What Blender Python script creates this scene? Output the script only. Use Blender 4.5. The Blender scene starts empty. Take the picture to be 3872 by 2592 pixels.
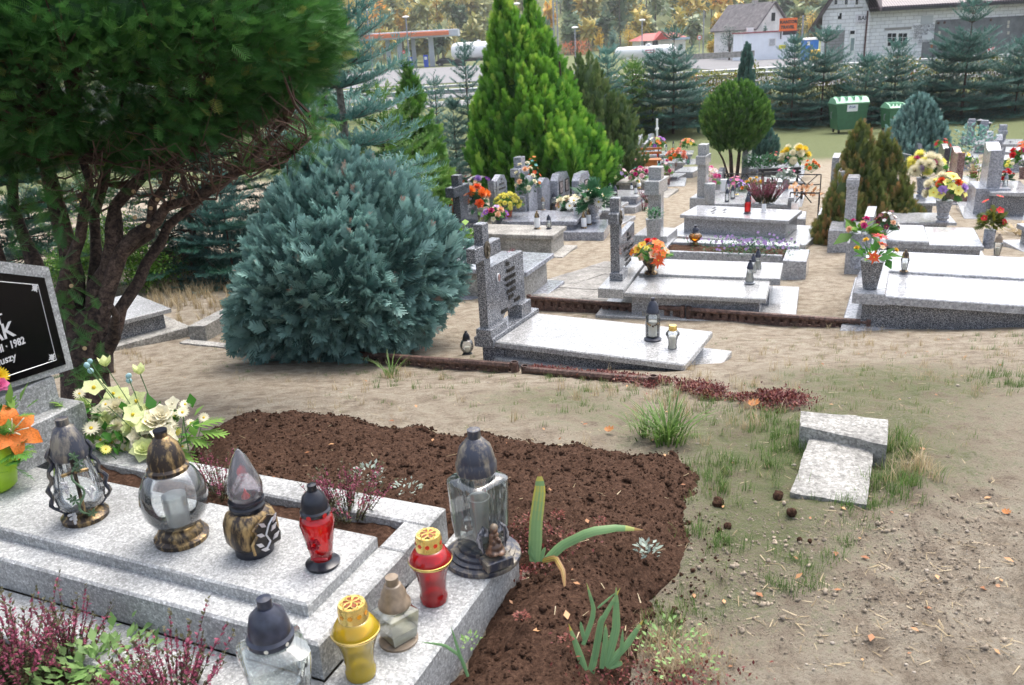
import bpy, bmesh, math, random
import numpy as np
from mathutils import Vector, Matrix
R = math.radians
random.seed(7); rng = np.random.default_rng(7)
S = bpy.context.scene
# ---------------- camera, world, sun, exposure ----------------
FW, FH, F = 3872.0, 2592.0, 3200.0
TH = math.atan((FH/2-160)/F); RO = math.atan(.055)
EYE = np.array([0, 0, 1.6])
_f = np.array([0, math.cos(TH), -math.sin(TH)]); _r0 = np.array([1., 0, 0]); _u0 = np.cross(_r0, _f)
_r = math.cos(RO)*_r0 - math.sin(RO)*_u0; _u = math.cos(RO)*_u0 + math.sin(RO)*_r0
cd = bpy.data.cameras.new('camera'); cam = bpy.data.objects.new('camera', cd); S.collection.objects.link(cam)
cam.matrix_world = Matrix([[_r[0], _u[0], -_f[0], 0], [_r[1], _u[1], -_f[1], 0], [_r[2], _u[2], -_f[2], 1.6], [0, 0, 0, 1]])
cd.sensor_width = 36; cd.lens = F/FW*36; cd.clip_start = .05; cd.clip_end = 3000
cd.dof.use_dof = True; cd.dof.focus_distance = 4.2; cd.dof.aperture_fstop = 7.0
S.camera = cam
W = bpy.data.worlds.new('World'); S.world = W; W.use_nodes = True
nt = W.node_tree; bg = nt.nodes['Background']; sk = nt.nodes.new('ShaderNodeTexSky')
sk.sky_type = 'NISHITA'; sk.sun_disc = False; sk.sun_elevation = R(66); sk.sun_rotation = R(35)
sk.air_density = 1.0; sk.dust_density = 6.0; sk.ozone_density = 1.0
hs = nt.nodes.new('ShaderNodeHueSaturation'); hs.inputs['Saturation'].default_value = .62
nt.links.new(sk.outputs[0], hs.inputs['Color']); nt.links.new(hs.outputs[0], bg.inputs['Color']); bg.inputs['Strength'].default_value = .15
sd = bpy.data.lights.new('sun', 'SUN'); sd.energy = .5; sd.angle = R(32); sd.color = (1, .97, .92)
sun = bpy.data.objects.new('sun', sd); S.collection.objects.link(sun)
_sd = Vector((math.sin(R(35))*math.cos(R(66)), math.cos(R(35))*math.cos(R(66)), math.sin(R(66))))
sun.rotation_euler = _sd.to_track_quat('Z', 'Y').to_euler(); sun.location = (0, 0, 30)
S.view_settings.view_transform = 'Standard'; S.view_settings.look = 'None'; S.view_settings.gamma = 1
S.view_settings.use_curve_mapping = False; S.view_settings.exposure = 1.42
S.render.engine = 'CYCLES'
try:
 S.cycles.use_denoising = True; S.cycles.denoiser = 'OPENIMAGEDENOISE'; S.cycles.denoising_prefilter = 'ACCURATE'; S.cycles.denoising_input_passes = 'RGB_ALBEDO_NORMAL'; S.cycles.sample_clamp_indirect = 3.0; S.cycles.max_bounces = 6; S.cycles.transparent_max_bounces = 24
 S.cycles.caustics_reflective = False; S.cycles.caustics_refractive = False
except Exception: pass
# ---------------- geometry helpers (pixels of the 3872 px photograph -> world) ----------------
_PY = [-60, 2.6, 3.4, 4.5, 5.5, 7, 9, 12, 16, 22, 30, 36, 38.5, 41, 43, 47.5, 60, 70, 100, 160, 200, 260, 400, 900]
_PZ = [0, 0, -.06, -.28, -.58, -.9, -1.08, -1.4, -1.65, -1.95, -2.4, -2.6, -2.4, -1.45, -1.25, -1.25, -1.5, -1.5, -1.75, -1.9, -1, 9, 34, 60]
def terr(x, y):
 return np.interp(y, _PY, _PZ)
def ray(px, py):
 d = _f*F + _r*(px-FW/2) - _u*(py-FH/2); return d/np.linalg.norm(d)
def zp(px, py, z):
 d = ray(px, py); return EYE + d*((z-EYE[2])/d[2])
def dp(px, py, Z):
 d = ray(px, py); return EYE + d*(Z/(d@_f))
def gp(px, py):
 d = ray(px, py); t = np.concatenate([np.arange(1, 60, .01), np.arange(60, 600, .2)])
 P = EYE + d[None]*t[:, None]; h = P[:, 2]-terr(P[:, 0], P[:, 1]); i = int(np.argmax(h <= 0))
 if h[i] > 0: i = len(t)-1
 p = P[i].copy(); p[2] = terr(p[0], p[1]); return p
def proj(P):
 d = np.asarray(P, float)-EYE; z = d@_f
 return FW/2+F*(d@_r)/z, FH/2-F*(d@_u)/z, z
def depth(P): return float((np.asarray(P)-EYE)@_f)
def mpx(P, px): return px*depth(P)/F          # metres spanned by px pixels at P
def hsolve(P, topy):
 lo, hi = 0., 30.
 for _ in range(40):
  m = (lo+hi)/2
  q = proj(np.asarray(P)+np.array([0, 0, m]))
  if q[2] > .3 and q[1] > topy: lo = m
  else: hi = m
 return lo
# value noise
def _hash(a, b, c, s):
 n = (a*374761393 + b*668265263 + c*2147483647 + s*974634777) & 0xffffffff
 n = ((n ^ (n >> 13))*1274126177) & 0xffffffff
 return ((n ^ (n >> 16)) & 0xffff)/65535.0
def vnoise(P, s=0):
 P = np.asarray(P, float); i = np.floor(P).astype(np.int64); f = P-i; f = f*f*(3-2*f); r = 0
 for dx in (0, 1):
  for dy in (0, 1):
   for dz in (0, 1):
    w = (f[:, 0] if dx else 1-f[:, 0])*(f[:, 1] if dy else 1-f[:, 1])*(f[:, 2] if dz else 1-f[:, 2])
    r = r + w*_hash(i[:, 0]+dx, i[:, 1]+dy, i[:, 2]+dz, s)
 return r*2-1
def fbm(P, o=4, s=0):
 r = 0; a = 1.; P = np.asarray(P, float)
 for k in range(o): r = r + a*vnoise(P*2**k+k*13.7, s+k); a *= .5
 return r
# ---------------- object helpers ----------------
def link(o): S.collection.objects.link(o); return o
def tag(o, label=None, cat=None, group=None, kind=None):
 if label: o['label'] = label
 if cat: o['category'] = cat
 if group: o['group'] = group
 if kind: o['kind'] = kind
 return o
def empty(name, loc, label, cat, group=None, rz=0):
 o = bpy.data.objects.new(name, None); o.empty_display_size = .05
 o.location = tuple(float(v) for v in loc); o.rotation_euler = (0, 0, rz); link(o)
 return tag(o, label, cat, group)
def rootof(p):
 M = Matrix.Identity(4)
 ch = []
 while p is not None: ch.append(p); p = p.parent
 for q in reversed(ch): M = M @ Matrix.LocRotScale(q.location, q.rotation_euler, q.scale)
 return M
def mkmesh(name, V, Fc, mat, parent=None, smooth=False, world=True, midx=None, tint=None):
 """V (n,3) world coords when world, else local to the parent"""
 V = np.asarray(V, float).reshape(-1, 3)
 me = bpy.data.meshes.new(name)
 if world and parent is not None:
  Mi = np.array(rootof(parent).inverted()); V = V@Mi[:3, :3].T+Mi[:3, 3]
 if isinstance(Fc, np.ndarray):
  n, k = Fc.shape
  me.vertices.add(len(V)); me.vertices.foreach_set('co', V.astype(np.float32).ravel())
  me.loops.add(n*k); me.loops.foreach_set('vertex_index', Fc.astype(np.int32).ravel())
  me.polygons.add(n); me.polygons.foreach_set('loop_start', np.arange(0, n*k, k, dtype=np.int32))
  try: me.polygons.foreach_set('loop_total', np.full(n, k, dtype=np.int32))
  except Exception: pass
  me.update(calc_edges=True)
 else:
  me.from_pydata([tuple(v) for v in V], [], [tuple(f) for f in Fc]); me.update()
 for m in (mat if isinstance(mat, (list, tuple)) else [mat]): me.materials.append(m)
 if midx is not None: me.polygons.foreach_set('material_index', np.asarray(midx, dtype=np.int32))
 if smooth: me.polygons.foreach_set('use_smooth', np.ones(len(me.polygons), dtype=bool))
 if tint is not None:
  a = me.attributes.new('tint', 'FLOAT', 'FACE'); a.data.foreach_set('value', np.asarray(tint, dtype=np.float32))
 o = bpy.data.objects.new(name, me); link(o)
 if parent is not None: o.parent = parent
 return o
class MB:
 def __init__(s): s.v = []; s.f = []; s.m = []
 def add(s, V, Fc, m=0):
  b = len(s.v); s.v += [tuple(map(float, p)) for p in V]
  for f in Fc: s.f.append(tuple(b+i for i in f)); s.m.append(m)
 def box(s, o, u, v, L, Wd, z0, z1, m=0, bev=.0):
  """box: o origin (x,y), u,v unit dirs, L x Wd, z0..z1, chamfered top edge"""
  o = np.array([o[0], o[1], 0.]); u = np.array([u[0], u[1], 0.]); v = np.array([v[0], v[1], 0.])
  if bev <= 0:
   P = [o, o+u*L, o+u*L+v*Wd, o+v*Wd]
   V = [p+[0, 0, z0] for p in P]+[p+[0, 0, z1] for p in P]
   s.add(V, [(3, 2, 1, 0), (4, 5, 6, 7), (0, 1, 5, 4), (1, 2, 6, 5), (2, 3, 7, 6), (3, 0, 4, 7)], m)
  else:
   b = bev; P = [o, o+u*L, o+u*L+v*Wd, o+v*Wd]
   Q = [o+u*b+v*b, o+u*(L-b)+v*b, o+u*(L-b)+v*(Wd-b), o+u*b+v*(Wd-b)]
   V = [p+[0, 0, z0] for p in P]+[p+[0, 0, z1-b] for p in P]+[p+[0, 0, z1] for p in Q]
   s.add(V, [(3, 2, 1, 0)]+[(i, (i+1) % 4, (i+1) % 4+4, i+4) for i in range(4)]+[(i+4, (i+1) % 4+4, (i+1) % 4+8, i+8) for i in range(4)]+[(8, 9, 10, 11)], m)
 def lathe(s, prof, c=(0, 0, 0), seg=20, m=0, rot=None, sx=1, sy=1):
  c = np.array(c, float); b = len(s.v); n = len(prof)
  for r, z in prof:
   for k in range(seg):
    a = 2*math.pi*k/seg; p = np.array([r*math.cos(a)*sx, r*math.sin(a)*sy, z])
    if rot is not None: p = rot@p
    s.v.append(tuple(c+p))
  for i in range(n-1):
   for k in range(seg):
    k2 = (k+1) % seg
    s.f.append((b+i*seg+k, b+i*seg+k2, b+(i+1)*seg+k2, b+(i+1)*seg+k)); s.m.append(m)
  if prof[0][0] > 1e-6: s.f.append(tuple(b+k for k in reversed(range(seg)))); s.m.append(m)
  if prof[-1][0] > 1e-6: s.f.append(tuple(b+(n-1)*seg+k for k in range(seg))); s.m.append(m)
 def tube(s, pts, rad, seg=6, m=0):
  pts = [np.array(p, float) for p in pts]; n = len(pts); b = len(s.v)
  if not hasattr(rad, '__len__'): rad = [rad]*n
  pu = None
  for i in range(n):
   t = pts[min(i+1, n-1)]-pts[max(i-1, 0)]; t = t/(np.linalg.norm(t)+1e-9)
   a = np.cross(t, [0, 0, 1.]) if pu is None else pu-t*(pu@t)
   if np.linalg.norm(a) < 1e-3: a = np.cross(t, [1., 0, 0])
   a = a/np.linalg.norm(a); pu = a; c = np.cross(t, a)
   for k in range(seg):
    q = 2*math.pi*k/seg; s.v.append(tuple(pts[i]+rad[i]*(a*math.cos(q)+c*math.sin(q))))
  for i in range(n-1):
   for k in range(seg):
    k2 = (k+1) % seg; s.f.append((b+i*seg+k, b+i*seg+k2, b+(i+1)*seg+k2, b+(i+1)*seg+k)); s.m.append(m)
  s.f.append(tuple(b+k for k in reversed(range(seg)))); s.m.append(m)
  s.f.append(tuple(b+(n-1)*seg+k for k in range(seg))); s.m.append(m)
 def ball(s, c, r, m=0, seg=10, rings=6, sq=(1, 1, 1), rot=None):
  b = len(s.v); c = np.array(c, float)
  P = []
  for i in range(rings+1):
   ph = math.pi*i/rings
   for k in range(seg):
    a = 2*math.pi*k/seg
    p = np.array([math.sin(ph)*math.cos(a)*sq[0], math.sin(ph)*math.sin(a)*sq[1], -math.cos(ph)*sq[2]])*r
    if rot is not None: p = rot@p
    s.v.append(tuple(c+p))
  for i in range(rings):
   for k in range(seg):
    k2 = (k+1) % seg; s.f.append((b+i*seg+k, b+i*seg+k2, b+(i+1)*seg+k2, b+(i+1)*seg+k)); s.m.append(m)
 def prism(s, P, d, m=0):
  """polygon P (list of 3d points) extruded by vector d"""
  P = [np.array(p, float) for p in P]; d = np.array(d, float); n = len(P)
  s.add(P+[p+d for p in P], [tuple(range(n)), tuple(reversed(range(n, 2*n)))]+[(i, i+n, (i+1) % n+n, (i+1) % n) for i in range(n)], m)
 def build(s, name, mat, parent=None, smooth=False, world=True):
  o = mkmesh(name, s.v, s.f, mat, parent, smooth, world, midx=s.m if isinstance(mat, (list, tuple)) else None)
  bm = bmesh.new(); bm.from_mesh(o.data); bmesh.ops.recalc_face_normals(bm, faces=bm.faces); bm.to_mesh(o.data); bm.free()
  if smooth:
   try: o.data.set_sharp_from_angle(angle=R(42))
   except Exception: pass
  return o
def ctree(src, loc, label=None, rz=None, sc=None, group=None, cat=None):
 def cp(o, par):
  c = o.copy(); link(c); c.parent = par
  for ch in list(o.children): cp(ch, c)
  return c
 c = cp(src, None); c.location = tuple(float(v) for v in loc)
 if rz is not None: c.rotation_euler = (0, 0, rz)
 if sc is not None: c.scale = (sc, sc, sc) if not hasattr(sc, '__len__') else sc
 tag(c, label, cat, group); return c
# ---------------- materials ----------------
def srgb(c):
 return tuple(((v/255)/12.92 if v/255 <= .04045 else (((v/255)+.055)/1.055)**2.4) for v in c)
def newmat(n):
 m = bpy.data.materials.new(n); m.use_nodes = True; t = m.node_tree; return m, t, t.nodes['Principled BSDF']
def N(t, k, **kw):
 n = t.nodes.new(k)
 for a, b in kw.items():
  if a in n.inputs: n.inputs[a].default_value = b
  else: setattr(n, a, b)
 return n
def ramp(t, stops, interp='LINEAR'):
 n = t.nodes.new('ShaderNodeValToRGB'); e = n.color_ramp.elements; n.color_ramp.interpolation = interp
 while len(e) < len(stops): e.new(.5)
 for i, (p, c) in enumerate(stops): e[i].position = p; e[i].color = (*c, 1)
 return n
_pm = {}
def plain(c, rough=.6, metal=0., var=.12, scale=30, spec=.5, name=None):
 k = (c, rough, metal, var, scale)
 if k in _pm: return _pm[k]
 m, t, b = newmat(name or 'paint'); L = t.links
 tc = N(t, 'ShaderNodeTexCoord'); no = N(t, 'ShaderNodeTexNoise', Scale=scale, Detail=4.)
 L.new(tc.outputs['Object'], no.inputs['Vector'])
 rp = ramp(t, [(.3, tuple(max(0, v*(1-var)) for v in c)), (.7, tuple(min(1, v*(1+var)) for v in c))])
 L.new(no.outputs['Fac'], rp.inputs['Fac']); L.new(rp.outputs[0], b.inputs['Base Color'])
 b.inputs['Roughness'].default_value = rough; b.inputs['Metallic'].default_value = metal
 b.inputs['Specular IOR Level'].default_value = spec
 _pm[k] = m; return m
def granite(name, dark, mid, light, scale=160, rough=.25, stain=.12, bump=0.0, thr=(.36, .5, .64), coat=0.):
 m, t, b = newmat(name); L = t.links; tc = N(t, 'ShaderNodeTexCoord')
 no = N(t, 'ShaderNodeTexNoise', Scale=float(scale), Detail=3., Roughness=.8)
 vo = N(t, 'ShaderNodeTexVoronoi', Scale=float(scale)*.8)
 big = N(t, 'ShaderNodeTexNoise', Scale=3.5, Detail=5.)
 for n in (no, vo, big): L.new(tc.outputs['Object'], n.inputs['Vector'])
 rp = ramp(t, [(thr[0], dark), (thr[1], mid), (thr[2], light)]); L.new(no.outputs['Fac'], rp.inputs['Fac'])
 mx = N(t, 'ShaderNodeMix', data_type='RGBA', blend_type='MULTIPLY'); mx.inputs[0].default_value = .6
 bwv = N(t, 'ShaderNodeSeparateColor'); L.new(vo.outputs['Color'], bwv.inputs[0]); rv = ramp(t, [(0., (.45,)*3), (1., (1.25,)*3)]); L.new(bwv.outputs[0], rv.inputs['Fac'])
 L.new(rp.outputs[0], mx.inputs[6]); L.new(rv.outputs[0], mx.inputs[7])
 r2 = ramp(t, [(.35, (1-stain*2,)*3), (.6, (1, 1, 1))]); L.new(big.outputs['Fac'], r2.inputs['Fac'])
 m2 = N(t, 'ShaderNodeMix', data_type='RGBA', blend_type='MULTIPLY'); m2.inputs[0].default_value = 1
 L.new(mx.outputs[2], m2.inputs[6]); L.new(r2.outputs[0], m2.inputs[7]); L.new(m2.outputs[2], b.inputs['Base Color'])
 b.inputs['Roughness'].default_value = rough
 if coat: b.inputs['Coat Weight'].default_value = coat; b.inputs['Coat Roughness'].default_value = .06
 if bump:
  bp = N(t, 'ShaderNodeBump', Strength=bump, Distance=.004); L.new(no.outputs['Fac'], bp.inputs['Height']); L.new(bp.outputs[0], b.inputs['Normal'])
 return m
M = {}
M['terrazzo'] = granite('terrazzo', (.30, .31, .305), (.365, .375, .375), (.8, .82, .82), 150, .5, .14, .25, (.34, .52, .70))
M['granite_dark'] = granite('granite_speckled', (.035, .04, .05), (.155, .165, .185), (.43, .44, .46), 120, .16, .05, thr=(.40, .5, .62))
M['granite_far'] = granite('granite_grey', (.14, .15, .165), (.26, .27, .29), (.44, .45, .48), 90, .2, .05, thr=(.36, .5, .64))
M['granite_light'] = granite('granite_light', (.14, .14, .14), (.33, .335, .335), (.5, .505, .505), 110, .12, .08, thr=(.30, .44, .6))
M['granite_pale'] = granite('granite_pale', (.24, .25, .27), (.36, .37, .39), (.5, .51, .53), 60, .1, .06, thr=(.30, .46, .62))
M['granite_smooth'] = granite('granite_fine_grey', (.2, .21, .25), (.33, .35, .4), (.46, .48, .52), 50, .14, .06)
M['granite_pink'] = granite('granite_pink', (.1, .05, .05), (.27, .15, .13), (.42, .3, .27), 60, .18, .06)
M['granite_black'] = granite('granite_black', (.03, .035, .045), (.06, .07, .085), (.14, .155, .18), 60, .12, .05)
M['concrete'] = granite('concrete', (.22, .21, .19), (.36, .35, .32), (.52, .5, .46), 60, .75, .2, .3)
M['paving'] = granite('paving_concrete', (.22, .21, .19), (.30, .29, .27), (.37, .36, .34), 40, .85, .2, .3)
M['old_stone'] = granite('weathered_stone', (.19, .19, .17), (.32, .315, .295), (.42, .415, .39), 80, .85, .22, .7, (.34, .47, .6))
M['black_panel'] = plain((.003, .003, .004), .12, 0, .1, 8, name='black_polished_panel')
M['black_panel'].node_tree.nodes['Principled BSDF'].inputs['Specular IOR Level'].default_value = .18
M['silver'] = plain((.62, .63, .65), .35, .2, .1, 60, name='silver_paint')
M['bronze'] = plain((.14, .12, .09), .45, .5, .45, 60, name='dark_bronze')
M['black_plastic'] = plain((.012, .014, .022), .28, 0, .3, 30, name='black_plastic')
M['blue_black'] = plain((.03, .035, .055), .3, 0, .4, 40, name='dark_blue_plastic')
M['brown_plastic'] = plain((.22, .17, .12), .4, 0, .3, 50, name='brown_plastic')
M['wax'] = plain((.75, .72, .62), .4, 0, .05, 20, name='candle_wax')
M['white_paint'] = plain((.78, .79, .8), .4, 0, .04, 8, name='white_paint')
M['steel_dark'] = plain((.02, .02, .022), .4, .3, .2, 20, name='black_iron')
M['galvanised'] = plain((.3, .32, .35), .5, .5, .15, 6, name='galvanised_steel')
M['gold'] = plain((.85, .62, .2), .25, .75, .15, 30, name='gold_metal')
M['silverleaf'] = plain((.7, .7, .72), .35, .6, .1, 60, name='silver_leaf')
def worn(name, hi, lo, scale=40, metal=.6):
 m, t, b = newmat(name); L = t.links; tc = N(t, 'ShaderNodeTexCoord')
 mp = N(t, 'ShaderNodeMapping'); mp.inputs['Scale'].default_value = (1, 1, .25)
 no = N(t, 'ShaderNodeTexNoise', Scale=float(scale), Detail=6., Roughness=.7)
 L.new(tc.outputs['Object'], mp.inputs[0]); L.new(mp.outputs[0], no.inputs['Vector'])
 rp = ramp(t, [(.47, lo), (.62, hi)]); L.new(no.outputs['Fac'], rp.inputs['Fac']); L.new(rp.outputs[0], b.inputs['Base Color'])
 b.inputs['Metallic'].default_value = metal; b.inputs['Roughness'].default_value = .38; return m
M['antique_gold'] = worn('antique_gold', (.42, .29, .13), (.05, .04, .035), 35)
M['antique_blue'] = worn('worn_blue_grey', (.25, .22, .17), (.045, .05, .07), 30, .2)
M['rust'] = granite('rusty_steel', (.05, .028, .022), (.12, .065, .05), (.2, .12, .1), 40, .65, .2, .3)
M['bark'] = granite('bark', (.025, .015, .011), (.085, .052, .038), (.17, .115, .085), 40, .9, .25, 1.0)
M['bark_grey'] = granite('grey_bark', (.12, .11, .1), (.24, .22, .19), (.36, .34, .3), 25, .9, .2, .6)
M['twig'] = plain((.085, .045, .03), .8, 0, .35, 12, name='brown_twigs')
def glass(name, col, refl=1., diff=0., dcol=None, rough=.03):
 m = bpy.data.materials.new(name); m.use_nodes = True; t = m.node_tree; L = t.links; t.nodes.clear()
 out = N(t, 'ShaderNodeOutputMaterial'); tr = N(t, 'ShaderNodeBsdfTransparent'); tr.inputs[0].default_value = (*col, 1)
 gl = N(t, 'ShaderNodeBsdfGlossy'); gl.inputs['Roughness'].default_value = rough
 fr = N(t, 'ShaderNodeFresnel'); fr.inputs['IOR'].default_value = 1.5
 mu = N(t, 'ShaderNodeMath', operation='MULTIPLY'); mu.inputs[1].default_value = refl; mu.use_clamp = True
 L.new(fr.outputs[0], mu.inputs[0]); mx = N(t, 'ShaderNodeMixShader'); L.new(mu.outputs[0], mx.inputs[0])
 a = tr.outputs[0]
 if diff:
  df = N(t, 'ShaderNodeBsdfDiffuse'); df.inputs[0].default_value = (*(dcol or col), 1)
  tl = N(t, 'ShaderNodeBsdfTranslucent'); tl.inputs[0].default_value = (*(dcol or col), 1)
  dd = N(t, 'ShaderNodeMixShader'); dd.inputs[0].default_value = .5; L.new(df.outputs[0], dd.inputs[1]); L.new(tl.outputs[0], dd.inputs[2])
  m2 = N(t, 'ShaderNodeMixShader'); m2.inputs[0].default_value = diff; L.new(a, m2.inputs[1]); L.new(dd.outputs[0], m2.inputs[2]); a = m2.outputs[0]
 L.new(a, mx.inputs[1]); L.new(gl.outputs[0], mx.inputs[2]); L.new(mx.outputs[0], out.inputs[0]); return m
M['glass'] = glass('clear_glass', (.95, .97, .97), 2.4, .13, (.82, .88, .9))
M['glass_smoke'] = glass('smoky_glass', (.9, .94, .92), 2.4, .14, (.62, .7, .7))
M['glass_red'] = glass('red_glass', (.9, .03, .04), 1.6, .5, (.85, .015, .02))
M['glass_yellow'] = glass('yellow_glass', (1., .85, .1), 1.6, .6, (.98, .72, .03))
M['glass_amber'] = glass('amber_glass', (.85, .45, .08), 1.5, .3, (.8, .4, .05))
M['glass_green'] = glass('green_glass', (.4, .7, .6), 1.5, .3, (.3, .6, .45))
M['window'] = plain((.02, .025, .03), .08, 0, .2, 3, name='window_glass')
def foliage(name, stops, trans=.25, rough=.5, gain=1.):
 stops = [(p, tuple(v*gain for v in c)) for p, c in stops]
 m, t, b = newmat(name); L = t.links
 at = N(t, 'ShaderNodeAttribute', attribute_name='tint'); rp = ramp(t, stops)
 L.new(at.outputs['Fac'], rp.inputs['Fac']); L.new(rp.outputs[0], b.inputs['Base Color']); b.inputs['Roughness'].default_value = rough
 b.inputs['Specular IOR Level'].default_value = .35
 tl = N(t, 'ShaderNodeBsdfTranslucent'); L.new(rp.outputs[0], tl.inputs[0])
 mx = N(t, 'ShaderNodeMixShader'); mx.inputs[0].default_value = trans
 L.new(b.outputs[0], mx.inputs[1]); L.new(tl.outputs[0], mx.inputs[2]); L.new(mx.outputs[0], t.nodes['Material Output'].inputs[0]); return m
M['f_yew'] = foliage('yew_needles', [(0, (.022, .08, .018)), (.5, (.055, .17, .035)), (.84, (.13, .27, .05)), (1, (.26, .24, .06))], gain=1.2)
M['f_blue'] = foliage('blue_cypress_sprays', [(0, (.04, .10, .088)), (.4, (.115, .205, .19)), (.88, (.24, .40, .37)), (.96, (.3, .2, .17)), (1, (.3, .2, .17))], gain=1.4)
M['f_bluefir'] = foliage('blue_fir_needles', [(0, (.035, .1, .085)), (.5, (.08, .19, .165)), (1, (.15, .29, .26))], gain=1.25)
M['f_gold'] = foliage('golden_thuja_sprays', [(0, (.02, .075, .012)), (.4, (.06, .19, .02)), (.75, (.15, .32, .035)), (1, (.32, .44, .07))], .35, gain=1.35)
M['f_green'] = foliage('cypress_sprays', [(0, (.03, .09, .015)), (.5, (.07, .18, .03)), (1, (.19, .3, .06))], .3, gain=1.4)
M['f_olive'] = foliage('olive_juniper_sprays', [(0, (.035, .07, .02)), (.5, (.08, .13, .04)), (1, (.16, .19, .075))], gain=1.5)
M['f_ball'] = foliage('thuja_ball_sprays', [(0, (.025, .07, .012)), (.5, (.06, .15, .025)), (1, (.14, .24, .05))], .3, gain=1.4)
M['f_spruce'] = foliage('spruce_needles', [(0, (.025, .06, .045)), (.5, (.05, .12, .1)), (1, (.1, .2, .18))], gain=1.4)
M['f_dark'] = foliage('dark_spruce_needles', [(0, (.012, .045, .028)), (.5, (.025, .08, .05)), (1, (.06, .16, .13))], gain=1.3)
M['f_brown'] = foliage('browning_thuja_sprays', [(0, (.05, .08, .02)), (.45, (.14, .17, .045)), (.7, (.24, .16, .06)), (1, (.42, .2, .09))], gain=1.25)
M['f_hedge'] = foliage('hedge_leaves', [(0, (.03, .05, .01)), (.5, (.10, .13, .02)), (.85, (.24, .22, .03)), (1, (.55, .16, .05))], .3, gain=1.3)
M['f_box'] = foliage('box_leaves', [(0, (.03, .09, .01)), (.5, (.09, .2, .02)), (1, (.2, .34, .05))], .3, gain=1.2)
M['f_forest'] = foliage('forest_leaves', [(0, (.06, .10, .065)), (.35, (.13, .17, .10)), (.6, (.25, .23, .08)), (.85, (.42, .3, .07)), (1, (.55, .28, .08))], .2, gain=1.75)
M['f_yellow'] = foliage('yellow_autumn_leaves', [(0, (.4, .28, .03)), (1, (.75, .5, .06))], .3)
M['f_red'] = foliage('red_autumn_leaves', [(0, (.3, .1, .04)), (1, (.7, .2, .1))], .3)
M['grass'] = foliage('grass_blades', [(0, (.07, .13, .03)), (.5, (.13, .24, .05)), (.75, (.34, .30, .16)), (1, (.5, .42, .26))], .3)
M['straw'] = foliage('dry_grass', [(0, (.2, .15, .08)), (.6, (.42, .33, .19)), (1, (.6, .5, .33))], .3)
M['iris'] = foliage('iris_leaves', [(0, (.12, .25, .11)), (.5, (.22, .36, .15)), (.78, (.55, .48, .09)), (1, (.26, .13, .07))], .3)
M['heather'] = foliage('heather', [(0, (.04, .07, .02)), (.3, (.09, .085, .04)), (.45, (.17, .03, .06)), (1, (.34, .08, .14))], .2)
M['sedum'] = foliage('sedum', [(0, (.07, .02, .018)), (.6, (.15, .03, .03)), (.85, (.24, .08, .05)), (1, (.10, .15, .04))], .15)
M['silver_leaf'] = foliage('silver_leaves', [(0, (.2, .27, .22)), (1, (.36, .42, .37))], .2)
M['leafgreen'] = foliage('green_leaves', [(0, (.03, .13, .02)), (.5, (.08, .26, .04)), (1, (.3, .45, .1))], .3)
M['leafdark'] = foliage('dark_leaves', [(0, (.015, .07, .025)), (.5, (.03, .13, .05)), (1, (.1, .24, .12))], .2)
M['clump'] = foliage('pale_ground_leaves', [(0, (.12, .25, .06)), (1, (.28, .42, .16))], .3)
M['fallen'] = foliage('fallen_leaves', [(0, (.3, .12, .05)), (1, (.6, .34, .16))], .2)
def soilmat(name, a, b_, c, sc, rough=.95, bump=.6, dist=.01):
 m, t, b = newmat(name); L = t.links; tc = N(t, 'ShaderNodeTexCoord')
 n1 = N(t, 'ShaderNodeTexNoise', Scale=float(sc), Detail=8., Roughness=.75); L.new(tc.outputs['Object'], n1.inputs['Vector'])
 rp = ramp(t, [(.3, a), (.5, b_), (.72, c)]); L.new(n1.outputs['Fac'], rp.inputs['Fac']); L.new(rp.outputs[0], b.inputs['Base Color'])
 bp = N(t, 'ShaderNodeBump', Strength=bump, Distance=dist); L.new(n1.outputs['Fac'], bp.inputs['Height']); L.new(bp.outputs[0], b.inputs['Normal'])
 b.inputs['Roughness'].default_value = rough; b.inputs['Specular IOR Level'].default_value = .1; return m
M['peat'] = soilmat('dark_peat', (.022, .012, .008), (.065, .036, .024), (.15, .088, .06), 70, 1., 1., .012)
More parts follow.
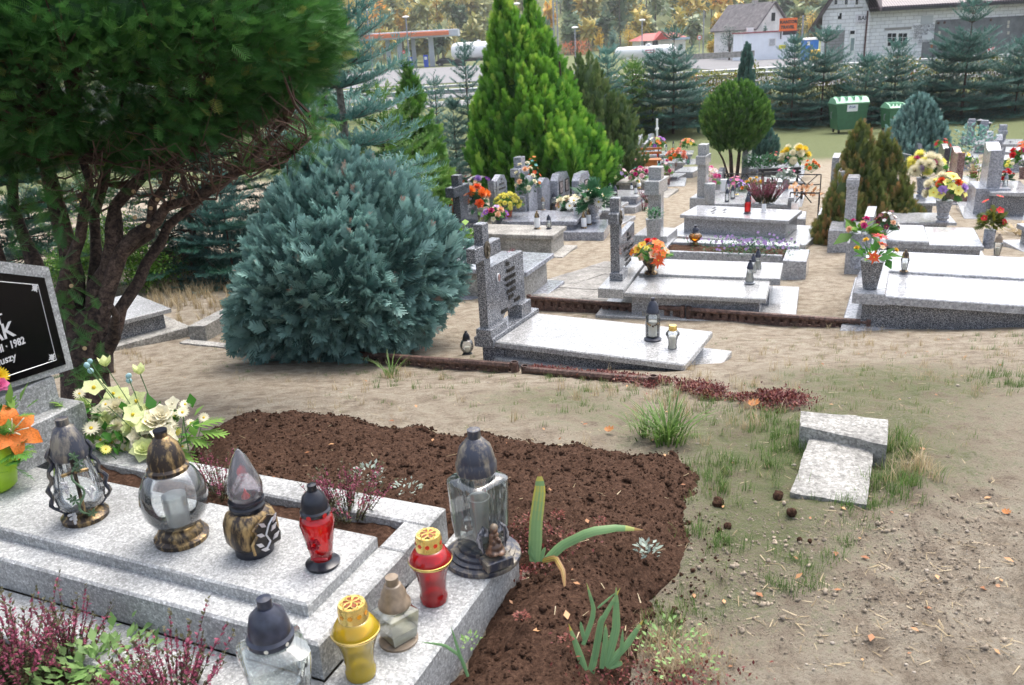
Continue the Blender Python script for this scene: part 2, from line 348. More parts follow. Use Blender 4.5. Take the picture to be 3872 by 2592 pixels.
def groundmat():
 m, t, b = newmat('sandy_ground'); L = t.links; tc = N(t, 'ShaderNodeTexCoord')
 def noi(s, d=6., r=.6):
  n = N(t, 'ShaderNodeTexNoise', Scale=float(s), Detail=d, Roughness=r); L.new(tc.outputs['Object'], n.inputs['Vector']); return n
 n1, n2, n3, n4 = noi(9), noi(70, 6., .8), noi(1.3), noi(260, 4., .8)
 sand = ramp(t, [(.36, (.29, .24, .185)), (.5, (.405, .35, .275)), (.66, (.49, .435, .35))]); L.new(n1.outputs['Fac'], sand.inputs['Fac'])
 r2 = ramp(t, [(.34, (.42, .39, .35)), (.46, (.85, .84, .82)), (.56, (1., 1., 1.)), (.7, (1.15, 1.15, 1.12))]); L.new(n2.outputs['Fac'], r2.inputs['Fac'])
 mx = N(t, 'ShaderNodeMix', data_type='RGBA', blend_type='MULTIPLY'); mx.inputs[0].default_value = .8; L.new(sand.outputs[0], mx.inputs[6]); L.new(r2.outputs[0], mx.inputs[7])
 gr = ramp(t, [(.3, (.05, .08, .025)), (.5, (.095, .135, .045)), (.62, (.165, .185, .08)), (.8, (.30, .28, .18))]); L.new(n2.outputs['Fac'], gr.inputs['Fac'])
 at = N(t, 'ShaderNodeAttribute', attribute_name='turf')
 ad = N(t, 'ShaderNodeMath', operation='ADD'); L.new(at.outputs['Fac'], ad.inputs[0])
 sb = N(t, 'ShaderNodeMath', operation='MULTIPLY_ADD'); L.new(n1.outputs['Fac'], sb.inputs[0]); sb.inputs[1].default_value = 1.3; sb.inputs[2].default_value = -.65
 s3 = N(t, 'ShaderNodeMath', operation='MULTIPLY_ADD'); L.new(n2.outputs['Fac'], s3.inputs[0]); s3.inputs[1].default_value = 2.2; s3.inputs[2].default_value = -1.1
 s4 = N(t, 'ShaderNodeMath', operation='ADD'); L.new(sb.outputs[0], s4.inputs[0]); L.new(s3.outputs[0], s4.inputs[1]); L.new(s4.outputs[0], ad.inputs[1]); cl = ramp(t, [(.2, (0, 0, 0)), (.75, (.85, .85, .85))]); L.new(ad.outputs[0], cl.inputs['Fac'])
 m2 = N(t, 'ShaderNodeMix', data_type='RGBA'); L.new(cl.outputs[0], m2.inputs[0]); L.new(mx.outputs[2], m2.inputs[6]); L.new(gr.outputs[0], m2.inputs[7])
 L.new(m2.outputs[2], b.inputs['Base Color']); b.inputs['Roughness'].default_value = .95; b.inputs['Specular IOR Level'].default_value = .1
 n5 = noi(24, 5., .7); a0 = N(t, 'ShaderNodeMath', operation='MULTIPLY_ADD'); L.new(n5.outputs['Fac'], a0.inputs[0]); a0.inputs[1].default_value = 1.4; L.new(n2.outputs['Fac'], a0.inputs[2])
 aa = N(t, 'ShaderNodeMath', operation='MULTIPLY_ADD'); L.new(n4.outputs['Fac'], aa.inputs[0]); aa.inputs[1].default_value = .45; L.new(a0.outputs[0], aa.inputs[2])
 bp = N(t, 'ShaderNodeBump', Strength=1., Distance=.022); L.new(aa.outputs[0], bp.inputs['Height']); L.new(bp.outputs[0], b.inputs['Normal']); return m
M['ground'] = groundmat()
M['asphalt'] = soilmat('asphalt', (.16, .16, .165), (.21, .21, .215), (.26, .26, .27), 6, .85, .2, .005)
# ---------------- ground ----------------
_gf = np.random.default_rng(77)
FOOT = [(x, y, _gf.uniform(0, 3.1)) for x, y in zip(_gf.uniform(.75, 2.6, 34), _gf.uniform(1.7, 4.2, 34))]
def gdisp(P):
 near = np.clip(1-(P[:, 1]-14)/20, .0, 1)*(P[:, 1] < 38)
 n = fbm(P*[1.1, 1.1, 0]+[3, 9, 0], 3, 1)*.018 + fbm(P*[5, 5, 0], 3, 5)*.009*np.clip(1.6-P[:, 1]/6, .25, 1)
 # trodden, lumpy soil in the lower right
 q = np.exp(-((P[:, 0]-1.55)**2/.5+(P[:, 1]-2.2)**2/.5))
 n = n + q*(fbm(P*[9, 9, 0]+[1, 5, 0], 3, 9)*.016) + np.clip(1.5-P[:, 1]/5, 0, 1)*(np.abs(fbm(P*[11, 11, 0]+[4, 1, 0], 3, 29))*.012+fbm(P*[26, 26, 0], 2, 33)*.004)
 cr = np.abs(fbm(P*[4, 4, 0]+[7, 2, 0], 3, 21)); n = n - near*np.clip(.18-cr, 0, 1)*.03
 for fx, fy, fa in FOOT:   # old footprints
  dx, dy = P[:, 0]-fx, P[:, 1]-fy; k = (np.abs(dx) < .3) & (np.abs(dy) < .3); c, s_ = math.cos(fa), math.sin(fa); q = ((dx[k]*c+dy[k]*s_)/.13)**2+((dy[k]*c-dx[k]*s_)/.055)**2
  n[k] += -.014*np.exp(-q*1.2)+.006*np.exp(-(q-2.2)**2)
 return n*near
_gx, _gy = np.meshgrid(np.arange(-5, 9, .02), np.arange(1, 13, .02), indexing='ij'); _gd = gdisp(np.stack([_gx.ravel(), _gy.ravel(), 0*_gx.ravel()], -1)).reshape(_gx.shape)
def gh(x, y):
 x, y = np.atleast_1d(np.asarray(x, float)), np.atleast_1d(np.asarray(y, float)); i = np.clip(((x+5)/.02+.5).astype(int), 0, _gd.shape[0]-1); j = np.clip(((y-1)/.02+.5).astype(int), 0, _gd.shape[1]-1); return terr(x, y)+_gd[i, j]
def build_ground():
 ys = np.concatenate([np.linspace(-8, 1.2, 14), np.arange(1.24, 9, .018), np.geomspace(9, 60, 190)[0:], np.geomspace(61, 900, 90)])
 s = np.linspace(-1, 1, 481)
 Y, Sx = np.meshgrid(ys, s, indexing='ij'); hw = np.clip(Y, 1.2, None)*.85+2.2; hw = np.where(Y > 60, hw*1.6, hw)
 X = Sx*hw; Z = terr(X, Y)
 P = np.stack([X, Y, Z], -1).reshape(-1, 3)
 P[:, 2] += gdisp(P)
 H, K = Y.shape; idx = np.arange(H*K).reshape(H, K)
 Q = np.stack([idx[:-1, :-1], idx[:-1, 1:], idx[1:, 1:], idx[1:, :-1]], -1).reshape(-1, 4)
 o = mkmesh('ground', P, Q, M['ground'], smooth=True); tag(o, 'sandy cemetery ground with patches of thin turf', None, None, 'structure')
 t = np.zeros(len(P))
 blobs = [(3130, 1440, .75, .8), (3300, 1620, .6, .5), (3500, 1500, .8, .55), (1900, 1500, .55, .55), (2200, 1560, .6, .6), (1500, 1420, .5, .35), (2550, 1620, .5, .6), (2800, 1900, .45, .6),
             (950, 1370, .4, .35), (2100, 1490, .4, .45), (3650, 1450, .5, .3), (3000, 1700, .5, .6), (2950, 2150, .5, .45), (2760, 2050, .4, .5), (3250, 1780, .4, .6), (3700, 1360, .8, .4), (3300, 1330, .8, .3), (2850, 2400, .4, .35), (3860, 1800, .5, .35), (2430, 2420, .3, .5),
             (800, 1080, 1.2, .8), (2500, 690, 1.6, .45), (2640, 620, 3.5, .8), (3300, 560, 4, .8), (3700, 540, 4, .9), (2400, 560, 4, .8), (2900, 560, 4, .8), (3000, 520, 5, .8), (3600, 500, 5, .9)]
 for px, py, r, a in blobs:
  if r < 1.: a *= .6
  c = gp(px, py); t += a*np.exp(-((P[:, 0]-c[0])**2+(P[:, 1]-c[1])**2)/(r*r))
 t += np.clip((P[:, 1]-25)/8, 0, .8)
 t = t*.95-.24; t += np.clip((P[:, 1]-26)/6, 0, 1.5)
 a = o.data.attributes.new('turf', 'FLOAT', 'POINT'); a.data.foreach_set('value', np.clip(t, -.5, 1.6).astype(np.float32))
build_ground()
def strip(name, y0, y1, x0, x1, dz, mat, label):
 ys = np.linspace(y0, y1, 12); xs = np.linspace(x0, x1, 12); mb = MB()
 V = [(x, y, terr(x, y)+dz) for y in ys for x in xs]
 mb.add(V, [(i*12+j, i*12+j+1, (i+1)*12+j+1, (i+1)*12+j) for i in range(11) for j in range(11)])
 o = mb.build(name, mat); tag(o, label, None, None, 'structure'); return o
strip('road', 43.2, 47.3, -60, 70, .03, M['asphalt'], 'grey asphalt road behind the hedge')
strip('road_marking', 46.7, 46.85, -60, 70, .036, M['white_paint'], 'white edge line of the road')
strip('road_marking', 43.55, 43.7, -60, 70, .036, M['white_paint'], 'white near edge line of the road')
strip('road', 51.5, 60, -60, 70, .03, M['asphalt'], 'far carriageway beyond the guard rail')
strip('forecourt', 78, 150, -75, 8, .04, M['asphalt'], 'grey forecourt of the filling station')
strip('side_road', 72, 118, 18, 48, .04, M['asphalt'], 'asphalt side road in front of the old house')
# ---------------- foliage engine ----------------
def nrm(a): return a/(np.linalg.norm(a, axis=-1, keepdims=True)+1e-9)
def frames(d, up=None, roll=None):
 d = nrm(np.asarray(d, float)); n = len(d)
 up = np.tile([0, 0, 1.], (n, 1)) if up is None else np.asarray(up, float)
 y = np.cross(up, d); bad = np.linalg.norm(y, axis=1) < 1e-3; y[bad] = [1, 0, 0]; y = nrm(y); z = np.cross(d, y)
 if roll is not None:
  c, s = np.cos(roll)[:, None], np.sin(roll)[:, None]; y, z = y*c+z*s, z*c-y*s
 return np.stack([d, y, z], -1)       # columns
class Leaves:
 def __init__(s): s.V = []; s.F = []; s.T = []; s.n = 0
 def put(s, T, Q, P, Fr, sc, tint, tq=None):
  """T (m,3) template, Q (q,4) quads, P (N,3), Fr (N,3,3), sc (N,) or (N,3), tint (N,), tq (q,) added per quad"""
  N_ = len(P)
  if N_ == 0: return
  sc = np.asarray(sc, float); sc = sc[:, None] if sc.ndim == 1 else sc
  L = T[None]*sc[:, None, :]
  V = np.einsum('nij,nkj->nki', Fr, L)+P[:, None]
  F_ = Q[None]+(np.arange(N_)*len(T))[:, None, None]+s.n
  s.V.append(V.reshape(-1, 3)); s.F.append(F_.reshape(-1, 4)); s.n += N_*len(T)
  t = np.repeat(np.asarray(tint, float)[:, None], len(Q), 1)
  if tq is not None: t = t+tq[None]
  s.T.append(np.clip(t.ravel(), 0, 1))
 def build(s, name, mat, parent, world=True):
  return mkmesh(name, np.concatenate(s.V), np.concatenate(s.F), mat, parent, False, world, tint=np.concatenate(s.T))
def tpl(quads):
 V = np.array([p for q in quads for p in q], float); return V, np.arange(len(V)).reshape(-1, 4)
def needle(b, d, L, w, up=(0, 0, 1)):
 b, d = np.array(b, float), nrm(np.array(d, float)); s = np.cross(d, up); s = s/(np.linalg.norm(s)+1e-9)*w/2
 return [b-s, b+s, b+d*L+s*.45, b+d*L-s*.45]
def T_yew(n=8):
 q = [needle((0, 0, 0), (1, 0, 0), 1, .035)]
 for i in range(n):
  x = .08+.9*i/n; L = .36*(1-.4*i/n)+.06
  for sgn in (-1, 1):
   q.append(needle((x, 0, 0), (.62, sgn*.8, .22), L, .05))
 q.append(needle((.95, 0, 0), (1, .2, .2), .2, .06)); return tpl(q)
def T_fern(n=7):
 """flat scale-leaf spray"""
 q = [needle((0, 0, 0), (1, 0, 0), 1.0, .09)]
 for i in range(n):
  x = .08+.82*i/n; L = .46*(1-.7*i/n)+.08
  for sgn in (-1, 1): q.append(needle((x, 0, 0), (.8, sgn*.62, .1*((i % 2)*2-1)), L, .10))
 return tpl(q)
def T_plume(k=9, seed=1, spread=.55, sub=5):
 r = np.random.default_rng(seed); V0, Q0 = T_fern(sub); q = []; Vs = []; Qs = []; n = 0
 for i in range(k):
  x = .75*i/k; a = i*2.4+r.uniform(-.3, .3); d = np.array([1, spread*math.cos(a)*(1-.5*i/k), spread*math.sin(a)*(1-.5*i/k)])
  Fm = frames(d[None], roll=np.array([r.uniform(0, 6.28)]))[0]; L = .42*(1-.25*i/k)
  Vs.append((V0*L)@Fm.T+[x, 0, 0]); Qs.append(Q0+n); n += len(V0)
 return np.concatenate(Vs), np.concatenate(Qs)
def T_brush(n=26, seed=2, L=.27, w=.06):
 r = np.random.default_rng(seed); q = [needle((0, 0, 0), (1, 0, 0), 1, .035)]
 for i in range(n):
  x = i/n; a = r.uniform(-.35, math.pi+.35); d = (.75, math.cos(a), math.sin(a)*.8)
  q.append(needle((x, 0, 0), d, L*r.uniform(.8, 1.2), w))
 return tpl(q)
def T_leaf():
 return tpl([[(0, 0, 0), (.45, -.28, .08), (1, 0, 0), (.45, .28, .08)]])
def T_blade(bend=.35, w=.05):
 q = []; pts = [(0, 0), (.4, bend*.15), (.75, bend*.5), (1., bend)]
 ws = [w, w*.9, w*.6, w*.08]
 for i in range(3):
  (z0, x0), (z1, x1) = pts[i], pts[i+1]; q.append([(x0, -ws[i]/2, z0), (x0, ws[i]/2, z0), (x1, ws[i+1]/2, z1), (x1, -ws[i+1]/2, z1)])
 return tpl(q)
PL = [T_plume(9, s) for s in (1, 2, 3)]; BR = [T_brush(16, s) for s in (1, 2)]; YEW = T_yew(); FERN = T_fern(); LEAF = T_leaf(); BLADE = T_blade(); BLADE2 = T_blade(.8, .06)
def rdir(n, g=rng): return nrm(g.normal(size=(n, 3)))
def surf_shrub(name, base, h, prof, mat, label, cat, n=500, size=.2, up=.8, lump=.12, seed=1, z0=0., trunk=None, group=None, tpls=PL, core=True, jit=.18, droop=None, lean=(0, 0), tbias=0., fill=.35, trunkmat='bark', name_crown='crown', sq=1.):
 """shrub: prof(t)->radius for t in 0..1 of height h above base+z0"""
 g = np.random.default_rng(seed); root = empty(name, base, label, cat, group); base = np.asarray(base, float)
 ts = np.linspace(.0, 1, 60); w = np.array([prof(t)+.02*h for t in ts]); cdf = np.cumsum(w); cdf /= cdf[-1]
 lv = Leaves()
 def pts(m, lo, hi):
  t = np.interp(g.random(m), cdf, ts); a = g.uniform(0, 2*math.pi, m)
  r = np.array([prof(x) for x in t]); nz = fbm(np.stack([np.cos(a)*1.7, np.sin(a)*1.7, t*3.2*h/max(w.max(), .1)*.35], -1), 3, seed)
  r = r*(1+lump*nz)*g.uniform(lo, hi, m)
  P = np.stack([r*np.cos(a)*sq, r*np.sin(a), t*h+z0], -1); P[:, 0] += lean[0]*t; P[:, 1] += lean[1]*t
  dr = np.array([(prof(min(1, x+.03))-prof(max(0, x-.03)))/(.06*h) for x in t])
  nor = nrm(np.stack([np.cos(a), np.sin(a), -dr], -1)); return t, P, nor
 for rnd, (m, lo, hi) in enumerate(((n, .86, 1.02), (int(n*fill), .55, .85))):
  t, P, nor = pts(m, lo, hi)
  upv = np.full(m, up) if droop is None else np.array([droop(x) for x in t])
  d = nrm(nor*(1-np.abs(upv)[:, None]*.45)+np.stack([0*upv, 0*upv, upv], -1)+g.normal(size=(m, 3))*jit)
  s = size*g.uniform(.7, 1.25, m)*(1-.25*t)
  P = P-d*s[:, None]*.75+base
  tint = np.clip(.42+tbias+.17*g.normal(size=m)+.18*fbm(P*2.2/size*.25, 2, seed+3), 0, 1)
  for j, (T, Q) in enumerate(tpls):
   k = (np.arange(m) % len(tpls)) == j
   # tips of each spray are younger and lighter
   tx = T.reshape(-1, 4, 3)[:, :, 0].mean(1); tq = (tx-.45)*.35
   lv.put(T, Q, P[k], frames(d[k], roll=g.uniform(0, 6.28, k.sum())), s[k], tint[k], tq)
 if core:   # solid core added against see-through, inner shade put into its dark tint
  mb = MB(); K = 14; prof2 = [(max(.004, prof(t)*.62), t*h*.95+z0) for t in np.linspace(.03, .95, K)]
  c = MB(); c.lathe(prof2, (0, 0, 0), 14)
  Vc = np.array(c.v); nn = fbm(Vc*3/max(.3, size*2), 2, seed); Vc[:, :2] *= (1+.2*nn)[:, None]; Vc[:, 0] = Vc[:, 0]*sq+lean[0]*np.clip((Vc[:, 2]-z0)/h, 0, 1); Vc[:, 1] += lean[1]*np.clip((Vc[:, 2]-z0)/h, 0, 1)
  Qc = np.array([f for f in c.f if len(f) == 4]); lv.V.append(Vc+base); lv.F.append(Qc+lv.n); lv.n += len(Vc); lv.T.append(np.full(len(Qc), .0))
 lv.build(name_crown, M[mat], root)
 tk = MB()
 for tr in (trunk or [((0, 0), (0, 0), .03)]):
  (x0, y0), (x1, y1), r = tr[:3]; top = tr[3] if len(tr) > 3 else z0+h*.6
  tk.tube([base+[x0, y0, -.1], base+[(x0*.6+x1*.4)+.01, (y0*.6+y1*.4), top*.45], base+[x1, y1, top]], [r, r*.85, r*.4], 7)
 tk.build('trunk', M[trunkmat], root, True)
 return root
def conifer(name, base, h, rmax, mat, label, cat='tree', seed=1, whorls=16, per=7, bs=.2, droop=.15, z0=.1, group=None, trunkr=None, loose=1., tip=.35, lean=(0, 0), open_=0., trunkmat='bark', pw=.85):
 """layered spruce or fir: whorls of flat branches carrying needle brushes"""
 g = np.random.default_rng(seed); base = np.asarray(base, float); root = empty(name, base, label, cat, group)
 lv = Leaves(); tk = MB(); r0 = trunkr or h*.014
 tk.tube([(lean[0]*t, lean[1]*t, t*h-.1*(t == 0)) for t in np.linspace(0, 1, 8)], [r0*(1-.93*t) for t in np.linspace(0, 1, 8)], 7)
 Ps, Ds, Ss, Ts = [], [], [], []
 br = MB()
 for i in range(whorls):
  t = (i+g.uniform(-.25, .25))/whorls; zz = z0*h+(1-z0)*h*max(0, t)**.95; rr = rmax*(1-max(0, t))**pw+.02*h
  if g.random() < open_: continue
  for k in range(per):
   a = 2*math.pi*(k+g.uniform(-.35, .35))/per+i*1.1; L = rr*g.uniform(.72, 1.12); dz = tip*t-droop*(1-t)
   c = np.array([lean[0]*zz/h, lean[1]*zz/h, zz]); dirh = np.array([math.cos(a), math.sin(a), 0])
   npt = max(3, int(L/(bs*.3*loose))); prev = c; bp = [c]
   for j in range(npt):
    f = (j+1)/npt; p = c+dirh*L*f+np.array([0, 0, L*(dz*f+.22*f*f*(.6+t)-.05*f)]); tang = nrm((p-prev)[None])[0]
    side = np.cross(tang, [0, 0, 1]); bp.append(p)
    for sg in (-1, 1):
     if f < .12: continue
     d = tang*.8+side*sg*.75+np.array([0, 0, .08])+g.normal(size=3)*.12
     Ps.append(p); Ds.append(d); Ss.append(bs*(1.25-.5*f)*g.uniform(.75, 1.2)*(1.0 if L > bs*2 else .7)); Ts.append(.3+.3*f)
     if L > bs*3 and f < .75:
      p2 = p+nrm(d[None])[0]*bs*.8; Ps.append(p2); Ds.append(d+tang*.4); Ss.append(bs*.8*(1.1-.5*f)); Ts.append(.5)
    prev = p
   Ps.append(prev); Ds.append(tang); Ss.append(bs*.9); Ts.append(.65)
   if L > bs: br.tube([bp[0], bp[len(bp)//2], bp[-1]], [r0*.22, r0*.14, r0*.05], 4)
 top = np.array([lean[0], lean[1], h])
 for j in range(6): Ps.append(top-np.array([0, 0, bs*.25*j])); Ds.append(np.array([g.normal()*.5, g.normal()*.5, 1.])); Ss.append(bs*.7); Ts.append(.6)
 Ps, Ds, Ss, Ts = map(np.array, (Ps, Ds, Ss, Ts)); tint = np.clip(Ts+g.normal(size=len(Ts))*.14, 0, 1)
 for j, (T, Q) in enumerate(BR):
  k = (np.arange(len(Ps)) % len(BR)) == j; tx = T.reshape(-1, 4, 3)[:, :, 0].mean(1)
  lv.put(T, Q, Ps[k]+base, frames(Ds[k], roll=g.uniform(-.3, .3, k.sum())), Ss[k], tint[k], (tx-.4)*.25)
 lv.build('crown', M[mat], root)
 for p in range(len(br.v)): pass
 tk.add(br.v, br.f)
 tk.v = [tuple(np.array(p)+base) for p in tk.v]
 tk.build('trunk', M[trunkmat], root, True); return root
def broadleaf(name, base, h, rad, mat, label, cat='tree', seed=1, n=900, leaf=.12, z0=.35, trunkr=.1, group=None, blobs=9, tint0=.5, tintv=.2, sq=1.):
 g = np.random.default_rng(seed); base = np.asarray(base, float); root = empty(name, base, label, cat, group); lv = Leaves()
 cz = h*(z0+(1-z0)/2); rz = h*(1-z0)/2
 C = rdir(blobs, g)*g.uniform(.3, .75, (blobs, 1))*[rad*sq, rad, rz]+[0, 0, cz]; rb = g.uniform(.35, .6, blobs)
 b = g.integers(0, blobs, n); P = C[b]+rdir(n, g)*(rb[b]*g.random(n)**.4)[:, None]*[rad*sq, rad, rz]
 tint = np.clip(tint0+g.normal(size=blobs)[b]*tintv*.6+g.normal(size=n)*tintv, 0, 1)
 lv.put(*LEAF, P+base, frames(rdir(n, g)), leaf*g.uniform(.7, 1.3, n), tint); lv.build('crown', M[mat], root)
 tk = MB(); tk.tube([base+[0, 0, -.2], base+[0, 0, h*z0], base+[0, 0, h*.8]], [trunkr, trunkr*.8, trunkr*.3], 6)
 for c in C[:5]: tk.tube([base+[0, 0, h*z0], base+c*[.5, .5, .85], base+c], [trunkr*.5, trunkr*.3, trunkr*.12], 4)
 tk.build('trunk', M['bark'], root, True); return root
# ---------------- trees and shrubs of the cemetery ----------------
def drop(P): P = np.array(P, float); P[2] = terr(P[0], P[1]); return P
def at(px, Z, py=600):
 """ground point at pixel column px (near row py) and depth Z"""
 P = dp(px, py, Z)
 for _ in range(6):
  P[2] = terr(P[0], P[1]); x, y, z = proj(P); P = dp(px, y, Z)
 return drop(P)
def hto(P, topy): return hsolve(P, topy)
def yew():
 g = np.random.default_rng(11); base = at(310, 4.5, 1450); root = empty('yew_tree', base, 'big dark green yew with many bare brown stems, spreading over the top left', 'tree')
 Zt = 4.5
 def pz(x, y, dz=0): return dp(x, y, Zt+dz)
 stems = [
  ([(330, 1520), (300, 1280), (270, 1050), (230, 850), (190, 600), (160, 300)], .095, 0), ([(350, 1480), (330, 1250), (360, 1080), (430, 930), (440, 780), (560, 650), (570, 450)], .085, -.1),
  ([(380, 1400), (390, 1200), (430, 1020), (520, 900), (640, 790), (800, 700), (1020, 620), (1190, 500)], .06, -.15), ([(400, 1330), (470, 1180), (560, 1000), (640, 850), (760, 750), (930, 620), (1080, 470)], .05, .1),
  ([(300, 1500), (200, 1180), (130, 1000), (60, 800), (30, 500)], .08, .25), ([(280, 1450), (180, 1250), (60, 1100), (-60, 850), (-150, 600)], .06, .1), ([(300, 1300), (240, 1100), (300, 900), (330, 700), (280, 450)], .055, -.3),
  ([(330, 1250), (380, 1000), (360, 800), (420, 620), (480, 300)], .05, .3), ([(400, 1330), (430, 1230), (420, 1160)], .05, -.25), ([(440, 1000), (560, 870), (600, 700), (720, 560), (800, 400)], .04, -.2)]
 tk = MB(); nodes = []
 for pts, r, dz in stems:
  P = [pz(x, y, dz*(i/len(pts)*1.6)) for i, (x, y) in enumerate(pts)]; n = len(P)
  Q = []
  for i in range(n-1):
   for f in (0, .5): Q.append(P[i]*(1-f)+P[i+1]*f+g.normal(size=3)*.012)
  Q.append(P[-1]); m = len(Q); tk.tube(Q, [r*.78*(1-.72*i/m)*(1+.1*g.normal()) for i in range(m)], 9)
  nodes += Q[3:]
 tk.tube([base+[0, 0, -.2], pz(320, 1400), pz(330, 1180)], [.14, .12, .085], 12)
 tk.build('trunk', M['bark'], root, True); nodes = np.array(nodes)
 # crown: lumpy flattened dome, its lower side rising to the right
 C = dp(330, 130, 4.45); rx, ry, rz = 1.31, 1.25, 1.0
 def crown(m, lo, hi, low=-1.):
  d = rdir(m, g); nz = fbm(d*2.3, 3, 4); P = d*[rx, ry, rz]*(1+.10*nz)[:, None]*g.uniform(lo, hi, m)[:, None]
  P[:, 2] = np.where(P[:, 2] < 0, P[:, 2]*.62, P[:, 2]); return d, P+C
 tw = MB()
 # twigs from the stems up to the crown
 d, P = crown(520, .75, .97)
 for p in P:
  if p[2] > C[2]+.5: continue
  w = np.linalg.norm(nodes-p, axis=1)+np.where(nodes[:, 2] > p[2], .5, 0); a = nodes[int(np.argmin(w))]; L = np.linalg.norm(p-a)
  md = (a+p)/2+np.array([0, 0, -.09*L])+g.normal(size=3)*.05*L
  tw.tube([a, (a+md)/2+g.normal(size=3)*.02, md, (md+p)/2+g.normal(size=3)*.02, p], [.011, .009, .007, .005, .003], 4)
 for k in range(300):
  x = g.uniform(250, 1150); y = 700-(x-350)*.17+60*math.sin(x/90.)+(90 if x < 330 else 0)+g.uniform(-130, 5); p = dp(x, y, g.uniform(3.7, 5.2)); cand = nodes[(nodes[:, 2] < p[2]+.05)]
  if not len(cand): continue
  w = np.linalg.norm(cand-p, axis=1)*g.uniform(.75, 1.25, len(cand)); a = cand[int(np.argmin(w))]; L = np.linalg.norm(p-a); md = (a+p)/2+np.array([0, 0, -.12*L])+g.normal(size=3)*.04*L; r0 = g.uniform(.003, .0075)
  tw.tube([a, (a+md)/2+g.normal(size=3)*.025*L, md, (md+p)/2+g.normal(size=3)*.03*L, p], [r0*1.3, r0, r0*.85, r0*.6, r0*.35], 4)
  if g.random() < .6: q = md+(p-md)*.5; tw.tube([q, q+(p-q)*.5+g.normal(size=3)*.05, q+(p-q)*1.1+g.normal(size=3)*.12], [r0*.5, r0*.35, r0*.2], 3)
 tw.build('twigs', M['twig'], root)
 lv = Leaves(); n = 0
 for m, lo, hi in ((27000, .87, 1.03), (9000, .68, .9)):
  d, P = crown(m, lo, hi)
  sx, sy = [], []
  keep = np.ones(m, bool); under = (P[:, 2] < C[2]-.38)
  # the underside right of the stems is bare twigs
  q = np.array([proj(p)[:2] for p in P]); lim = 710-(q[:, 0]-350)*.17+np.where(q[:, 0] > 850, 45, 0)+60*np.sin(q[:, 0]/90.)+np.where(q[:, 0] < 330, 90, 0)
  keep &= ~((q[:, 1] > lim) & (g.random(m) < .93)); keep &= q[:, 0] < 1330
  d, P = d[keep], P[keep]; m = len(P)
  dd = nrm(d*[1, 1, .6]+[0, 0, .25]+g.normal(size=(m, 3))*.35)
  tint = np.clip(.4+.16*g.normal(size=m)+.2*fbm(P*3, 2, 9)+.12*(d[:, 2]), 0, .84)
  old = g.random(m) < .02; tint[old] = .97
  lv.put(*YEW, P, frames(dd, roll=g.uniform(-1.2, 1.2, m)), g.uniform(.05, .095, m), tint)
 # stray low sprays
 for (x, y) in [(60, 760), (110, 830), (180, 800), (220, 700), (300, 780), (60, 880), (250, 1000), (480, 660), (620, 700), (600, 590), (320, 1240), (280, 1150), (250, 850), (40, 700), (0, 800), (350, 1380), (300, 1450), (240, 640), (150, 640), (400, 620), (1080, 560), (960, 540), (1200, 480), (1230, 440), (1160, 530), (1120, 570), (1050, 590), (1240, 500), (1180, 450), (900, 620)]:
  m = 14; P = dp(x, y, 4.2+g.uniform(-.3, .2))+g.normal(size=(m, 3))*.05; lv.put(*YEW, P, frames(rdir(m, g)), g.uniform(.06, .11, m), g.uniform(.3, .7, m))
 c = MB(); c.ball((0, 0, 0), 1., 0, 30, 18); Vc = np.array(c.v)*[rx*.74, ry*.74, rz*.74]*(1+.12*fbm(np.array(c.v)*2.5, 3, 8))[:, None]; Vc[:, 2] = np.where(Vc[:, 2] < 0, Vc[:, 2]*.25, Vc[:, 2]); Qc = np.array([f for f in c.f if len(f) == 4]); lv.V.append(Vc+C); lv.F.append(Qc+lv.n); lv.n += len(Vc); lv.T.append(np.full(len(Qc), 0.))  # added lumpy core blocks the view; the crown's inner darkness is its tint
 lv.build('crown', M['f_yew'], root)
 # pale cut ends of pruned twigs
 for (x, y) in [(505, 725), (510, 823), (570, 788), (560, 855), (662, 735), (605, 690), (620, 665), (635, 655), (735, 670), (655, 752), (270, 1082), (320, 1318), (150, 690), (595, 755)]:
  ct = MB(); p = dp(x, y, 4.35); ct.lathe([(.002, -.01), (.011, 0), (.0, .002)], p, 8, rot=np.array(frames((EYE-p)[None])[0])[:, [1, 2, 0]]); ct.build('cut_end', plain((.55, .38, .2), .8, 0, .1, 20), root)
yew()
# split stump snag at the foot of the yew
def sb(t):     # broad egg profile
 return max(0, math.sin(math.pi*min(1, max(0, t*.93+.07))**.72))**.62
B = at(1325, 7.5, 1290); Hb = hto(B, 560)
surf_shrub('blue_cypress_bush', B, Hb, lambda t: .93*(sb(t)), 'f_blue', 'round blue-green false cypress bush behind the rusty edging', 'bush', n=3400, size=.19, up=.5, lump=.3, seed=3, fill=.45, trunk=[((0, 0), (0, 0), .04), ((.1, 0), (.25, .1), .03), ((-.1, 0), (-.25, 0), .03)], droop=lambda t: -.25+1.2*t, jit=.3, z0=.06, tpls=[FERN, PL[0], FERN, PL[1]])
B = at(1375, 10.0, 700)
conifer('silver_fir', B, 4.4, .88, 'f_bluefir', 'tall silver-blue fir with a bare grey trunk rising behind the round blue bush', seed=5, whorls=18, per=9, bs=.27, droop=.05, z0=.16, trunkr=.075, tip=.3, open_=.2, trunkmat='bark_grey', pw=.75)
B = at(1230, 13.0, 700)
conifer('dark_fir', B, 5.2, 1.6, 'f_dark', 'dark green fir standing behind the silver-blue one at the edge of the yew', seed=6, whorls=17, per=7, bs=.26, z0=.03, tip=.35)
B = at(760, 12.4, 1000)
conifer('dark_spruce', B, 4.0, 1.9, 'f_dark', 'wide dark spruce with bluish branch ends filling the gap between yew and blue bush', seed=7, whorls=15, per=9, bs=.2, z0=.03, droop=.12, tip=.1)
B = at(1490, 13.5, 700)
